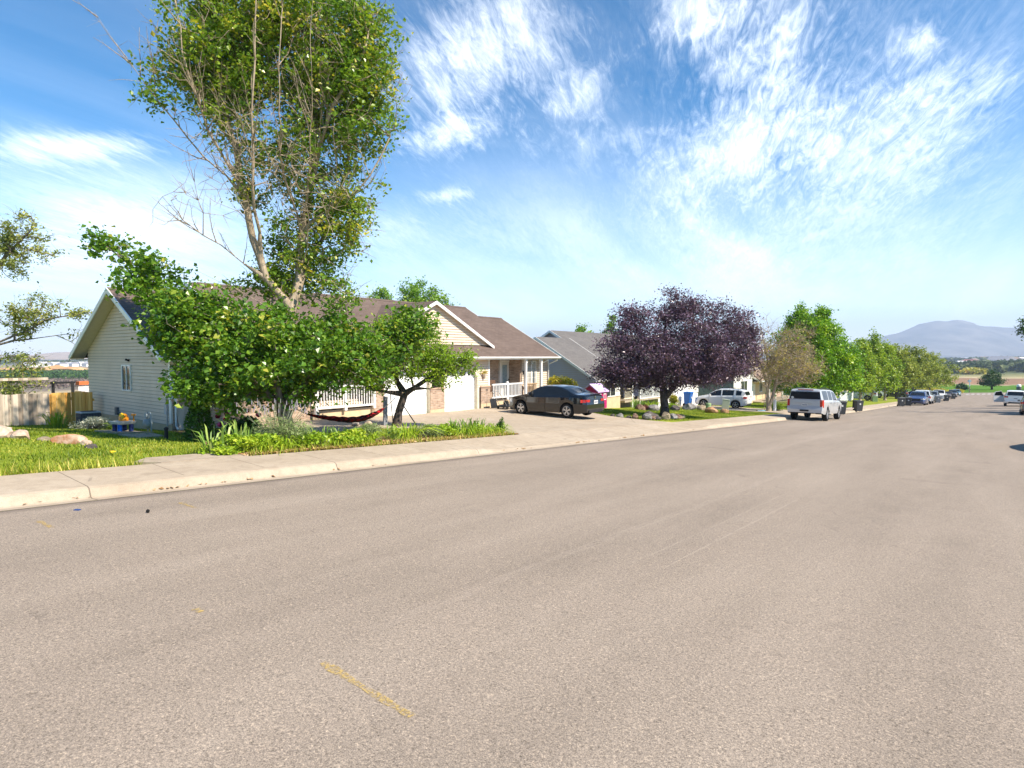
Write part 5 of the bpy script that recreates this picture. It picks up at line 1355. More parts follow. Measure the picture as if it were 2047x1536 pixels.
def car(name, label, sp, loc, rz, pm, cat='car', group=None, detail=True, trim=None):
    """x runs from the rear bumper (0) to the nose (L); the foot of the car is its middle on the ground"""
    root = thing(name, label, cat, loc, rz, group)
    L, W2 = sp['L'], sp['W']/2
    plan = smooth_tab([(x, y*W2) for x, y in sp['plan']]); top = smooth_tab(sp['top']); belt = T(sp['belt'])
    tum = sp.get('tumble', .40); zb0 = sp['zb']; R_ = sp['r']
    gaps = sorted(sp['doors'])
    xs = list(np.arange(0, L+.001, .055))
    for d in gaps: xs += [d-.006, d+.006]
    for a, b in sp['win']: xs += [a, b]
    xs += list(sp['ws'])+list(sp.get('rw', ()))
    for ax in sp['axles']: xs += list(ax+np.linspace(-1, 1, 15)*(R_+.055))
    xs = sym(x for x in xs if 0 <= x <= L)
    xs = [x for i, x in enumerate(xs) if i == 0 or x-xs[i-1] > .004]
    rear = T(sp['rear']); front = T(sp['front'])
    rows = []
    for x in xs:
        w = plan(x); zt = top(x); zbt = min(belt(x), zt-.035)
        za = zb0+sp.get('up', .0)*max(0, (x-(L-.5)))+.08*max(0, 1-x/.4)
        for ax in sp['axles']:
            d = abs(x-ax); ra = R_+.055
            if d < ra: za = max(za, R_+math.sqrt(ra*ra-d*d)-.0)
        zs = zbt-.075
        za = min(za, zs-.05)
        wb = w-.05; z6 = max(zbt+.012, zt-sp.get('crown', .05)); y6 = wb-.015-(z6-zbt)*tum
        P = [(0, zb0+.03), (.50*w, zb0+.03), (.52*w, za), (w-.045, za), (w-.006, za+(zs-za)*.28), (w, za+(zs-za)*.62), (w-.014, zs), (wb, zbt)]
        P += [(wb+(y6-wb)*.07, zbt+(z6-zbt)*.07), (wb+(y6-wb)*.90, zbt+(z6-zbt)*.90), (y6, z6), (.90*y6, z6+(zt-z6)*.35), (.5*y6, z6+(zt-z6)*.82), (0, zt)]
        q = []
        for (y, z) in P:
            e0 = max(0, 1-x/.35)**2; e1 = max(0, 1-(L-x)/.45)**2
            q.append((x+rear(z)*e0+front(z)*e1, y, z))
        rows.append(q)
    n = len(rows[0])
    base = root; V = lambda i, j, s: (rows[i][j][0]-L/2, rows[i][j][1]*s, rows[i][j][2])
    body = MB(); win = {}; doors = {}
    inw = lambda a, b, lo, hi: a >= lo-.003 and b <= hi+.003
    def put(mb, i, j, s, m=0): mb.add([V(i, j, s), V(i+1, j, s), V(i+1, j+1, s), V(i, j+1, s)], [(0, 1, 2, 3) if s > 0 else (3, 2, 1, 0)], m)
    for i in range(len(xs)-1):
        a, b = xs[i], xs[i+1]
        for j in range(n-1):
            for s in (1, -1):
                tgt = None
                if j == 8:
                    for k, (p, q) in enumerate(sp['win']):
                        if inw(a, b, p, q): tgt = ('window', k, s)
                if j >= 11 and inw(a, b, *sp['ws']): tgt = ('windscreen', 0, 0)
                if j >= 11 and 'rw' in sp and inw(a, b, *sp['rw']): tgt = ('rear_window', 0, 0)
                if tgt:
                    put(win.setdefault(tgt, MB()), i, j, s); continue
                if 3 <= j <= 6:
                    if any(abs((a+b)/2-d) < .0062 for d in gaps): continue
                    hit = None
                    for k in range(len(gaps)-1):
                        if gaps[k] < a and b < gaps[k+1]: hit = (k, s)
                    if hit is not None and detail:
                        put(doors.setdefault(hit, MB()), i, j, s); continue
                put(body, i, j, s, 1 if j <= 2 or (sp.get('cladding') and j == 3) else 0)
    for i, fl in ((0, 1), (len(xs)-1, -1)):
        for j in range(n-1):
            body.add([V(i, j, 1), V(i, j+1, 1), V(i, j+1, -1), V(i, j, -1)], [(0, 1, 2, 3) if fl > 0 else (3, 2, 1, 0)], 1 if j <= 2 else 0)
    bo = body.build('body', [pm, M['black']], root, smooth=38, fix=False)
    for (nm, k, s), mb in win.items():
        mb.build(nm, M['car_glass'], root, smooth=40, fix=False)
    dark = MB()         # dark shell behind the panel gaps and glass
    dark.box(-L/2+.5, L/2-.75, -W2+.14, W2-.14, zb0+.06, belt(L*.5)-.05)
    dark.build('cabin_floor', M['black'], root)
    def side(x, zf, s, out=.0):
        """a point on the flank at height zf"""
        i = int(np.argmin([abs(q-x) for q in xs])); r = rows[i]
        for j in range(3, 11):
            if r[j][2] <= zf <= r[j+1][2]:
                t = (zf-r[j][2])/max(1e-6, r[j+1][2]-r[j][2]); y = r[j][1]+(r[j+1][1]-r[j][1])*t
                return (r[j][0]+(r[j+1][0]-r[j][0])*t-L/2, (y+out)*s, zf)
        return (r[6][0]-L/2, (r[6][1]+out)*s, zf)
    for (k, s), mb in doors.items():
        d = mb.build('door', pm, root, smooth=38, fix=False)
        xh = gaps[k]+.17; h = MB(); zf = belt(xh)-.12
        p = side(xh-.09, zf, s, .022); q = side(xh+.09, zf, s, .022)
        h.bar(p, q, .022, .035); h.build('handle', sp.get('handle_mat') or (trim or pm), d, bevel=.006)
    for ax in sp['axles']:
        for s in (1, -1):
            wheel_parts(root, ax-L/2, s*(plan(ax)-.02-sp['tw']/2), R_, sp['tw'], s, sp.get('spokes', 5), None, sp.get('double', False))
    # mirrors
    xm = sp['ws'][1]-.28
    for s in (1, -1):
        m = MB(); p = side(xm, belt(xm)+.02, s, -.02)
        m.taper(p[0], p[1]+s*.12, p[2]+.0, p[2]+.14, .05, .085, .045, .08); m.bar((p[0], p[1], p[2]+.02), (p[0], p[1]+s*.09, p[2]+.05), .04, .04)
        m.build('mirror', pm, root, bevel=.015)
    xr = lambda z: rear(z)-L/2; xf = lambda z: L+front(z)-L/2
    for kind, boxes, m_ in (('tail_light', sp['tail'], M['tail_red']), ('headlight', sp['head'], M['lamp_clear'])):
        for s in (1, -1):
            q = MB()
            for (y0, y1, z0, z1, dx) in boxes:
                zc = (z0+z1)/2; X = xr(zc) if kind == 'tail_light' else xf(zc); e = -1 if kind == 'tail_light' else 1
                yy0, yy1 = y0*W2, y1*W2
                n_ = 6; ptsA = []; 
                for t in range(n_+1):      # wraps round the corner with the body
                    y = yy0+(yy1-yy0)*t/n_
                    # distance back along the flank where the plan reaches y
                    xx = 0.0
                    while xx < dx and plan(xx if e < 0 else L-xx) < y+.004: xx += .01
                    ee = max(0, 1-xx/(.35 if e < 0 else .45))**2
                    gx_ = (xx+rear(zc)*ee-L/2) if e < 0 else (L-xx+front(zc)*ee-L/2)
                    ptsA.append((gx_+e*.012, y+.006))
                for t in range(n_):
                    (x0_, y0_), (x1_, y1_) = ptsA[t], ptsA[t+1]
                    q.hexa([(x0_, s*y0_, z0), (x1_, s*y1_, z0), (x1_-e*.05, s*(y1_-.03), z0), (x0_-e*.05, s*y0_, z0), (x0_, s*y0_, z1), (x1_, s*y1_, z1), (x1_-e*.05, s*(y1_-.03), z1), (x0_-e*.05, s*y0_, z1)])
                if dx > .12:                # the part on the flank
                    xa = dx*.0; st = [a_ for a_ in np.linspace(.03, dx, 5)]
                    pa = [side(a_ if e < 0 else L-a_, z0+.01, s, .008) for a_ in st]; pb = [side(a_ if e < 0 else L-a_, z1-.01, s, .008) for a_ in st]
                    for t in range(4):
                        q.add([pa[t], pa[t+1], pb[t+1], pb[t]], [(0, 1, 2, 3)])
            q.build(kind, m_, root)
    if sp.get('rear_glass'):
        y, z0, z1 = sp['rear_glass']; q = MB()
        e = -.014
        q.hexa([(xr(z0)+e, -y, z0), (xr(z0)+e+.02, -y, z0), (xr(z0)+e+.02, y, z0), (xr(z0)+e, y, z0), (xr(z1)+e, -y*.94, z1), (xr(z1)+e+.02, -y*.94, z1), (xr(z1)+e+.02, y*.94, z1), (xr(z1)+e, y*.94, z1)])
        q.build('rear_window', M['car_glass'], root, bevel=.008)
    # plates, grille, bumper strips
    z = sp['plate_z']; q = MB(); q.box(xr(z)-.022, xr(z)-.004, -.155, .155, z-.078, z+.078); pl = q.build('number_plate', M['plate'], root)
    q = MB()
    for t in range(6): q.box(xr(z)-.026, xr(z)-.021, -.12+t*.043, -.095+t*.043, z-.038, z+.032)
    q.build('plate_marks', M['plate_ink'], pl)
    q = MB(); zg = sp['grille']; q.box(xf((zg[0]+zg[1])/2)-.06, xf((zg[0]+zg[1])/2)+.008, -zg[2], zg[2], zg[0], zg[1]); q.build('grille', M['dark'], root, bevel=.01)
    q = MB(); zl = zb0+.05; q.box(xr(.4)-.012, xr(.4)+.08, -W2*.62, W2*.62, zl, zl+.13); q.build('lower_bumper', M['dark'], root, bevel=.02)
    q = MB(); q.box(xf(.35)-.08, xf(.35)+.006, -W2*.55, W2*.55, zl, zl+.12); q.build('air_intake', M['dark'], root, bevel=.02)
    if sp.get('rails'):
        a, b, y = sp['rails']
        for s in (1, -1):
            q = MB(); zt = top(a+.3)
            q.tube([(a-L/2, s*y, top(a)-.03), (a+.15-L/2, s*y, top(a+.15)+.03), ((a+b)/2-L/2, s*y, top((a+b)/2)+.055), (b-.15-L/2, s*y, top(b-.15)+.03), (b-L/2, s*y, top(b)-.03)], .02, 6)
            q.build('roof_rail', M['dark'], root, smooth=50)
    return root

SEDAN = dict(L=4.66, W=1.79, zb=.21, r=.325, tw=.215, axles=(1.02, 3.67), plan=[(0, .80), (.1, .88), (.35, .95), (.9, 1), (3.6, 1), (4.15, .96), (4.45, .86), (4.66, .62)],
    top=[(0, .98), (.10, 1.055), (.30, 1.085), (.62, 1.10), (.85, 1.19), (1.15, 1.325), (1.45, 1.405), (1.85, 1.445), (2.35, 1.445), (2.70, 1.385), (3.00, 1.24), (3.42, 1.02), (3.75, .965), (4.2, .885), (4.5, .80), (4.66, .69)],
    belt=[(0, .90), (.5, 1.0), (1.1, .99), (2.4, .955), (3.4, .93), (4.3, .80), (4.66, .66)], doors=(1.20, 2.22, 3.30), win=((1.00, 1.22), (1.26, 2.17), (2.25, 3.22)), ws=(2.66, 3.36), rw=(.70, 1.40),
    rear=[(.2, .10), (.36, .02), (.55, .0), (.68, .03), (.80, .06), (1.0, .09)], front=[(.2, -.10), (.40, .0), (.60, -.02), (.72, -.09), (.9, -.25)], tumble=.46,
    tail=((.50, .985, .715, .845, .26),), head=((.45, .93, .60, .74, .42),), plate_z=.72, grille=(.58, .68, .42), double=True, spokes=5)
WAGON = dict(L=5.62, W=2.03, zb=.40, r=.405, tw=.27, axles=(1.30, 4.58), plan=[(0, .93), (.08, .965), (.3, .99), (1, 1), (4.6, 1), (5.1, .985), (5.4, .93), (5.62, .80)],
    top=[(0, 1.75), (.06, 1.84), (.3, 1.885), (1.0, 1.90), (2.6, 1.895), (3.3, 1.84), (3.62, 1.72), (4.30, 1.26), (4.7, 1.225), (5.3, 1.17), (5.5, 1.09), (5.62, .95)],
    belt=[(0, 1.20), (4.3, 1.18), (5.2, 1.08), (5.62, .9)], doors=(1.75, 2.72, 3.85), win=((.30, 1.55), (1.68, 2.62), (2.76, 3.78)), ws=(3.45, 4.24), tumble=.24, crown=.06,
    rear=[(.3, .05), (.45, -.04), (.72, -.05), (.78, .0), (1.2, .01), (1.75, .12), (1.9, .16)], front=[(.3, -.05), (.6, .0), (.95, -.03), (1.2, -.12)],
    tail=((.80, .985, .80, 1.24, .14),), head=((.50, .95, .86, 1.02, .30),), plate_z=.93, grille=(.70, 1.02, .50), rear_glass=(.83, 1.27, 1.70), rails=(.7, 3.3, .66), double=True, spokes=6)
CROSS = dict(L=4.28, W=1.78, zb=.24, r=.345, tw=.22, axles=(.86, 3.42), plan=[(0, .84), (.1, .90), (.35, .96), (.9, 1), (3.4, 1), (3.85, .95), (4.1, .85), (4.28, .66)],
    top=[(0, 1.08), (.06, 1.22), (.22, 1.44), (.40, 1.56), (.75, 1.625), (1.6, 1.655), (2.2, 1.635), (2.5, 1.55), (3.20, 1.10), (3.5, 1.05), (3.95, .95), (4.15, .86), (4.28, .72)],
    belt=[(0, 1.0), (.5, 1.10), (1.2, 1.07), (3.1, .99), (3.9, .86), (4.28, .68)], doors=(1.02, 1.98, 3.02), win=((.42, .85), (1.02, 1.93), (2.02, 2.95)), ws=(2.46, 3.14), tumble=.36,
    rear=[(.2, .10), (.4, .0), (.62, -.01), (.75, .03), (1.05, .05), (1.5, .22)], front=[(.2, -.10), (.45, .0), (.65, -.01), (.9, -.2)],
    tail=((.62, .985, .86, 1.03, .22),), head=((.42, .93, .66, .82, .45),), plate_z=.78, grille=(.42, .62, .40), rear_glass=(.60, 1.14, 1.43), rails=(.5, 2.3, .56), spokes=5)
SUV = dict(L=4.85, W=1.94, zb=.27, r=.37, tw=.24, axles=(1.02, 3.87), plan=[(0, .88), (.1, .93), (.35, .97), (.9, 1), (3.9, 1), (4.4, .96), (4.65, .88), (4.85, .72)],
    top=[(0, 1.25), (.05, 1.40), (.18, 1.62), (.35, 1.70), (.8, 1.745), (2.0, 1.755), (2.7, 1.70), (3.0, 1.58), (3.6, 1.16), (4.0, 1.10), (4.5, 1.01), (4.75, .92), (4.85, .80)],
    belt=[(0, 1.10), (1, 1.10), (3.4, 1.04), (4.4, .93), (4.85, .76)], doors=(1.25, 2.25, 3.35), win=((.40, 1.15), (1.25, 2.20), (2.30, 3.28)), ws=(2.85, 3.55), tumble=.32,
    rear=[(.2, .08), (.45, -.01), (.65, -.02), (.78, .02), (1.15, .03), (1.62, .16)], front=[(.2, -.10), (.5, .0), (.75, -.02), (1.0, -.15)],
    tail=((.64, .985, .92, 1.08, .20),), head=((.48, .94, .72, .86, .35),), plate_z=.85, grille=(.55, .84, .45), rear_glass=(.70, 1.17, 1.58), rails=(.6, 2.8, .6), spokes=5)
PICKUP = dict(L=5.6, W=2.0, zb=.42, r=.40, tw=.26, axles=(1.20, 4.60), plan=[(0, .95), (.1, .97), (.5, 1), (4.6, 1), (5.1, .98), (5.4, .93), (5.6, .80)],
    top=[(0, 1.20), (.1, 1.22), (1.80, 1.22), (1.86, 1.5), (2.0, 1.84), (2.3, 1.90), (3.2, 1.89), (3.5, 1.82), (4.15, 1.30), (4.6, 1.25), (5.2, 1.18), (5.45, 1.08), (5.6, .92)],
    belt=[(0, 1.18), (1.8, 1.18), (4.2, 1.15), (5.2, 1.06), (5.6, .88)], doors=(2.0, 2.9, 3.95), win=((2.12, 2.85), (2.96, 3.88)), ws=(3.4, 4.1), tumble=.26,
    rear=[(.3, .05), (.5, -.05), (.7, -.05), (.78, .0), (1.2, .0)], front=[(.3, -.05), (.6, .0), (.95, -.02), (1.2, -.1)],
    tail=((.82, .985, .80, 1.10, .14),), head=((.52, .95, .84, 1.0, .3),), plate_z=.66, grille=(.68, 1.0, .5), spokes=6)
CANOPY = dict(PICKUP); CANOPY['top'] = [(0, 1.78), (.1, 1.86), (.5, 1.90), (3.2, 1.90), (3.5, 1.82), (4.15, 1.30), (4.6, 1.25), (5.2, 1.18), (5.45, 1.08), (5.6, .92)]
CANOPY['win'] = ((.3, 1.7), (2.12, 2.85), (2.96, 3.88)); CANOPY['rear_glass'] = (.78, 1.26, 1.70); CANOPY['rear'] = [(.3, .05), (.5, -.06), (.72, -.06), (.78, .0), (1.2, .0), (1.8, .12)]
PT = dict(black=paint('black_paint', (.005, .006, .008, 1), .12, dirt=.12), silver=paint('silver_paint', (.50, .51, .53, 1), .28, .2), white=paint('white_paint', (.74, .74, .73, 1), .25), blue=paint('blue_paint', (.03, .055, .16, 1), .22), gunmetal=paint('gunmetal_paint', (.06, .063, .07, 1), .25, .3, dirt=.4), grey=paint('grey_paint', (.24, .25, .27, 1), .28, .3), pearl=paint('pearl_paint', (.66, .67, .68, 1), .25), teal=paint('teal_paint', (.10, .20, .24, 1), .25, .2), maroon=paint('brown_paint', (.16, .11, .09, 1), .25, .2))
U = math.pi/2
# black saloon on the drive, nose to the house
zs = drive_z(-15.6, 22.3)+.03
sed = car('parked_saloon', 'black four-door saloon parked nose-in on the concrete driveway', SEDAN, (-15.6, 22.3, zs), math.pi, PT['black'])
sed.scale = (.96, .96, .96); sed.rotation_euler = (0, R(.2), math.pi-R(1))
em = MB(); ring = [(math.cos(a)*.055, math.sin(a)*.055) for a in np.linspace(0, 2*math.pi, 17)]
for (y0, z0), (y1, z1) in zip(ring, ring[1:]): em.bar((0, y0, z0), (0, y1, z1), .010)
for sgn in (1, -1):
    em.bar((0, sgn*.024, .048), (0, 0, .004), .009); em.bar((0, sgn*.045, .026), (0, sgn*.022, -.046), .009); em.bar((0, sgn*.022, -.046), (0, 0, -.004), .009)
emo = em.build('emblem', M['chrome'], sed); emo.location = (-2.33+.055, 0, .93)
# big silver wagon at the kerb, rear towards us
sub = car('parked_wagon', 'large silver estate wagon parked at the kerb with its rear towards us', WAGON, (-8.75, 40.8, zroad(-8.75, 40.8)+.005), U, PT['silver'], trim=M['chrome'])
sub.rotation_euler = (R(0), R(2.9), U)
sp_ = MB(); sp_.box(-.012, .012, -.42, .42, 0, .045); sp_ = sp_.build('brake_lamp', M['tail_red'], sub); sp_.location = (-2.81+.13, 0, 1.80)
st_ = MB(); st_.lathe([(0, -.004), (.075, -.004), (.075, .004), (0, .004)], 14, axis='x'); st_ = st_.build('window_sticker', M['plate'], sub); st_.location = (-2.81+.0, .68, 1.34)
ex = MB(); ex.bar((0, -.38, 0), (0, .38, 0), .03, .05); ex = ex.build('plate_trim', PT['silver'], sub); ex.location = (-2.82, 0, 1.05)
gp = MB(); gp.box(-.05, .02, -.24, .24, 0, .10); gp = gp.build('hitch_cover', M['dark'], sub); gp.location = (-2.86, 0, .55)
# white crossover in the next driveway
zc = drive_z(-17.0, 47.9)+.03
car('parked_crossover', 'white compact crossover parked in the neighbouring driveway', CROSS, (-17.1, 47.9, zc), math.pi+R(3), PT['white']).scale = (.97, .97, .93)
zr_ = lambda x, y: zroad(x, y)+.005
def parked(name, label, sp, x, y, rz, pm, cat='car', group=None, z=None):
    c = car(name, label, sp, (x, y, zr_(x, y) if z is None else z), rz, pm, cat, group)
    tilt = R(2.3); c.rotation_euler = (0, tilt if rz > 0 else -tilt, rz)
    return c
GK = 'vehicles parked along the left kerb'
parked('parked_suv', 'dark blue sport utility car facing us behind two wheelie bins', SUV, -7.75, 91.0, -U, PT['blue'], group=GK)
parked('parked_pickup', 'white pickup with a canopy, rear towards us, behind the blue car', CANOPY, -7.75, 98.6, U, PT['pearl'], 'pickup', GK)
parked('parked_suv', 'pale grey car facing us between two white pickups', SUV, -7.75, 111.0, -U, PT['grey'], group=GK)
parked('parked_pickup', 'off-white pickup facing us, farthest of the larger vehicles at the left kerb', PICKUP, -7.75, 126.0, -U, PT['white'], 'pickup', GK)
parked('parked_saloon', 'brown saloon among the last cars at the left kerb', SEDAN, -7.75, 150, -U, PT['maroon'], group=GK)
parked('parked_crossover', 'dark grey crossover in front of the last pale blue car', CROSS, -7.75, 165, -U, PT['gunmetal'], group=GK)
parked('parked_crossover', 'pale blue car, last in the row at the left kerb', CROSS, -7.6, 178, -U, PT['teal'], group=GK)
# in the far driveways
def dz(x, y): return ground_noise(x, y)+.03
parked('parked_suv', 'white sport utility car in a far driveway beside the picket fence', SUV, -15.6, 98.0, math.pi, PT['pearl'], z=dz(-15.6, 98)).rotation_euler = (0, 0, math.pi)
parked('parked_minivan', 'long white people carrier under the light green trees', SUV, -17.0, 118.0, math.pi, PT['white'], z=dz(-17, 118)).rotation_euler = (0, 0, math.pi+.2)
parked('parked_crossover', 'dark car in the shade behind the light green trees', CROSS, -14.5, 128.0, math.pi, PT['gunmetal'], z=dz(-14.5, 128)).rotation_euler = (0, 0, math.pi)
parked('parked_crossover', 'deep blue car behind the dark blue kerb-side car', CROSS, -12.5, 140.0, math.pi, PT['blue'], z=dz(-12.5, 140)).rotation_euler = (0, 0, math.pi)
# right kerb
wr = parked('stopped_suv', 'white sport utility car at the right kerb with its doors open', SUV, 1.55, 86.5, U, PT['white'])
for s, lx in ((1, .30), (-1, .30)):
    o = MB()
    o.prism([(0, .36), (.95, .36), (1.0, .75), (1.0, 1.05), (.85, 1.50), (.25, 1.62), (.05, 1.08), (0, .9)], 'y', -.03, .03)
    d = o.build('open_door', PT['white'], wr, bevel=.01)
    d.location = (lx, s*.95, .02); d.rotation_euler = (0, 0, s*R(112))
    q = MB(); q.prism([(.08, 1.08), (.93, 1.08), (.80, 1.46), (.27, 1.57)], 'y', -.036, .036); q.build('window', M['car_glass'], d)
    q = MB(); q.prism([(.06, .42), (.92, .42), (.95, .98), (.06, .98)], 'y', -.045 if s > 0 else .031, -.031 if s > 0 else .045); q.build('door_lining', M['dark'], d)
parked('parked_crossover', 'dark brown car at the right kerb, only its tail in view', CROSS, 2.35, 64.6, U, PT['maroon'])
parked('parked_saloon', 'grey saloon at the right kerb just outside the view, its shadow on the road', SEDAN, 2.35, 28.2, U, PT['grey'])
# ------------------------------------------------------------------ fences, yard things
def board_fence(name, label, p, q, ztop, material, w=.145, gap=.006, jitter=.02, seed=0, thick=.02, group=None):
    rg_ = random.Random(seed)
    P = Vector((p[0], p[1], 0)); Q = Vector((q[0], q[1], 0)); L = (Q-P).length; d = (Q-P)/L; nrm = Vector((d.y, -d.x, 0))
    root = thing(name, label, 'fence', (p[0], p[1], ground_noise(p[0], p[1])), 0, group)
    zb = root.location.z; mb = MB(); t = 0; org = root.location
    while t < L-.02:
        a = P+d*t; b = P+d*min(t+w, L); o = nrm*rg_.uniform(-.006, .006)
        g0 = ground_noise(a.x, a.y)-.05; zt = ztop+rg_.uniform(-jitter, jitter); sh = rg_.uniform(-.006, .006)
        c = [a+o, b+o, b+o+nrm*thick, a+o+nrm*thick]
        lo = [(v.x-org.x, v.y-org.y, g0-zb) for v in c]
        hi = [(v.x-org.x+d.x*sh, v.y-org.y+d.y*sh, zt-zb) for v in c]
        mb.hexa(lo+hi); t += w+gap+(rg_.random() < .08)*.02
    mb.build('boards', material, root)
    for h_ in (.3, .95):
        r = MB(); a = P-nrm*.03; b = Q-nrm*.03
        z = ground_noise(*p)+h_-zb
        r.bar((a.x-org.x, a.y-org.y, z), (b.x-org.x, b.y-org.y, z), .04, .09); r.build('rail', material, root)
    for k in range(int(L/2.4)+1):
        a = P+d*min(L, k*2.4)-nrm*.09; m = MB()
        m.box(a.x-org.x-.045, a.x-org.x+.045, a.y-org.y-.045, a.y-org.y+.045, ground_noise(a.x, a.y)-.1-zb, ztop-.05-zb); m.build('post', material, root)
    return root
board_fence('board_fence', 'weathered grey board fence left of the new orange boards', (-26.9, -7.0), (-26.9, 6.36), .46, M['wood_old'], seed=3)
board_fence('board_fence', 'short run of new orange cedar boards beside the house', (-26.88, 6.42), (-26.88, 7.14), .47, M['wood_new'], seed=4, jitter=.012)
board_fence('board_fence', 'narrow shaded cedar panel between orange boards and house', (-26.86, 7.16), (-26.1, 7.50), .49, M['wood_new'], seed=5, gap=.02)
# frame and pale tarpaulin in the back yard
f = thing('play_frame', 'dark post frame with an orange beam and pale tarpaulin behind the fence', 'frame', (-31.5, 7.9, ground_noise(-31.5, 7.9)))
for x, y in ((0, -.3), (.2, .35)):
    q = MB(); q.box(x-.05, x+.05, y-.05, y+.05, 0, 1.75); q.build('post', M['dark'], f)
q = MB(); q.bar((0, -.4, 1.78), (.2, .45, 1.78), .1, .09); q.build('cross_beam', M['dark'], f)
q = MB(); q.bar((.3, .5, 1.74), (-.1, 2.2, 1.76), .25, .16); q.build('orange_beam', mat('orange_paint', (.60, .17, .06, 1), .6), f)
q = MB(); q.quad((.4, .5, 1.6), (0, 2.2, 1.64), (0, 2.2, 1.3), (.4, .5, 1.25)); q.build('tarpaulin', mat('pale_tarp', (.62, .58, .60, 1), .7), f)
for x, y, h_, lab in ((-33.0, 6.9, 2.7, 'thin pale pole rising behind the orange boards'), (-33.0, 4.1, 2.0, 'thin wooden stake behind the weathered fence')):
    q = MB(); q.tube([(0, 0, -.2), (.02, 0, h_)], .025, 6); o = q.build('garden_pole', M['wood_brown'], None); o.location = (x, y, ground_noise(x, y)); tag(o, lab, 'pole')
# air conditioner
a = thing('air_conditioner', 'dark grey air conditioning unit with a light lid beside the gable wall', 'air conditioner', (-24.35, 6.85, ground_noise(-24.35, 6.85)+.02))
q = MB(); q.box(-.37, .37, -.37, .37, 0, .64); q.build('casing', mat('ac_dark', (.045, .05, .06, 1), .5), a, bevel=.03)
for k in range(4):
    q = MB()
    for i in range(9): q.box(-.33, .33, -.388, -.372, .06+i*.062, .085+i*.062)
    for i in range(7): q.box(-.33+i*.105, -.318+i*.105, -.392, -.374, .04, .60)
    o = q.build('grille', mat('ac_grille', (.10, .105, .12, 1), .5), a); o.rotation_euler = (0, 0, k*math.pi/2)
q = MB(); q.box(-.39, .39, -.39, .39, .64, .71); q.build('lid', mat('ac_lid', (.42, .43, .45, 1), .5), a, bevel=.03)
q = MB(); q.lathe([(.30, .712), (.30, .722), (.06, .735), (.0, .735)], 20); q.build('fan_guard', M['dark'], a)
draped('stone_slab', [(-20.7, 5.95), (-18.9, 5.95), (-18.9, 6.9), (-20.7, 6.9)], M['slab'], .06, .12, .5, kind=None); tag(bpy.data.objects['stone_slab'], 'flat concrete slab under the toy water table', 'slab')
o = draped('stone_slab', [(-18.6, 5.9), (-17.3, 6.0), (-17.4, 6.6), (-18.6, 6.7)], M['slab'], .05, .1, .5, kind=None); tag(o, 'smaller sunken concrete slab in the shade by the gas meter', 'slab')
a.scale = (.78, .78, .76)
# toy water table
w = thing('water_table', 'toy water table with blue legs, white tray and orange wheel', 'toy', (-19.95, 6.45, ground_noise(-19.95, 6.45)+.065), .2)
w.scale = (.66, .66, .72)
blue = mat('toy_blue', (.01, .13, .55, 1), .35); navy = mat('toy_navy', (.02, .03, .12, 1), .4); orange = mat('toy_orange', (.75, .26, .01, 1), .35); yel = mat('toy_yellow', (.80, .52, .02, 1), .35)
for x, y, m_ in ((.18, -.22, blue), (-.25, -.2, navy), (-.2, .2, navy), (.3, .2, navy)):
    q = MB(); q.lathe([(.09, 0), (.095, .12), (.085, .14), (.095, .16), (.09, .30)], 12, (x, y, 0)); q.build('leg', m_, w, smooth=50)
q = MB(); q.taper(0, 0, .30, .42, .40, .30, .47, .37); q.build('tray', mat('toy_white', (.72, .66, .56, 1), .4), w, bevel=.03)
q = MB(); q.lathe([(.0, -.05), (.13, -.05), (.16, 0), (.13, .05), (0, .05)], 14, (-.05, 0, .60), axis='y'); q.build('wheel', yel, w, smooth=40)
q = MB(); q.lathe([(.20, .42), (.19, .55), (.14, .66), (.06, .72), (.0, .73)], 14, (-.08, .1, 0)); q.build('tower', orange, w, smooth=40)
q = MB(); q.tube([(.42, .25, .38), (.42, .25, .66)], .03, 8); q.box(.30, .50, .20, .30, .64, .70); q.build('spout', orange, w)
# gas meter
a = thing('gas_meter', 'grey gas meter with its pipes beside the downspout', 'gas meter', (-20.32, 7.30, ground_noise(-20.3, 7.3)))
gm = mat('meter_grey', (.30, .35, .36, 1), .5)
q = MB(); q.blob((0, -.05, .30), .17, .13, .17, .1, 3, 5); q.build('meter_body', gm, a, smooth=60)
q = MB(); q.tube([(-.12, 0, -.1), (-.12, 0, .55), (-.10, 0, .62), (.10, 0, .62), (.14, 0, .55), (.14, 0, .0)], .022, 8); q.build('pipe', gm, a, smooth=60)
q = MB(); q.lathe([(.08, -.03), (.09, 0), (.08, .03)], 12, (-.12, -.04, .52), axis='y'); q.build('regulator', gm, a, smooth=50)
q = MB(); q.lathe([(.045, -.02), (.045, .24), (.055, .25), (.055, .29), (.02, .31)], 12); o = q.build('path_light', M['dark'], None, smooth=40); o.location = (-16.2, 6.2, ground_noise(-16.2, 6.2)); tag(o, 'short black garden light post on the lawn below the downspout', 'garden light')
q = MB()
q.hexa([(0, 0, 0), (.03, 0, 0), (.03, .42, 0), (0, .42, 0), (-.22, .02, .78), (-.19, .02, .78), (-.19, .44, .74), (-.22, .44, .74)]); o = q.build('leaning_board', M['wood_old'], None); o.location = (-19.78, 7.95, ground_noise(-19.8, 8.1)); tag(o, 'grey weathered board leaning on the brick wall beside the downspout', 'board')
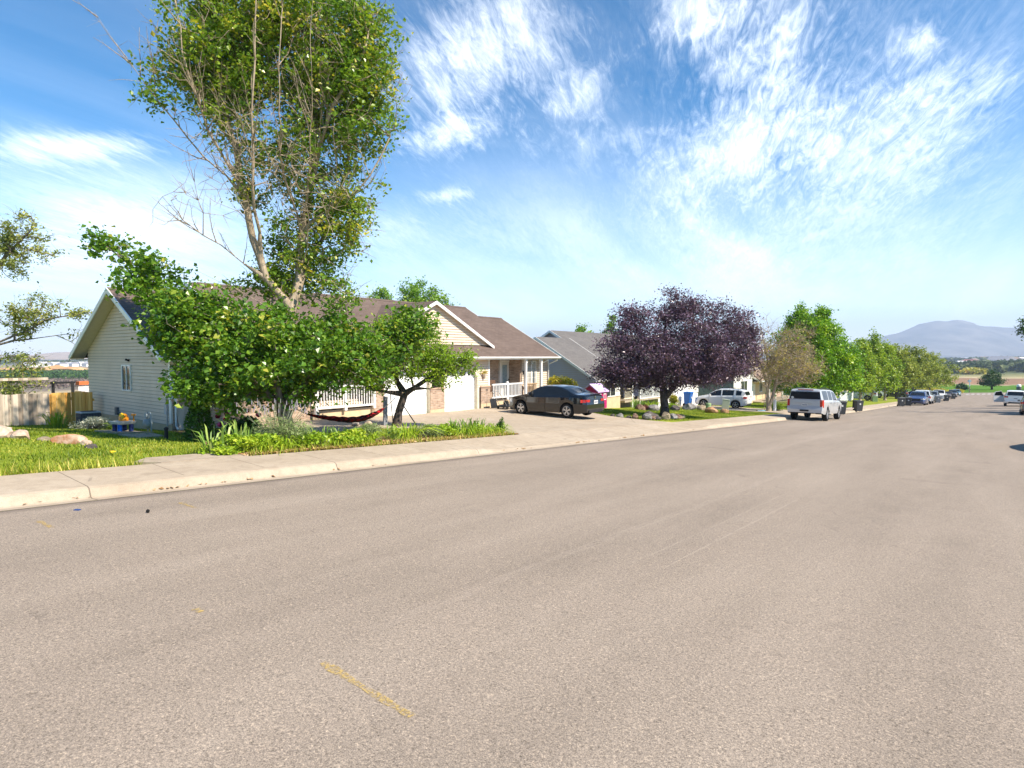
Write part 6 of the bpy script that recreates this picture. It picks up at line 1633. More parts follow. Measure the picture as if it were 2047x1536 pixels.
# hammock between the two trees
hm = bpy.data.materials.new('hammock_cloth'); k = NT(hm)
s_ = k.sep(k.obj()); nn = k.noise(k.comb(k.math('MULTIPLY', s_[0], 3), k.math('MULTIPLY', s_[1], 3), k.math('MULTIPLY', s_[2], 9)), 2.2, 3)
k.done(k.bsdf(k.ramp(nn, [(.45, (.04, .006, .008, 1)), (.55, (.13, .006, .008, 1)), (.64, (.48, .012, .018, 1))]), .75, .2))
A = Vector((-14.95, 8.98, .40)); B = Vector((-15.62, 13.1, .42)); N_ = 36; sag = .60
hr = thing('hammock', 'red and black cloth hammock slung between the cottonwood and the fruit tree', 'hammock', A)
ctr = []
for i in range(N_+1):
    t = i/N_; p = A.lerp(B, t)-A; p.z -= sag*4*t*(1-t)*(1-.12*math.sin(2*math.pi*t)); ctr.append(p)
side = Vector((B.y-A.y, A.x-B.x, 0)).normalized()
vs = []; fs = []; K_ = 9
lo_, hi_ = 4, N_-5
for i in range(lo_, hi_+1):
    t = (i-lo_)/(hi_-lo_); wd = .05+.20*math.sin(math.pi*t)**.7; dp = .03+.13*math.sin(math.pi*t)
    for j in range(K_):
        u = -1+2*j/(K_-1); vs.append(tuple(ctr[i]+side*u*wd*(1-.15*abs(u))+Vector((0, 0, dp*(u*u)-.02+.012*math.sin(i*1.9+j*2.3)))))
for i in range(hi_-lo_):
    for j in range(K_-1): fs.append((i*K_+j, i*K_+j+1, (i+1)*K_+j+1, (i+1)*K_+j))
q = MB(); q.add(vs, fs); cl = q.build('cloth', hm, hr, smooth=80); so_ = cl.modifiers.new('thick', 'SOLIDIFY'); so_.thickness = .012
for a_, b_ in ((0, lo_), (hi_, N_)):
    q = MB(); q.tube([ctr[i] for i in range(a_, b_+1)], .012, 6); q.build('rope', mat('rope_dark', (.10, .09, .08, 1), .8), hr)
# prop poles and a leaning strip by the garage
for (x, y), (x2, y2, z2), lab in (((-15.4, 13.9), (-15.55, 13.3, .25), 'thin dark prop pole leaning on the right of the fruit tree'), ((-17.5, 14.55), (-17.6, 14.5, .55), 'thin dark rod standing left of the fruit tree')):
    q = MB(); z = ground_noise(x, y); q.tube([(0, 0, 0), (x2-x, y2-y, z2-z)], .018, 6); o = q.build('garden_rod', M['dark'], None); o.location = (x, y, z); tag(o, lab, 'rod')
q = MB(); q.bar((0, 0, 0), (-.12, .12, 1.0), .16, .05); o = q.build('leaning_plank', mat('plank_grey', (.20, .21, .23, 1), .6), None); o.location = (-16.1, 13.05, ground_noise(-16.1, 13.05)); tag(o, 'grey plank leaning behind the fruit tree trunk', 'plank')
for k, (dx, dy, c, lab) in enumerate(((0, 0, 'stone_grey', 'small grey block on the walk behind the hammock'), (.35, .28, 'stone_tan', 'small tan block on the walk beside the fruit tree'))):
    q = MB(); q.blob((0, 0, .07), .16, .12, .10, .3, 2, 700+k, flat=-.07); o = q.build('loose_block', mat(c, {'stone_grey': (.36, .31, .27, 1), 'stone_tan': (.45, .35, .26, 1)}[c], .9, .2, vary=.25), None); o.location = (-16.6+dx, 12.2+dy, ground_noise(-16.6+dx, 12.2+dy)+.03); tag(o, lab, 'block')
# lawn mower
m_ = thing('lawn_mower', 'black push mower with a long bent handle beside the porch', 'lawn mower', (-19.0, 22.95, drive_z(-19.0, 22.95)+.03), R(100))
q = MB(); q.taper(0, 0, .09, .22, .36, .25, .30, .20); q.build('deck', M['dark'], m_, bevel=.03)
q = MB(); q.lathe([(.14, .22), (.14, .34), (.10, .40), (.0, .41)], 14, (.06, 0, 0)); q.build('engine', M['black'], m_, smooth=40)
for x, y in ((.28, .26), (.28, -.26), (-.28, .26), (-.28, -.26)):
    q = MB(); q.lathe([(.0, -.025), (.09, -.025), (.10, 0), (.09, .025), (0, .025)], 14, (x, y, .10), axis='y'); q.build('wheel', M['black'], m_, smooth=40)
q = MB(); q.tube([(-.25, .2, .2), (-.85, .18, .80), (-1.02, .16, .92), (-1.02, -.16, .92), (-.85, -.18, .80), (-.25, -.2, .2)], .014, 8); q.build('handle', M['metal'], m_, smooth=60)
s = thing('snow_shovel', 'black snow shovel propped upright against the white porch rail', 'shovel', (-19.62, 22.78, drive_z(-19.62, 22.78)+.03), R(-90))
q = MB()
for i in range(5): q.add([(-.24, .04*math.cos(i*.5)-.02, i*.09), (.24, .04*math.cos(i*.5)-.02, i*.09), (.24, .04*math.cos(i*.5+.5)-.02, i*.09+.09), (-.24, .04*math.cos(i*.5+.5)-.02, i*.09+.09)], [(0, 1, 2, 3)])
b = q.build('blade', M['dark'], s); mm = b.modifiers.new('t', 'SOLIDIFY'); mm.thickness = .012
q = MB(); q.tube([(0, -.03, .25), (0, -.12, 1.15), (-.08, -.13, 1.22), (.08, -.13, 1.22), (0, -.12, 1.15)], .016, 6); q.build('handle', M['dark'], s)
# toys and chair at the right-hand porch
q = MB(); q.taper(0, 0, 0, .22, .13, .11, .15, .13); o = q.build('toy_tub', blue, None, bevel=.02); o.location = (-19.35, 25.55, drive_z(-19.4, 25.5)+.30); tag(o, 'small bright blue tub by the white porch post', 'tub')
bk = MB(); bk.box(-.25, .25, -.3, .3, -.30, 0); o2 = bk.build('step_block', M['slab'], None); o2.location = (-19.35, 25.5, drive_z(-19.4, 25.5)+.30); tag(o2, 'low concrete block carrying the toys by the porch steps', 'step')
q = MB(); q.lathe([(.09, 0), (.12, .16), (.125, .17), (.09, .17)], 14); o = q.build('bucket', mat('teal_plastic', (.05, .42, .42, 1), .4), None, smooth=40); o.location = (-19.28, 25.25, drive_z(-19.4, 25.5)+.30); tag(o, 'small teal bucket beside the blue tub', 'bucket')
t = thing('scooter', 'small dark toy scooter in front of the porch rail', 'scooter', (-19.2, 24.85, drive_z(-19.2, 24.85)+.03), .5)
q = MB(); q.bar((-.3, 0, .07), (.25, 0, .07), .09, .02); q.build('deck', M['dark'], t)
q = MB(); q.tube([(.25, 0, .07), (.18, 0, .70), (.18, -.16, .72), (.18, .16, .72)], .014, 6); q.build('handlebar', M['metal'], t)
for x in (-.3, .28):
    q = MB(); q.lathe([(0, -.015), (.055, -.015), (.055, .015), (0, .015)], 12, (x, 0, .055), axis='y'); q.build('wheel', M['black'], t)
c = thing('porch_chair', 'dark brown wicker chair in the shade of the right-hand porch', 'chair', (-20.85, 23.75, -.42), R(-90))
wk = mat('wicker_brown', (.12, .065, .04, 1), .7)
q = MB(); q.box(-.28, .28, -.26, .26, .36, .44); q.build('seat', wk, c, bevel=.02)
q = MB(); q.box(-.28, .28, .22, .28, .44, .98); q.build('backrest', wk, c, bevel=.03)
for x in (-.25, .25):
    q = MB(); q.box(x-.03, x+.03, -.26, .26, .58, .63); q.build('armrest', wk, c)
    for y in (-.23, .23):
        q = MB(); q.box(x-.025, x+.025, y-.025, y+.025, 0, .60 if y < 0 else .4); q.build('leg', wk, c)
h_ = thing('wall_planter', 'cone-shaped wall planter with dry flowers beside the right garage door', 'planter', (-19.98, 22.5, .92))
q = MB(); q.lathe([(.012, -.26), (.12, .0), (.125, .02)], 12); q.build('cone', mat('planter_cream', (.60, .52, .40, 1), .7), h_, smooth=60)
rg = np.random.default_rng(12); lv, li_ = leaves_np(rg.normal(size=(160, 3))*np.array([.07, .07, .06])+np.array([0, 0, .07]), .05, rg); np_mesh('flowers', lv, 3, li_, LM['bud'], h_, tint=np.repeat(np.clip(.5+.2*rg.normal(size=160), 0, 1), 2))
# rocks
def rock(x, y, rx, ry, rz, col, seed, label, group=None, sink=.25, rot=0.0, name='boulder', zf=ground_noise):
    q = MB(); q.blob((0, 0, 0), rx, ry, rz, .35, 3, seed)
    m = MATS.get(col) or rockmat(col)
    o = q.build(name, m, None, smooth=28); o.location = (x, y, zf(x, y)+rz*(1-2*sink)*.75); o.rotation_euler = (0, 0, rot)
    return tag(o, label, 'rock', group)
ROCKC = {'rock_pink': ((.36, .25, .18, 1), (.58, .46, .37, 1)), 'rock_rust': ((.38, .17, .075, 1), (.56, .40, .30, 1)), 'rock_dark': ((.035, .032, .032, 1), (.14, .12, .11, 1)), 'rock_grey': ((.07, .066, .064, 1), (.36, .34, .33, 1)), 'rock_tan': ((.15, .12, .075, 1), (.42, .34, .24, 1)), 'rock_brown': ((.07, .045, .035, 1), (.34, .22, .16, 1)), 'rock_orange': ((.26, .135, .065, 1), (.48, .29, .17, 1))}
def rockmat(n):
    m = bpy.data.materials.new(n); k = NT(m); v = k.obj()
    n1 = k.noise(v, 4.5, 7, .68, .6); n2 = k.noise(v, 22, 4)
    c = k.ramp(k.math('ADD', k.math('MULTIPLY', n1, .8), k.math('MULTIPLY', n2, .2)), [(.38, ROCKC[n][0]), (.62, ROCKC[n][1])])
    k.done(k.bsdf(c, .9, .15, 0, k.bump(n1, .6, .05))); MATS[n] = m; return m
rock(-18.35, 3.2, .60, .40, .27, 'rock_pink', 1, 'broad pale pink boulder in the grass mound at the left edge', sink=.3, rot=.5)
rock(-17.65, 3.62, .24, .2, .17, 'rock_pink', 2, 'rounded pink stone just right of the broad pale boulder', sink=.3)
rock(-17.1, 3.95, .22, .16, .08, 'rock_tan', 8, 'small flat tan stone half sunk in the lawn between boulders', sink=.35)
rock(-16.35, 4.2, .42, .22, .17, 'rock_rust', 3, 'rust and white flat boulder in the middle of the left lawn', sink=.3, rot=.7)
rock(-15.95, 4.42, .14, .12, .09, 'rock_pink', 4, 'little pale stone at the right end of the rust boulder', sink=.3)
rock(-15.2, 4.3, .16, .12, .08, 'rock_dark', 5, 'small dark clump of debris lying on the left lawn', sink=.2)
RG = 'rocks edging the plum tree bed'
RK = [(-14.4, 24.75, .26, .2, .17, 'rock_dark', 'small dark rock at the left end of the row under the plum tree'), (-14.05, 24.75, .30, .26, .27, 'rock_grey', 'round grey rock, second from the left in the row'), (-13.7, 24.95, .26, .24, .2, 'rock_dark', 'dark rock between the round grey and the brown banded rock'),
      (-13.3, 24.85, .44, .32, .30, 'rock_brown', 'brown banded rock left of the pointed grey one'), (-12.85, 25.2, .44, .34, .32, 'rock_grey', 'pointed grey and white rock in the middle of the row'), (-13.2, 26.3, .62, .44, .40, 'rock_dark', 'large black rock behind the row, left of the plum trunk'),
      (-12.6, 25.7, .40, .3, .22, 'rock_dark', 'low dark rock right of the pointed grey rock'), (-12.5, 26.35, .48, .38, .40, 'rock_tan', 'tall tan wedge-shaped rock in front of the plum trunk'), (-12.4, 27.0, .42, .34, .32, 'rock_grey', 'white streaked grey rock right of the tan wedge'),
      (-12.4, 27.6, .36, .3, .28, 'rock_brown', 'brown rock at the right end before the last pale one'), (-12.5, 28.2, .34, .3, .30, 'rock_tan', 'last pale brown rock at the right end of the row')]
for i, (x, y, a_, b_, c_, m_, lab) in enumerate(RK): rock(x+.25, y+.35, a_*.62, b_*.62, c_*.66, m_, 20+i, lab, RG, .2, i*.8)
rock(-12.45, 25.95, .22, .2, .13, 'rock_brown', 40, 'small reddish rock squeezed in front of the dark row', RG, .2)
RH = 'rocks in front of the grey house'
for i, (x, y, a_, c_, m_, lab) in enumerate(((-17.7, 34.9, .35, .3, 'rock_brown', 'reddish brown rock by the grey house foundation corner'), (-17.2, 35.6, .5, .3, 'rock_grey', 'pale slab-like rock by the grey house flowers'), (-16.9, 36.6, .4, .25, 'rock_grey', 'lavender grey rock below the brown porch rail'), (-16.6, 37.6, .4, .28, 'rock_dark', 'dark rock by the path to the grey porch'), (-16.3, 39.4, .5, .35, 'rock_grey', 'pale pointed rock left of the plum trunk in the lawn'), (-15.9, 40.6, .42, .28, 'rock_tan', 'brown rock at the lawn edge right of the plum trunk'))):
    rock(x, y, a_, a_*.8, c_, m_, 60+i, lab, RH, .25, i)
rock(-13.95, 37.2, .42, .32, .27, 'rock_orange', 70, 'orange boulder in front of the small green utility box', None, .2)
rock(-13.4, 38.0, .28, .24, .25, 'rock_orange', 71, 'smaller orange rock right of the big orange boulder', None, .2)
# utility pedestals
def pedestal(x, y, w_, d_, h_, label, tiltv=0.0, dome=False, col='pedestal_green', c=(.25, .36, .17, 1)):
    q = thing('utility_box', label, 'utility box', (x, y, ground_noise(x, y)-.02), R(20)); q.rotation_euler = (0, tiltv, R(20))
    mt = mat(col, c, .55, .3, vary=.1)
    b = MB()
    if dome: b.lathe([(w_, 0), (w_, h_*.9), (w_*.9, h_), (0, h_*1.02)], 14)
    else: b.box(-w_, w_, -d_, d_, 0, h_)
    b.build('casing', mt, q, bevel=0 if dome else .015, smooth=40 if dome else None)
    b = MB(); b.box(-w_*1.06, w_*1.06, -d_*1.06, d_*1.06, h_, h_+.04) if not dome else b.lathe([(w_*1.06, h_*.80), (w_*1.06, h_*.84)], 14); b.build('lid', mt, q)
    return q
pedestal(-14.35, 37.7, .17, .17, .60, 'short round green utility box behind the orange boulder', 0, True)
pedestal(-13.55, 38.3, .22, .16, .88, 'taller tilted grey green utility box beside the orange rocks', R(8), col='pedestal_grey', c=(.36, .40, .31, 1))
pedestal(-13.0, 95.0, .3, .25, .75, 'small green utility box on the far lawn beyond the bins', 0)
# wheelie bins
def bin_(x, y, rz, label, m, group='wheelie bins set out at the kerb', open_lid=False, z=None, s=1.0):
    b = thing('wheelie_bin', label, 'bin', (x, y, zroad(x, y)+.03 if z is None else z), rz, group)
    q = MB(); q.taper(0, 0, .06, .95*s, .22, .26, .29, .31, dx=.04); q.build('bin_body', m, b, bevel=.03)
    q = MB(); q.box(-.27, .36, -.335, .335, .93*s, .97*s); q.build('rim', m, b, bevel=.01)
    q = MB()
    if open_lid: q.hexa([(-.30, -.33, .96), (-.27, -.33, .99), (-.27, .33, .99), (-.30, .33, .96), (-.42, -.30, .30), (-.39, -.30, .30), (-.39, .30, .30), (-.42, .30, .30)])
    else: q.taper(.04, 0, .975*s, 1.06*s, .33, .345, .25, .27)
    q.build('lid', m, b, bevel=.015)
    q = MB(); q.bar((-.33, -.25, .95*s), (-.33, .25, .95*s), .035); q.build('handle', m, b)
    for y_ in (-.27, .27):
        q = MB(); q.lathe([(0, -.03), (.11, -.03), (.115, 0), (.11, .03), (0, .03)], 14, (-.22, y_, .115), axis='y'); q.build('wheel', M['black'], b, smooth=40)
    q = MB(); q.box(.30, .312, -.06, .06, .62, .76); o = q.build('sticker', M['plate'], b); 
    return b
bd = mat('bin_charcoal', (.055, .058, .062, 1), .55); bg_ = mat('bin_grey', (.22, .235, .25, 1), .55); bb = mat('bin_blue', (.012, .10, .36, 1), .45)
bin_(-9.05, 50.2, R(-60), 'charcoal bin standing right beside the front of the silver wagon', bd)
bin_(-9.55, 60.6, R(-50), 'charcoal bin with its lid hanging open on the kerb beyond the wagon', bd, open_lid=True)
bin_(-8.55, 81.5, R(-60), 'charcoal bin, left one of the pair in front of the dark blue car', bd)
bin_(-8.05, 83.3, R(-75), 'charcoal bin, right one of the pair in front of the dark blue car', bd)
bin_(-6.55, 104.5, R(-70), 'light grey bin out in the road beside the white canopy pickup', bg_)
bin_(-6.35, 119.5, R(-70), 'small dark bin in the road before the last pickup', bd)
bin_(-6.6, 144.5, R(-70), 'distant dark bin beside the brown saloon', bd)
bin_(-19.6, 47.0, R(0), 'tall bright blue bin by the grey house garage', bb, None, z=drive_z(-19.6, 47.0)+.03, s=1.1)
# small things on the neighbour's side
q = MB(); q.tube([(0, 0, 0), (0, 0, .86)], [.11, .10], 10); o = q.build('white_post', M['white_rail'], None, smooth=40); o.location = (-12.75, 46.6, ground_noise(-12.75, 46.6)); tag(o, 'stout white post at the foot of the bare tree', 'post')
t = thing('kick_scooter', 'light blue kick scooter with an upright handle left on the far verge', 'scooter', (-13.2, 44.9, ground_noise(-13.2, 44.9)), R(60))
q = MB(); q.bar((-.4, 0, .08), (.3, 0, .08), .16, .05); q.build('deck', mat('pale_blue', (.30, .55, .68, 1), .4), t)
q = MB(); q.tube([(.3, 0, .08), (.22, 0, .80), (.22, -.18, .82), (.22, .18, .82)], .02, 6); q.build('handlebar', M['wood_brown'], t)
for x in (-.4, .34):
    q = MB(); q.lathe([(0, -.02), (.08, -.02), (.08, .02), (0, .02)], 12, (x, 0, .08), axis='y'); q.build('wheel', M['dark'], t)
# playhouse
p_ = thing('playhouse', 'pink toy playhouse with a lilac roof behind the black saloon', 'playhouse', (-19.5, 32.3, ground_noise(-19.5, 32.3)), 0)
p_.scale = (.95, .95, 1.15)
pk = mat('playhouse_pink', (.40, .015, .13, 1), .4); li = mat('playhouse_lilac', (.55, .40, .72, 1), .4)
q = MB(); q.box(-.55, .55, -.62, .62, 0, .95); q.build('walls', pk, p_, bevel=.02)
q = MB(); q.prism([(-.55, .95), (.55, .95), (0, 1.22)], 'y', -.60, .60); q.build('gable', pk, p_)
for s_ in (1, -1):
    q = MB(); q.hexa([(s_*.66, -.70, .88), (s_*.66, .70, .88), (0, .70, 1.26), (0, -.70, 1.26), (s_*.66, -.70, .94), (s_*.66, .70, .94), (0, .70, 1.33), (0, -.70, 1.33)]); q.build('roof', li, p_)
for y_ in (-.3, .3):
    q = MB(); q.box(.55, .575, y_-.16, y_+.16, .45, .80); w_ = q.build('window_frame', M['plate'], p_); q = MB(); q.box(.57, .58, y_-.11, y_-.01, .50, .75); q.box(.57, .58, y_+.01, y_+.11, .50, .75); q.build('pane', pk, w_)
for x_ in (-.25, .25):
    q = MB(); q.box(x_-.14, x_+.14, -.645, -.62, .45, .78); q.build('window_frame', M['plate'], p_)
# small litter in the road
q = MB(); q.box(-.035, .035, -.02, .02, 0, .01); o = q.build('blue_wrapper', mat('wrapper_blue', (.02, .06, .22, 1), .6), None); o.location = (-8.9, 2.35, zroad(-8.9, 2.35)+.002); o.rotation_euler = (0, 0, .6); tag(o, 'tiny blue wrapper lying on the road by the left kerb', 'litter')
q = MB(); q.blob((0, 0, .02), .03, .025, .03, .3, 1, 4); o = q.build('black_pebble', M['black'], None); o.location = (-8.2, 2.9, zroad(-8.2, 2.9)); tag(o, 'small black lump on the road near the blue wrapper', 'litter')
q = MB(); q.box(-.05, .05, -.04, .04, 0, .02); o = q.build('yellow_scrap', yel, None); o.location = (-13.1, 4.05, ground_noise(-13.1, 4.05)+.07); tag(o, 'tiny yellow scrap in the left lawn near the path', 'litter')
# road crew's yellow paint marks
ym = bpy.data.materials.new('worn_yellow'); k = NT(ym)
fac = k.ramp(k.noise(k.pos(), 38, 4, .7), [(.40, 0), (.62, .78)])
b1 = k.bsdf((.52, .37, .13, 1), .85, .2); tr = k.n('ShaderNodeBsdfTransparent'); mx = k.n('ShaderNodeMixShader'); k.l(fac, mx.inputs[0]); k.l(tr.outputs[0], mx.inputs[1]); k.l(b1, mx.inputs[2]); k.done(mx.outputs[0])
for (x0, y0), (x1, y1), lab in (((-3.22, 2.10), (-2.36, 2.07), 'long worn yellow paint stroke in the near roadway'), ((-8.55, 1.88), (-8.1, 1.9), 'short faint yellow paint stroke by the left kerb'), ((-8.55, 3.42), (-8.1, 3.42), 'second faint yellow paint stroke further along the left kerb'), ((-4.65, 1.95), (-4.55, 1.95), 'faint yellow dot on the road between the strokes')):
    d = Vector((x1-x0, y1-y0, 0)).normalized(); n_ = Vector((-d.y, d.x, 0))*.022; q = MB(); P_ = []
    for i in range(9):
        t = i/8; c = Vector((x0+(x1-x0)*t, y0+(y1-y0)*t, 0)); w_ = (.6+.8*abs(math.sin(i*2.3)))*(1.5 if i in (0, 1, 8) else 1)
        for s_ in (1, -1):
            p = c+n_*s_*w_; P_.append((p.x-x0, p.y-y0, zroad(p.x, p.y)-zroad(x0, y0)))
    q.add(P_, [(2*i, 2*i+1, 2*i+3, 2*i+2) for i in range(8)]); o = q.build('paint_mark', ym, None); o.location = (x0, y0, zroad(x0, y0)+.004); tag(o, lab, 'road marking')
# ------------------------------------------------------------------ the neighbours
def fold(h, *others):
    return h
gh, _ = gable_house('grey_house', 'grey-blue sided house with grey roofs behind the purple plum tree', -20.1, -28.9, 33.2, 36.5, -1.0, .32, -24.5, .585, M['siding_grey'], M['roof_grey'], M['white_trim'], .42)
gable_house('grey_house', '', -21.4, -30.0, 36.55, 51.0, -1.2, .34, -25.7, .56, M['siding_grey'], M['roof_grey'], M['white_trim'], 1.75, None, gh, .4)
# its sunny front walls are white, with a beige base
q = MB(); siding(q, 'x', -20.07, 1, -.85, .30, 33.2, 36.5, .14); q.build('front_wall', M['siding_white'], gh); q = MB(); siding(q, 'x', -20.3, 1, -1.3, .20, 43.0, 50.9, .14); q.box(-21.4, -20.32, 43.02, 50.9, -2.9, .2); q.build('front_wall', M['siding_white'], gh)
q = MB(); q.box(-20.2, -20.03, 33.15, 36.5, -2.4, -.88); q.build('foundation', M['stucco'], gh)
q = MB(); q.box(-20.1, -20.0, 33.12, 36.52, -.90, -.84); q.build('belt_course', M['stucco'], gh)
window(gh, 'x', -20.06, 1, 34.35, 35.75, -.82, .12, mull=(.55,))
q = MB()
for i in range(5): q.box(-20.28, -20.24, 44.6, 49.6, -2.25+i*.44, -1.82+i*.44)
q.build('garage_door', M['garage'], gh)
q = MB(); q.box(-21.40, -21.36, 38.5, 39.4, -1.2, .1); d_ = q.build('front_door', mat('door_dark', (.08, .07, .06, 1), .5), gh)
q = MB(); q.box(-21.4, -19.7, 36.55, 43.0, -1.35, -1.22); q.build('porch_floor', M['slab'], gh)
tp = mat('almond_trim', (.66, .58, .45, 1), .6, .3)
for y in (37.75, 38.9, 42.9):
    q = MB(); q.box(-19.86, -19.74, y-.06, y+.06, -1.75, .2); q.build('porch_post', M['white_trim'], gh)
railing(gh, 'x', -19.8, 36.6, 37.7, -1.12, -.38, material=tp, spacing=.13)
railing(gh, 'x', -19.8, 38.95, 42.85, -1.25, -.42, post_at=(40.9,), post_z=-1.35, spacing=.12)
st = thing('pushchair', 'dark blue pushchair on the grey house porch', 'pushchair', (-20.2, 38.35, -1.22), .4)
nv = mat('pushchair_navy', (.02, .04, .14, 1), .6)
q = MB(); q.hexa([(-.2, -.2, .35), (.2, -.2, .30), (.2, .2, .30), (-.2, .2, .35), (-.32, -.2, .85), (.22, -.2, .45), (.22, .2, .45), (-.32, .2, .85)]); q.build('seat', nv, st, bevel=.03)
q = MB(); q.lathe([(.0, .3), (.15, .27), (.25, .15), (.28, 0)], 12, (-.12, 0, .72), cap=False); q.build('hood', nv, st, smooth=60)
q = MB(); q.tube([(.35, -.2, .1), (-.45, -.2, .98), (-.45, .2, .98), (.35, .2, .1)], .014, 6); q.build('frame', M['metal'], st)
for x, y in ((.35, -.2), (.35, .2), (-.3, -.24), (-.3, .24)):
    q = MB(); q.lathe([(0, -.02), (.11, -.02), (.11, .02), (0, .02)], 14, (x, y, .11), axis='y'); q.build('wheel', M['black'], st)
# tan house beyond
th, _ = gable_house('tan_house', 'tan house with a porch and brown roof behind the white crossover', -21.0, -29.0, 66.5, 80.0, -3.05, -.78, -25.2, .5, M['siding_tan'], M['roof_tan'], M['white_trim'], 1.5, None, None, .5)
gable_house('tan_house', '', -20.4, -28.0, 60.2, 66.3, -2.9, .55, -24.2, .5, M['siding_white'], M['roof_tan'], M['white_trim'], .4, None, th, .4)
q = MB(); siding(q, 'y', 60.18, -1, -2.6, .5, -28, -20.4, .14); q.build('side_wall', mat('shaded_green_siding', (.30, .32, .27, 1), .6), th)  # gable turned from the sun: its shade put into a darker siding colour
window(th, 'x', -20.4, 1, 62.4, 64.2, -2.0, -.75, mull=(.5,))
window(th, 'x', -21.0, 1, 70.4, 71.5, -2.2, -1.2, mull=(.5,))
q = MB(); q.box(-21.0, -20.95, 68.0, 68.9, -3.05, -1.2); q.build('front_door', mat('door_white', (.66, .64, .58, 1), .45, vary=.03), th)
for y in (69.6, 72.0, 74.8):
    q = MB(); q.box(-19.75, -19.6, y-.07, y+.07, -3.3, -.9); q.build('porch_post', M['white_trim'], th)
q = MB(); q.box(-20.97, -20.9, 72.6, 79.9, -4.2, -2.5); q.build('brick_base', M['brick'], th)
q = MB(); q.box(-21, -19.6, 66.6, 79.9, -3.3, -3.06); q.build('porch_floor', M['slab'], th)
w1, _ = gable_house('white_house', 'white house with a brown roof half hidden behind the maple', -21.0, -30.0, 86, 99, -4.0, -1.4, -25.5, .5, M['siding_white'], M['roof_tan'], M['white_trim'], .5)
window(w1, 'x', -21.0, 1, 90, 92, -3.2, -2.0, mull=(.5,))
w2, _ = gable_house('far_house', 'distant tan house behind the light green trees', -21.0, -30.0, 112, 126, -5.2, -2.6, -25.5, .5, M['siding_tan'], M['roof_tan'], M['white_trim'], .5)
w3, _ = gable_house('far_house', 'distant grey-roofed house behind the willows', -21.0, -30.0, 142, 158, -6.4, -3.8, -25.5, .5, M['siding_white'], M['roof_grey'], M['white_trim'], .5)
# white vinyl fence
vf = thing('picket_fence', 'white scalloped vinyl fence in front of the white house', 'fence', (-15.2, 83.2, ground_noise(-15.2, 83.2)))
for k in range(4):
    y0 = k*2.3; q = MB(); z0 = ground_noise(-15.2, 83.2+y0)-vf.location.z
    for i in range(15):
        y = y0+.12+i*.145; u = abs(i-7)/7; q.box(-.012, .012, y, y+.11, z0+.08, z0+.98+.22*u*u)
    q.box(-.03, -.013, y0, y0+2.3, z0+.25, z0+.33); q.box(-.03, -.013, y0, y0+2.3, z0+.75, z0+.83)
    q.build('panel', M['white_rail'], vf)
    q = MB(); q.box(-.065, .065, y0-.065, y0+.065, z0-.05, z0+1.25); q.taper(0, y0, z0+1.25, z0+1.36, .085, .085, .01, .01); q.build('post', M['white_rail'], vf)
# low dark wire fence before the tan house
wf = thing('garden_fence', 'low dark picket fence on the lawn before the tan house', 'fence', (-17.6, 61.0, ground_noise(-17.6, 61.0)))
q = MB()
for i in range(26):
    y = i*.32; z0 = ground_noise(-17.6, 61+y)-wf.location.z; q.box(-.012, .012, y-.03, y+.03, z0, z0+.75+.08*(i % 2))
q.bar((0, 0, .3), (0, 8, ground_noise(-17.6, 69)-wf.location.z+.3), .03, .05); q.build('pickets', mat('grey_picket', (.13, .12, .11, 1), .7), wf)
# street end: name post, low wall, white-domed tank
sp = thing('street_sign', 'white and tan street name post at the end of the street', 'signpost', (-6.6, 229, ground_noise(-6.6, 229)))
q = MB(); q.box(-.16, .16, -.16, .16, 0, 1.9); q.build('post', mat('post_tan', (.55, .40, .22, 1), .7), sp)
q = MB(); q.box(-.14, .14, -.14, .14, 1.9, 4.0); q.build('upper_post', M['white_rail'], sp)
q = MB(); q.box(-.5, .4, -.03, .03, 3.3, 3.8); q.build('sign_plate', mat('sign_pale', (.55, .60, .62, 1), .5), sp)
q = MB(); q.box(-16.5, -8.2, 226.8, 227.1, -10.6, -8.6); o = q.build('block_wall', mat('block_grey', (.34, .31, .29, 1), .9), None); tag(o, 'low grey block wall closing the far end of the street', 'wall')
q = MB(); q.lathe([(.62, 0), (.62, .9)], 16); o = q.build('storage_tank', mat('tank_base', (.10, .10, .12, 1), .6), None); o.location = (5.3, 250, ground_noise(5.3, 250)+0); tag(o, 'small white-domed tank on the park lawn beyond the white car', 'tank')
q = MB(); q.lathe([(.58, .9), (.6, 1.15), (.5, 1.5), (.28, 1.7), (0, 1.75)], 16); q.build('dome', M['white_rail'], o, smooth=60)
# crosswalk bars
for i in range(9):
    x0 = -6.6+i*1.15; q = MB(); P_ = [(x, y, zroad(x, y)+.022) for x, y in ((x0, 202), (x0+.66, 202), (x0+.66, 206.5), (x0, 206.5))]
    q.add(P_, [(0, 1, 2, 3)]); o = q.build('crosswalk_bar', mat('road_white', (.80, .79, .76, 1), .8), None); tag(o, 'worn white crosswalk bar across the far end of the street', 'road marking', 'bars of the far crosswalk')
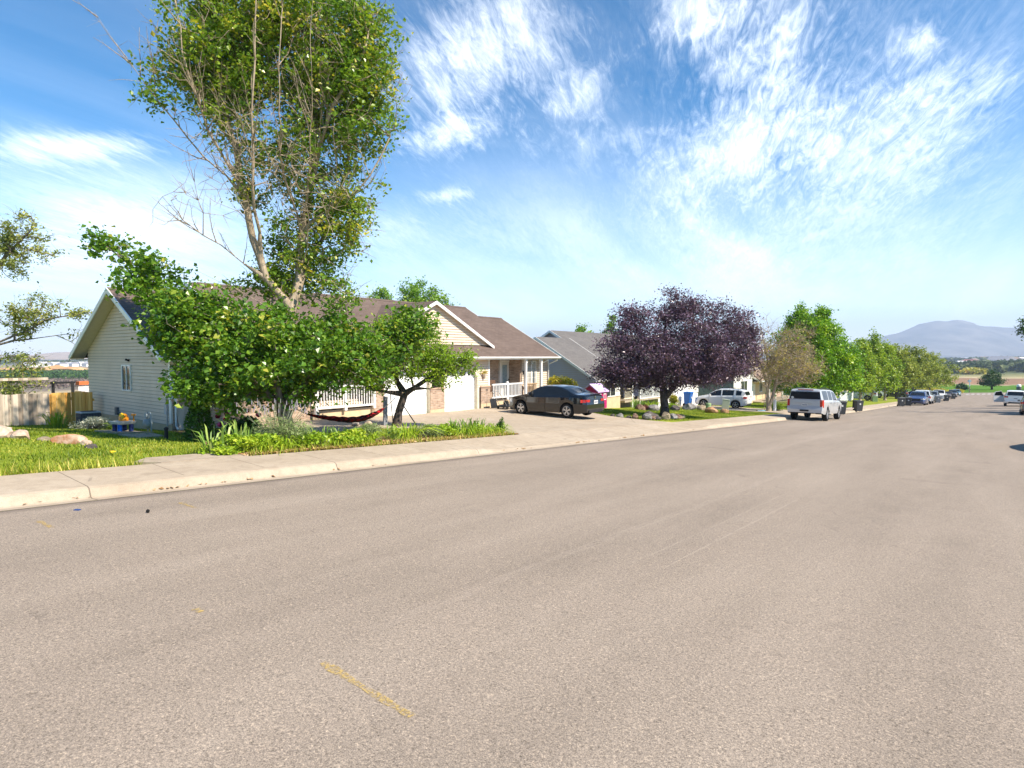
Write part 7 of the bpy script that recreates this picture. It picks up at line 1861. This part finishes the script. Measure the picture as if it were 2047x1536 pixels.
# ------------------------------------------------------------------ far country
from mathutils import noise as mnoise
def ridge(name, pts, depth, back, front, material, rough, seed, zbase, nx=150, ny=26):
    """a range of hills: (bearing, height) profile seen from the town, with spurs and gullies"""
    v = []; B0, B1 = pts[0][0], pts[-1][0]
    for j in range(ny):
        t = j/(ny-1)
        for i in range(nx):
            b = B0+(B1-B0)*i/(nx-1)
            h = lerp_tab(pts, b)
            d = depth-front+(front+back)*t
            k = d/math.cos(0) if False else d
            prof = (1-abs((d-depth)/(front if d < depth else back)))
            prof = max(0, prof)**1.25
            r, dd = math.tan(b)*depth*(.55+.45*d/depth), d
            X = r*CA-dd*SA; Y = r*SA+dd*CA
            nz = mnoise.fractal(Vector((b*16+seed, t*2.0, seed)), .9, 2.1, 6)
            v.append((X, Y, zbase+(h-zbase)*prof*(1+rough*nz*(1-prof*.7))))
    idx = []
    for j in range(ny-1):
        for i in range(nx-1): a = j*nx+i; idx += [a, a+1, a+nx+1, a+nx]
    o = np_mesh(name, np.array(v), 4, np.array(idx), material, smooth=True); o['kind'] = 'structure'
    return o
def hill_mat(name, c1, c2, sc):
    m = bpy.data.materials.new(name); k = NT(m); n1 = k.noise(k.pos(), sc, 6, .6)
    k.done(k.bsdf(k.ramp(n1, [(.35, c1), (.65, c2)]), .95, .05)); return m
bear = lambda x: math.atan((x-1023.5)/1200)
MD = 6500
mt = [(1480, 715), (1560, 706), (1640, 697), (1700, 688), (1750, 676), (1790, 663), (1815, 652), (1838, 645), (1870, 644.5), (1890, 645), (1908, 641), (1932, 642), (1950, 647.5), (1975, 647), (2000, 650), (2047, 653), (2150, 660), (2280, 676), (2450, 700), (2600, 716)]
ridge('mountain', [(bear(x), 1.8+(713-y)/1200*MD) for x, y in mt], MD, 900, 1500, hill_mat('mountain_rock', (.10, .105, .09, 1), (.26, .24, .21, 1), .004), .35, 3.3, -16)
HD = 4300
hl = [(-900, 712), (-500, 706), (-200, 710), (-60, 708), (20, 709), (60, 710), (110, 705), (140, 703.5), (165, 706), (230, 703), (330, 708), (430, 714), (520, 717)]
ridge('hills', [(bear(x), 1.8+(713-y)/1200*HD) for x, y in hl], HD, 600, 900, hill_mat('dry_hill', (.34, .24, .15, 1), (.48, .36, .24, 1), .006), .3, 8.1, -16)

def pt(xb, d, extra=0.0):
    """a place at bearing xb and depth d"""
    r = math.tan(xb)*d; X = r*CA-d*SA; Y = r*SA+d*CA
    return X, Y, ground(X, Y)
def wood(name, n, bx, dd, size, hgt, seed, lm, leaf, per=26, power=1.0):
    """a far-off wood that reads as one mass: many small crowns of leaf clumps"""
    rg = np.random.default_rng(seed); C = []; T = []
    for i in range(n):
        d = dd[0]+(dd[1]-dd[0])*rg.random()**power; b = rg.uniform(*bx); x, y, z = pt(b, d)
        s = size*rg.uniform(.6, 1.5); m = per
        e = unit(rg.normal(size=(m, 3)))*(rg.random((m, 1))**.4)
        C.append(np.array([x, y, z+hgt*.5])+e*np.array([s, s, hgt*.55*rg.uniform(.7, 1.3)])); t = rg.normal()*.2+.45
        T.append(np.clip(t+rg.normal(size=m)*.12, 0, 1))
    C = np.concatenate(C); T = np.concatenate(T)
    v, i_ = leaves_np(C, leaf, rg, .4, .9)
    return tag(np_mesh(name, v, 3, i_, lm, None, tint=np.repeat(T, 2)), kind='stuff')
LM['town'] = leaf_mat('far_trees', [(0, (.045, .075, .028, 1)), (.5, (.095, .13, .045, 1)), (1, (.20, .20, .08, 1))], .6, .2, .2)
LM['orch'] = leaf_mat('orchard_trees', [(0, (.03, .075, .012, 1)), (.5, (.055, .12, .018, 1)), (1, (.10, .17, .03, 1))], .6, .2, .2)
LM['bareorch'] = leaf_mat('leafless_orchard', [(0, (.15, .11, .10, 1)), (.5, (.22, .17, .15, 1)), (1, (.32, .25, .20, 1))], .8, .1, .1)
bx_r = (bear(1880), bear(2300))
wood('far_woods', 900, bx_r, (620, 1500), 7.5, 10, 1, LM['town'], 4.2, 34, 1.2)
wood('far_woods', 1200, (bear(1850), bear(2400)), (1500, 3800), 14, 13, 2, LM['town'], 9.0, 26)
wood('field_hedge', 60, (bear(1930), bear(1962)), (560, 600), 5, 5, 3, LM['gold'], 2.5, 30)
def orchard(name, d0, d1, b0, b1, lm, hgt, seed, row, sp, leaf, per):
    rg = np.random.default_rng(seed); C = []; T = []
    d = d0
    while d < d1:
        w = d*(math.tan(b1)-math.tan(b0)); n = int(w/sp)
        for i in range(n):
            r = math.tan(b0)*d+i*sp+rg.normal()*.3; X = r*CA-d*SA; Y = r*SA+d*CA; z = ground(X, Y)
            e = unit(rg.normal(size=(per, 3)))*(rg.random((per, 1))**.5); C.append(np.array([X, Y, z+hgt*.55])+e*np.array([1.7, 1.7, hgt*.5])); T.append(np.clip(.45+.15*rg.normal()+rg.normal(size=per)*.15, 0, 1))
        d += row
    C = np.concatenate(C); v, i_ = leaves_np(C, leaf, rg, .4, .8)
    return tag(np_mesh(name, v, 3, i_, lm, None, tint=np.repeat(np.concatenate(T), 2)), kind='stuff')
orchard('green_orchard', 440, 650, bear(-120), bear(330), LM['orch'], 4.0, 4, 14, 3.4, 1.5, 20)
orchard('leafless_orchard', 318, 425, bear(-120), bear(330), LM['bareorch'], 3.2, 5, 9, 3.0, .9, 22)
wood('far_woods', 260, (bear(-150), bear(520)), (1250, 1700), 9, 8, 6, LM['town'], 5, 22)
# houses of the far towns
def far_house(b, d, w, dp, h_, wc, rc, label, group, rz=0.0):
    x, y, z = pt(b, d); t = thing('distant_house', label, 'house', (x, y, z-.3), rz, group)
    q = MB(); q.box(-w/2, w/2, -dp/2, dp/2, 0, h_); q.build('walls', wc, t)
    q = MB(); q.prism([(-w/2-.5, h_), (w/2+.5, h_), (0, h_+w*.28)], 'y', -dp/2-.5, dp/2+.5); q.build('roof', rc, t)
    q = MB()
    for s_ in (-.25, .25): q.box(w/2, w/2+.1, s_*dp-1, s_*dp+1, h_*.35, h_*.7)
    q.build('windows', M['glass'], t); return t
rgm = mat('far_roof_grey', (.30, .30, .33, 1), .8); rwm = mat('far_roof_white', (.62, .62, .64, 1), .8); rbm = mat('far_roof_brown', (.26, .19, .15, 1), .8); rrm = mat('far_roof_red', (.42, .16, .13, 1), .8); wm = M['siding_white']
GT = 'houses of the town across the valley'
rg_ = random.Random(5)
for k in range(34):
    b = bear(1925+rg_.random()*230); d = 900+rg_.random()*1700
    far_house(b, d, 11+rg_.random()*8, 14+rg_.random()*10, 6+rg_.random()*4+d*.0022, wm, (rgm, rwm, rbm, rwm)[k % 4], 'small distant house among the trees of the town across the valley', GT, rg_.random()*3)
far_house(bear(1938), 1180, 18, 30, 9, wm, rrm, 'distant building with a red roof among the far trees', None, .6)
far_house(bear(2001), 1000, 26, 34, 11, wm, rgm, 'large grey-roofed distant house standing out among the far trees', None, .9)
GS = 'houses of the new estate beyond the orchards'
for k in range(16):
    b = bear(48+k*9+rg_.random()*5); d = 900+rg_.random()*260
    far_house(b, d, 10, 13, 5.5, wm if k % 3 else rwm, (rgm, rwm, rgm)[k % 3], 'small white new-built house beyond the orchards on the left', GS, rg_.random()*3)
om = hill_mat('bare_earth', (.42, .23, .09, 1), (.58, .36, .17, 1), .05)
for k, (xp, d, w, h_) in enumerate(((112, 820, 26, 7), (140, 790, 30, 5), (70, 770, 28, 4), (25, 800, 30, 4))):
    x, y, z = pt(bear(xp), d); q = MB(); q.blob((0, 0, 0), w, w*.7, h_, .4, 3, 800+k, flat=-.2); o = q.build('earth_mound', om, None, smooth=60); o.location = (x, y, z-.5)
    tag(o, ('orange earth mound, tallest, on the building site beyond the orchards', 'long orange spoil heap at the right of the building site', 'low orange spoil heap in the middle of the building site', 'flat orange spoil heap at the left of the building site')[k], 'earth mound')
# the air between
hz = MB(); hz.box(-9300, 9300, -330, 9700, -26, 480)
hm_ = bpy.data.materials.new('haze'); hm_.use_nodes = True; t_ = hm_.node_tree; t_.nodes.clear()
ou = t_.nodes.new('ShaderNodeOutputMaterial'); vo = t_.nodes.new('ShaderNodeVolumePrincipled')
vo.inputs['Color'].default_value = (.62, .76, 1.0, 1); vo.inputs['Density'].default_value = 1.7e-4; vo.inputs['Anisotropy'].default_value = .0
t_.links.new(vo.outputs[0], ou.inputs['Volume'])
ho = hz.build('haze', hm_, None); ho['kind'] = 'stuff'
# ------------------------------------------------------------------ light, sky, camera
def sky():
    w = bpy.data.worlds.new('World'); scene.world = w; w.use_nodes = True
    t = w.node_tree; t.nodes.clear()
    class K(NT):
        def __init__(self): self.t = t
    k = K()
    out = t.nodes.new('ShaderNodeOutputWorld'); bg = t.nodes.new('ShaderNodeBackground')
    st = t.nodes.new('ShaderNodeTexSky'); st.sky_type = 'NISHITA'; st.sun_disc = False
    st.sun_elevation = R(SUN_EL); st.sun_rotation = R(90-SUN_AZ); st.altitude = 1400; st.air_density = 1.0; st.dust_density = .6; st.ozone_density = 2.2
    hs = t.nodes.new('ShaderNodeHueSaturation'); hs.inputs['Saturation'].default_value = 2.6; hs.inputs['Value'].default_value = 1.0; hs.inputs['Hue'].default_value = .489
    gm = t.nodes.new('ShaderNodeGamma'); gm.inputs['Gamma'].default_value = 1.2
    k.l(k.mix(1.0, st.outputs[0], (.16, .16, .16, 1), 'MULTIPLY'), gm.inputs['Color'])
    k.l(k.mix(1.0, gm.outputs[0], (6.6, 6.6, 6.6, 1), 'MULTIPLY'), hs.inputs['Color'])
    tc = t.nodes.new('ShaderNodeTexCoord'); D = tc.outputs['Generated']
    s = k.sep(D)
    # cirrus: streaked noise on a high flat layer, gathered into a few long drifts
    zz = k.math('ADD', k.math('MAXIMUM', s[2], 0.0), .16)
    cx = k.math('DIVIDE', s[0], zz); cy = k.math('DIVIDE', s[1], zz)
    def dot(v):
        n = t.nodes.new('ShaderNodeVectorMath'); n.operation = 'DOT_PRODUCT'; k.l(D, n.inputs[0]); n.inputs[1].default_value = v; return n.outputs['Value']
    def streak_noise(ang, sx, sy, scale, off, det=8, rough=.62, dist=.7):
        c, s_ = math.cos(ang), math.sin(ang)
        a = k.math('ADD', k.math('MULTIPLY', cx, c*sx), k.math('MULTIPLY', cy, s_*sx))
        b = k.math('ADD', k.math('MULTIPLY', cx, -s_*sy), k.math('MULTIPLY', cy, c*sy))
        return k.noise(k.comb(a, b, off), scale, det, rough, dist)
    n1 = streak_noise(R(100), .55, 1.9, 1.15, 3.1)
    n2 = streak_noise(R(125), .9, 2.6, 3.4, 7.7, 8, .68, 1.1)
    n3 = streak_noise(R(95), .35, 1.4, .8, 1.4)
    n4 = streak_noise(R(112), 1.3, 5.5, 6.0, 11.3, 8, .72, 1.6)
    wisps = k.math('ADD', k.math('ADD', k.math('MULTIPLY', n1, .40), k.math('MULTIPLY', n2, .34)), k.math('MULTIPLY', n4, .26))
    total = None
    for (c, tdir, ndir, a, b, strength, lo, hi) in CLOUDS:
        u = k.math('DIVIDE', dot(tdir), a); v = k.math('DIVIDE', dot(ndir), b)
        r = k.math('ADD', k.math('MULTIPLY', u, u), k.math('MULTIPLY', v, v))
        m = k.math('MULTIPLY', k.math('EXPONENT', k.math('MULTIPLY', r, -1.0)), k.math('GREATER_THAN', dot(c), 0.0))
        x = k.math('ADD', wisps, k.math('MULTIPLY', k.math('SUBTRACT', m, .5), .19))
        mr = t.nodes.new('ShaderNodeMapRange'); mr.interpolation_type = 'SMOOTHSTEP'
        k.l(x, mr.inputs['Value']); mr.inputs['From Min'].default_value = lo; mr.inputs['From Max'].default_value = hi
        y = k.math('MULTIPLY', k.math('MULTIPLY', mr.outputs['Result'], k.math('POWER', m, .45)), strength*.70)
        total = y if total is None else k.math('SUBTRACT', k.math('ADD', total, y), k.math('MULTIPLY', total, y))
    for (c, tdir, ndir, a, b, strength, lo, hi) in VEILS:      # thin soft sheets
        u = k.math('DIVIDE', dot(tdir), a); v = k.math('DIVIDE', dot(ndir), b)
        m = k.math('MULTIPLY', k.math('EXPONENT', k.math('MULTIPLY', k.math('ADD', k.math('MULTIPLY', u, u), k.math('MULTIPLY', v, v)), -1.0)), k.math('GREATER_THAN', dot(c), 0.0))
        mr = t.nodes.new('ShaderNodeMapRange'); mr.interpolation_type = 'SMOOTHSTEP'
        k.l(k.math('ADD', k.math('MULTIPLY', n1, .6), k.math('MULTIPLY', n4, .4)), mr.inputs['Value']); mr.inputs['From Min'].default_value = lo; mr.inputs['From Max'].default_value = hi
        y = k.math('MULTIPLY', k.math('MULTIPLY', mr.outputs['Result'], m), strength)
        total = k.math('SUBTRACT', k.math('ADD', total, y), k.math('MULTIPLY', total, y))
    veil = k.math('MULTIPLY', k.ramp(n3, [(.42, 0), (.72, 1)]), .10)
    total = k.math('SUBTRACT', k.math('ADD', total, veil), k.math('MULTIPLY', total, veil))
    # thin whitish air low in the sky
    low = k.ramp(s[2], [(0.0, .92), (.07, .70), (.16, .24), (.32, .0)])
    lowc = k.math('MULTIPLY', low, k.ramp(n3, [(.2, .75), (.7, 1.0)]))
    c = k.mix(lowc, hs.outputs[0], (10.5, 10.5, 10.7, 1))
    c = k.mix(total, c, (11.5, 11.7, 12.0, 1))
    k.l(c, bg.inputs['Color']); bg.inputs['Strength'].default_value = SKY_STRENGTH
    k.l(bg.outputs[0], out.inputs['Surface'])

SUN_EL, SUN_AZ = 46.0, 8.0         # azimuth from +X towards +Y
SKY_STRENGTH = .084
CLOUDS = [
 ((-0.6102, 0.658, 0.4412), (0.7921, 0.4957, 0.3563), (0.0158, 0.5668, -0.8237), 0.1451, 0.091, 1.0, 0.455, 0.74),
 ((-0.6619, 0.6669, 0.3423), (0.7496, 0.5931, 0.2939), (-0.007, 0.4512, -0.8924), 0.0879, 0.0326, 1.0, 0.435, 0.7),
 ((-0.4862, 0.7827, 0.3886), (0.8517, 0.3248, 0.4113), (0.1957, 0.531, -0.8245), 0.0821, 0.0575, 0.8, 0.475, 0.78),
 ((-0.3161, 0.8993, 0.3022), (0.8851, 0.1649, 0.4353), (0.3417, 0.405, -0.8481), 0.1294, 0.0815, 1.0, 0.415, 0.72),
 ((-0.3173, 0.8201, 0.4761), (0.929, 0.3695, -0.0175), (-0.1903, 0.4368, -0.8792), 0.0866, 0.0575, 0.8, 0.455, 0.78),
 ((-0.2907, 0.8695, 0.3995), (0.9518, 0.3053, 0.028), (-0.0976, 0.3883, -0.9163), 0.1038, 0.0671, 0.75, 0.455, 0.76),
 ((-0.1462, 0.9459, 0.2896), (0.989, 0.1458, 0.0232), (-0.0202, 0.2898, -0.9569), 0.1614, 0.091, 0.75, 0.435, 0.7999999999999999),
 ((-0.0639, 0.9395, 0.3366), (0.991, 0.0994, -0.0893), (-0.1173, 0.3279, -0.9374), 0.1018, 0.0383, 0.7, 0.475, 0.7999999999999999),
 ((-0.0877, 0.9156, 0.3924), (0.9936, 0.1087, -0.0316), (-0.0716, 0.3871, -0.9193), 0.031, 0.023, 0.8, 0.455, 0.72),
 ((-0.9257, 0.2635, 0.2713), (0.3257, 0.9201, 0.2176), (-0.1923, 0.2898, -0.9376), 0.1126, 0.023, 0.95, 0.435, 0.72),
 ((-0.9408, 0.2933, 0.1702), (0.3085, 0.9486, 0.071), (-0.1406, 0.1193, -0.9829), 0.1568, 0.0671, 0.75, 0.395, 0.7999999999999999),
 ((-0.6869, 0.6809, 0.254), (0.7156, 0.6946, 0.0731), (-0.1266, 0.232, -0.9644), 0.0551, 0.0153, 0.7, 0.415, 0.7),
 ((-0.7549, 0.6263, 0.1946), (0.6553, 0.732, 0.1863), (-0.0258, 0.2682, -0.963), 0.0633, 0.0383, 0.5, 0.435, 0.76),
 ((-0.2339, 0.9594, 0.1574), (0.9693, 0.2176, 0.1142), (0.0753, 0.1793, -0.9809), 0.2532, 0.1054, 0.6, 0.395, 0.84),
 ((-0.2538, 0.8488, 0.4638), (0.9642, 0.1841, 0.1907), (0.0765, 0.4957, -0.8651), 0.099, 0.0575, 0.7, 0.455, 0.78),
 ((-0.4697, 0.8189, 0.3298), (0.8751, 0.4813, 0.0512), (-0.1168, 0.3126, -0.9427), 0.1307, 0.0383, 0.5, 0.475, 0.7999999999999999)]
VEILS = [
 ((-0.222, 0.9546, 0.1989), (0.9704, 0.1963, 0.141), (0.0955, 0.2243, -0.9698), 0.2636, 0.1437, 0.26, 0.34, 0.68),
 ((-0.1271, 0.9325, 0.3381), (0.9919, 0.1188, 0.0453), (0.0021, 0.3411, -0.94), 0.1633, 0.115, 0.22, 0.4, 0.7),
 ((-0.9384, 0.3095, 0.1536), (0.3301, 0.9345, 0.1334), (-0.1022, 0.1759, -0.9791), 0.1757, 0.0862, 0.42, 0.3, 0.62),
 ((-0.6341, 0.7527, 0.1769), (0.7717, 0.6305, 0.0831), (-0.049, 0.1892, -0.9807), 0.2376, 0.0862, 0.22, 0.34, 0.64),
 ((-0.5876, 0.668, 0.4566), (0.7977, 0.5727, 0.1887), (-0.1355, 0.4752, -0.8694), 0.1283, 0.115, 0.18, 0.42, 0.7),
 ((-0.2844, 0.8577, 0.4284), (0.9587, 0.2525, 0.1309), (0.0041, 0.448, -0.894), 0.1277, 0.1342, 0.2, 0.42, 0.7)]
sky()
ld = bpy.data.lights.new('sun', 'SUN'); ld.energy = 4.2; ld.angle = R(.5); ld.color = (1.0, .90, .75)
so = bpy.data.objects.new('sun', ld); link(so)
sd = Vector((math.cos(R(SUN_EL))*math.cos(R(SUN_AZ)), math.cos(R(SUN_EL))*math.sin(R(SUN_AZ)), math.sin(R(SUN_EL))))
so.rotation_euler = sd.to_track_quat('Z', 'Y').to_euler(); so.location = (20, 0, 30)
cd = bpy.data.cameras.new('camera'); cam = bpy.data.objects.new('camera', cd); link(cam)
cd.sensor_fit = 'HORIZONTAL'; cd.sensor_width = 36; cd.lens = 36*1200/2047; cd.clip_end = 40000; cd.clip_start = .1
cam.location = (0, 0, 1.80)
cam.rotation_euler = (R(90)-math.atan(55/1200), 0, VA)
scene.camera = cam
vs = scene.view_settings
vs.view_transform = 'Standard'; vs.look = 'None'; vs.exposure = 1.25; vs.gamma = 1.0; vs.use_curve_mapping = False
scene.cycles.max_bounces = 6; scene.cycles.transparent_max_bounces = 8; scene.cycles.volume_bounces = 0
scene.cycles.use_denoising = True
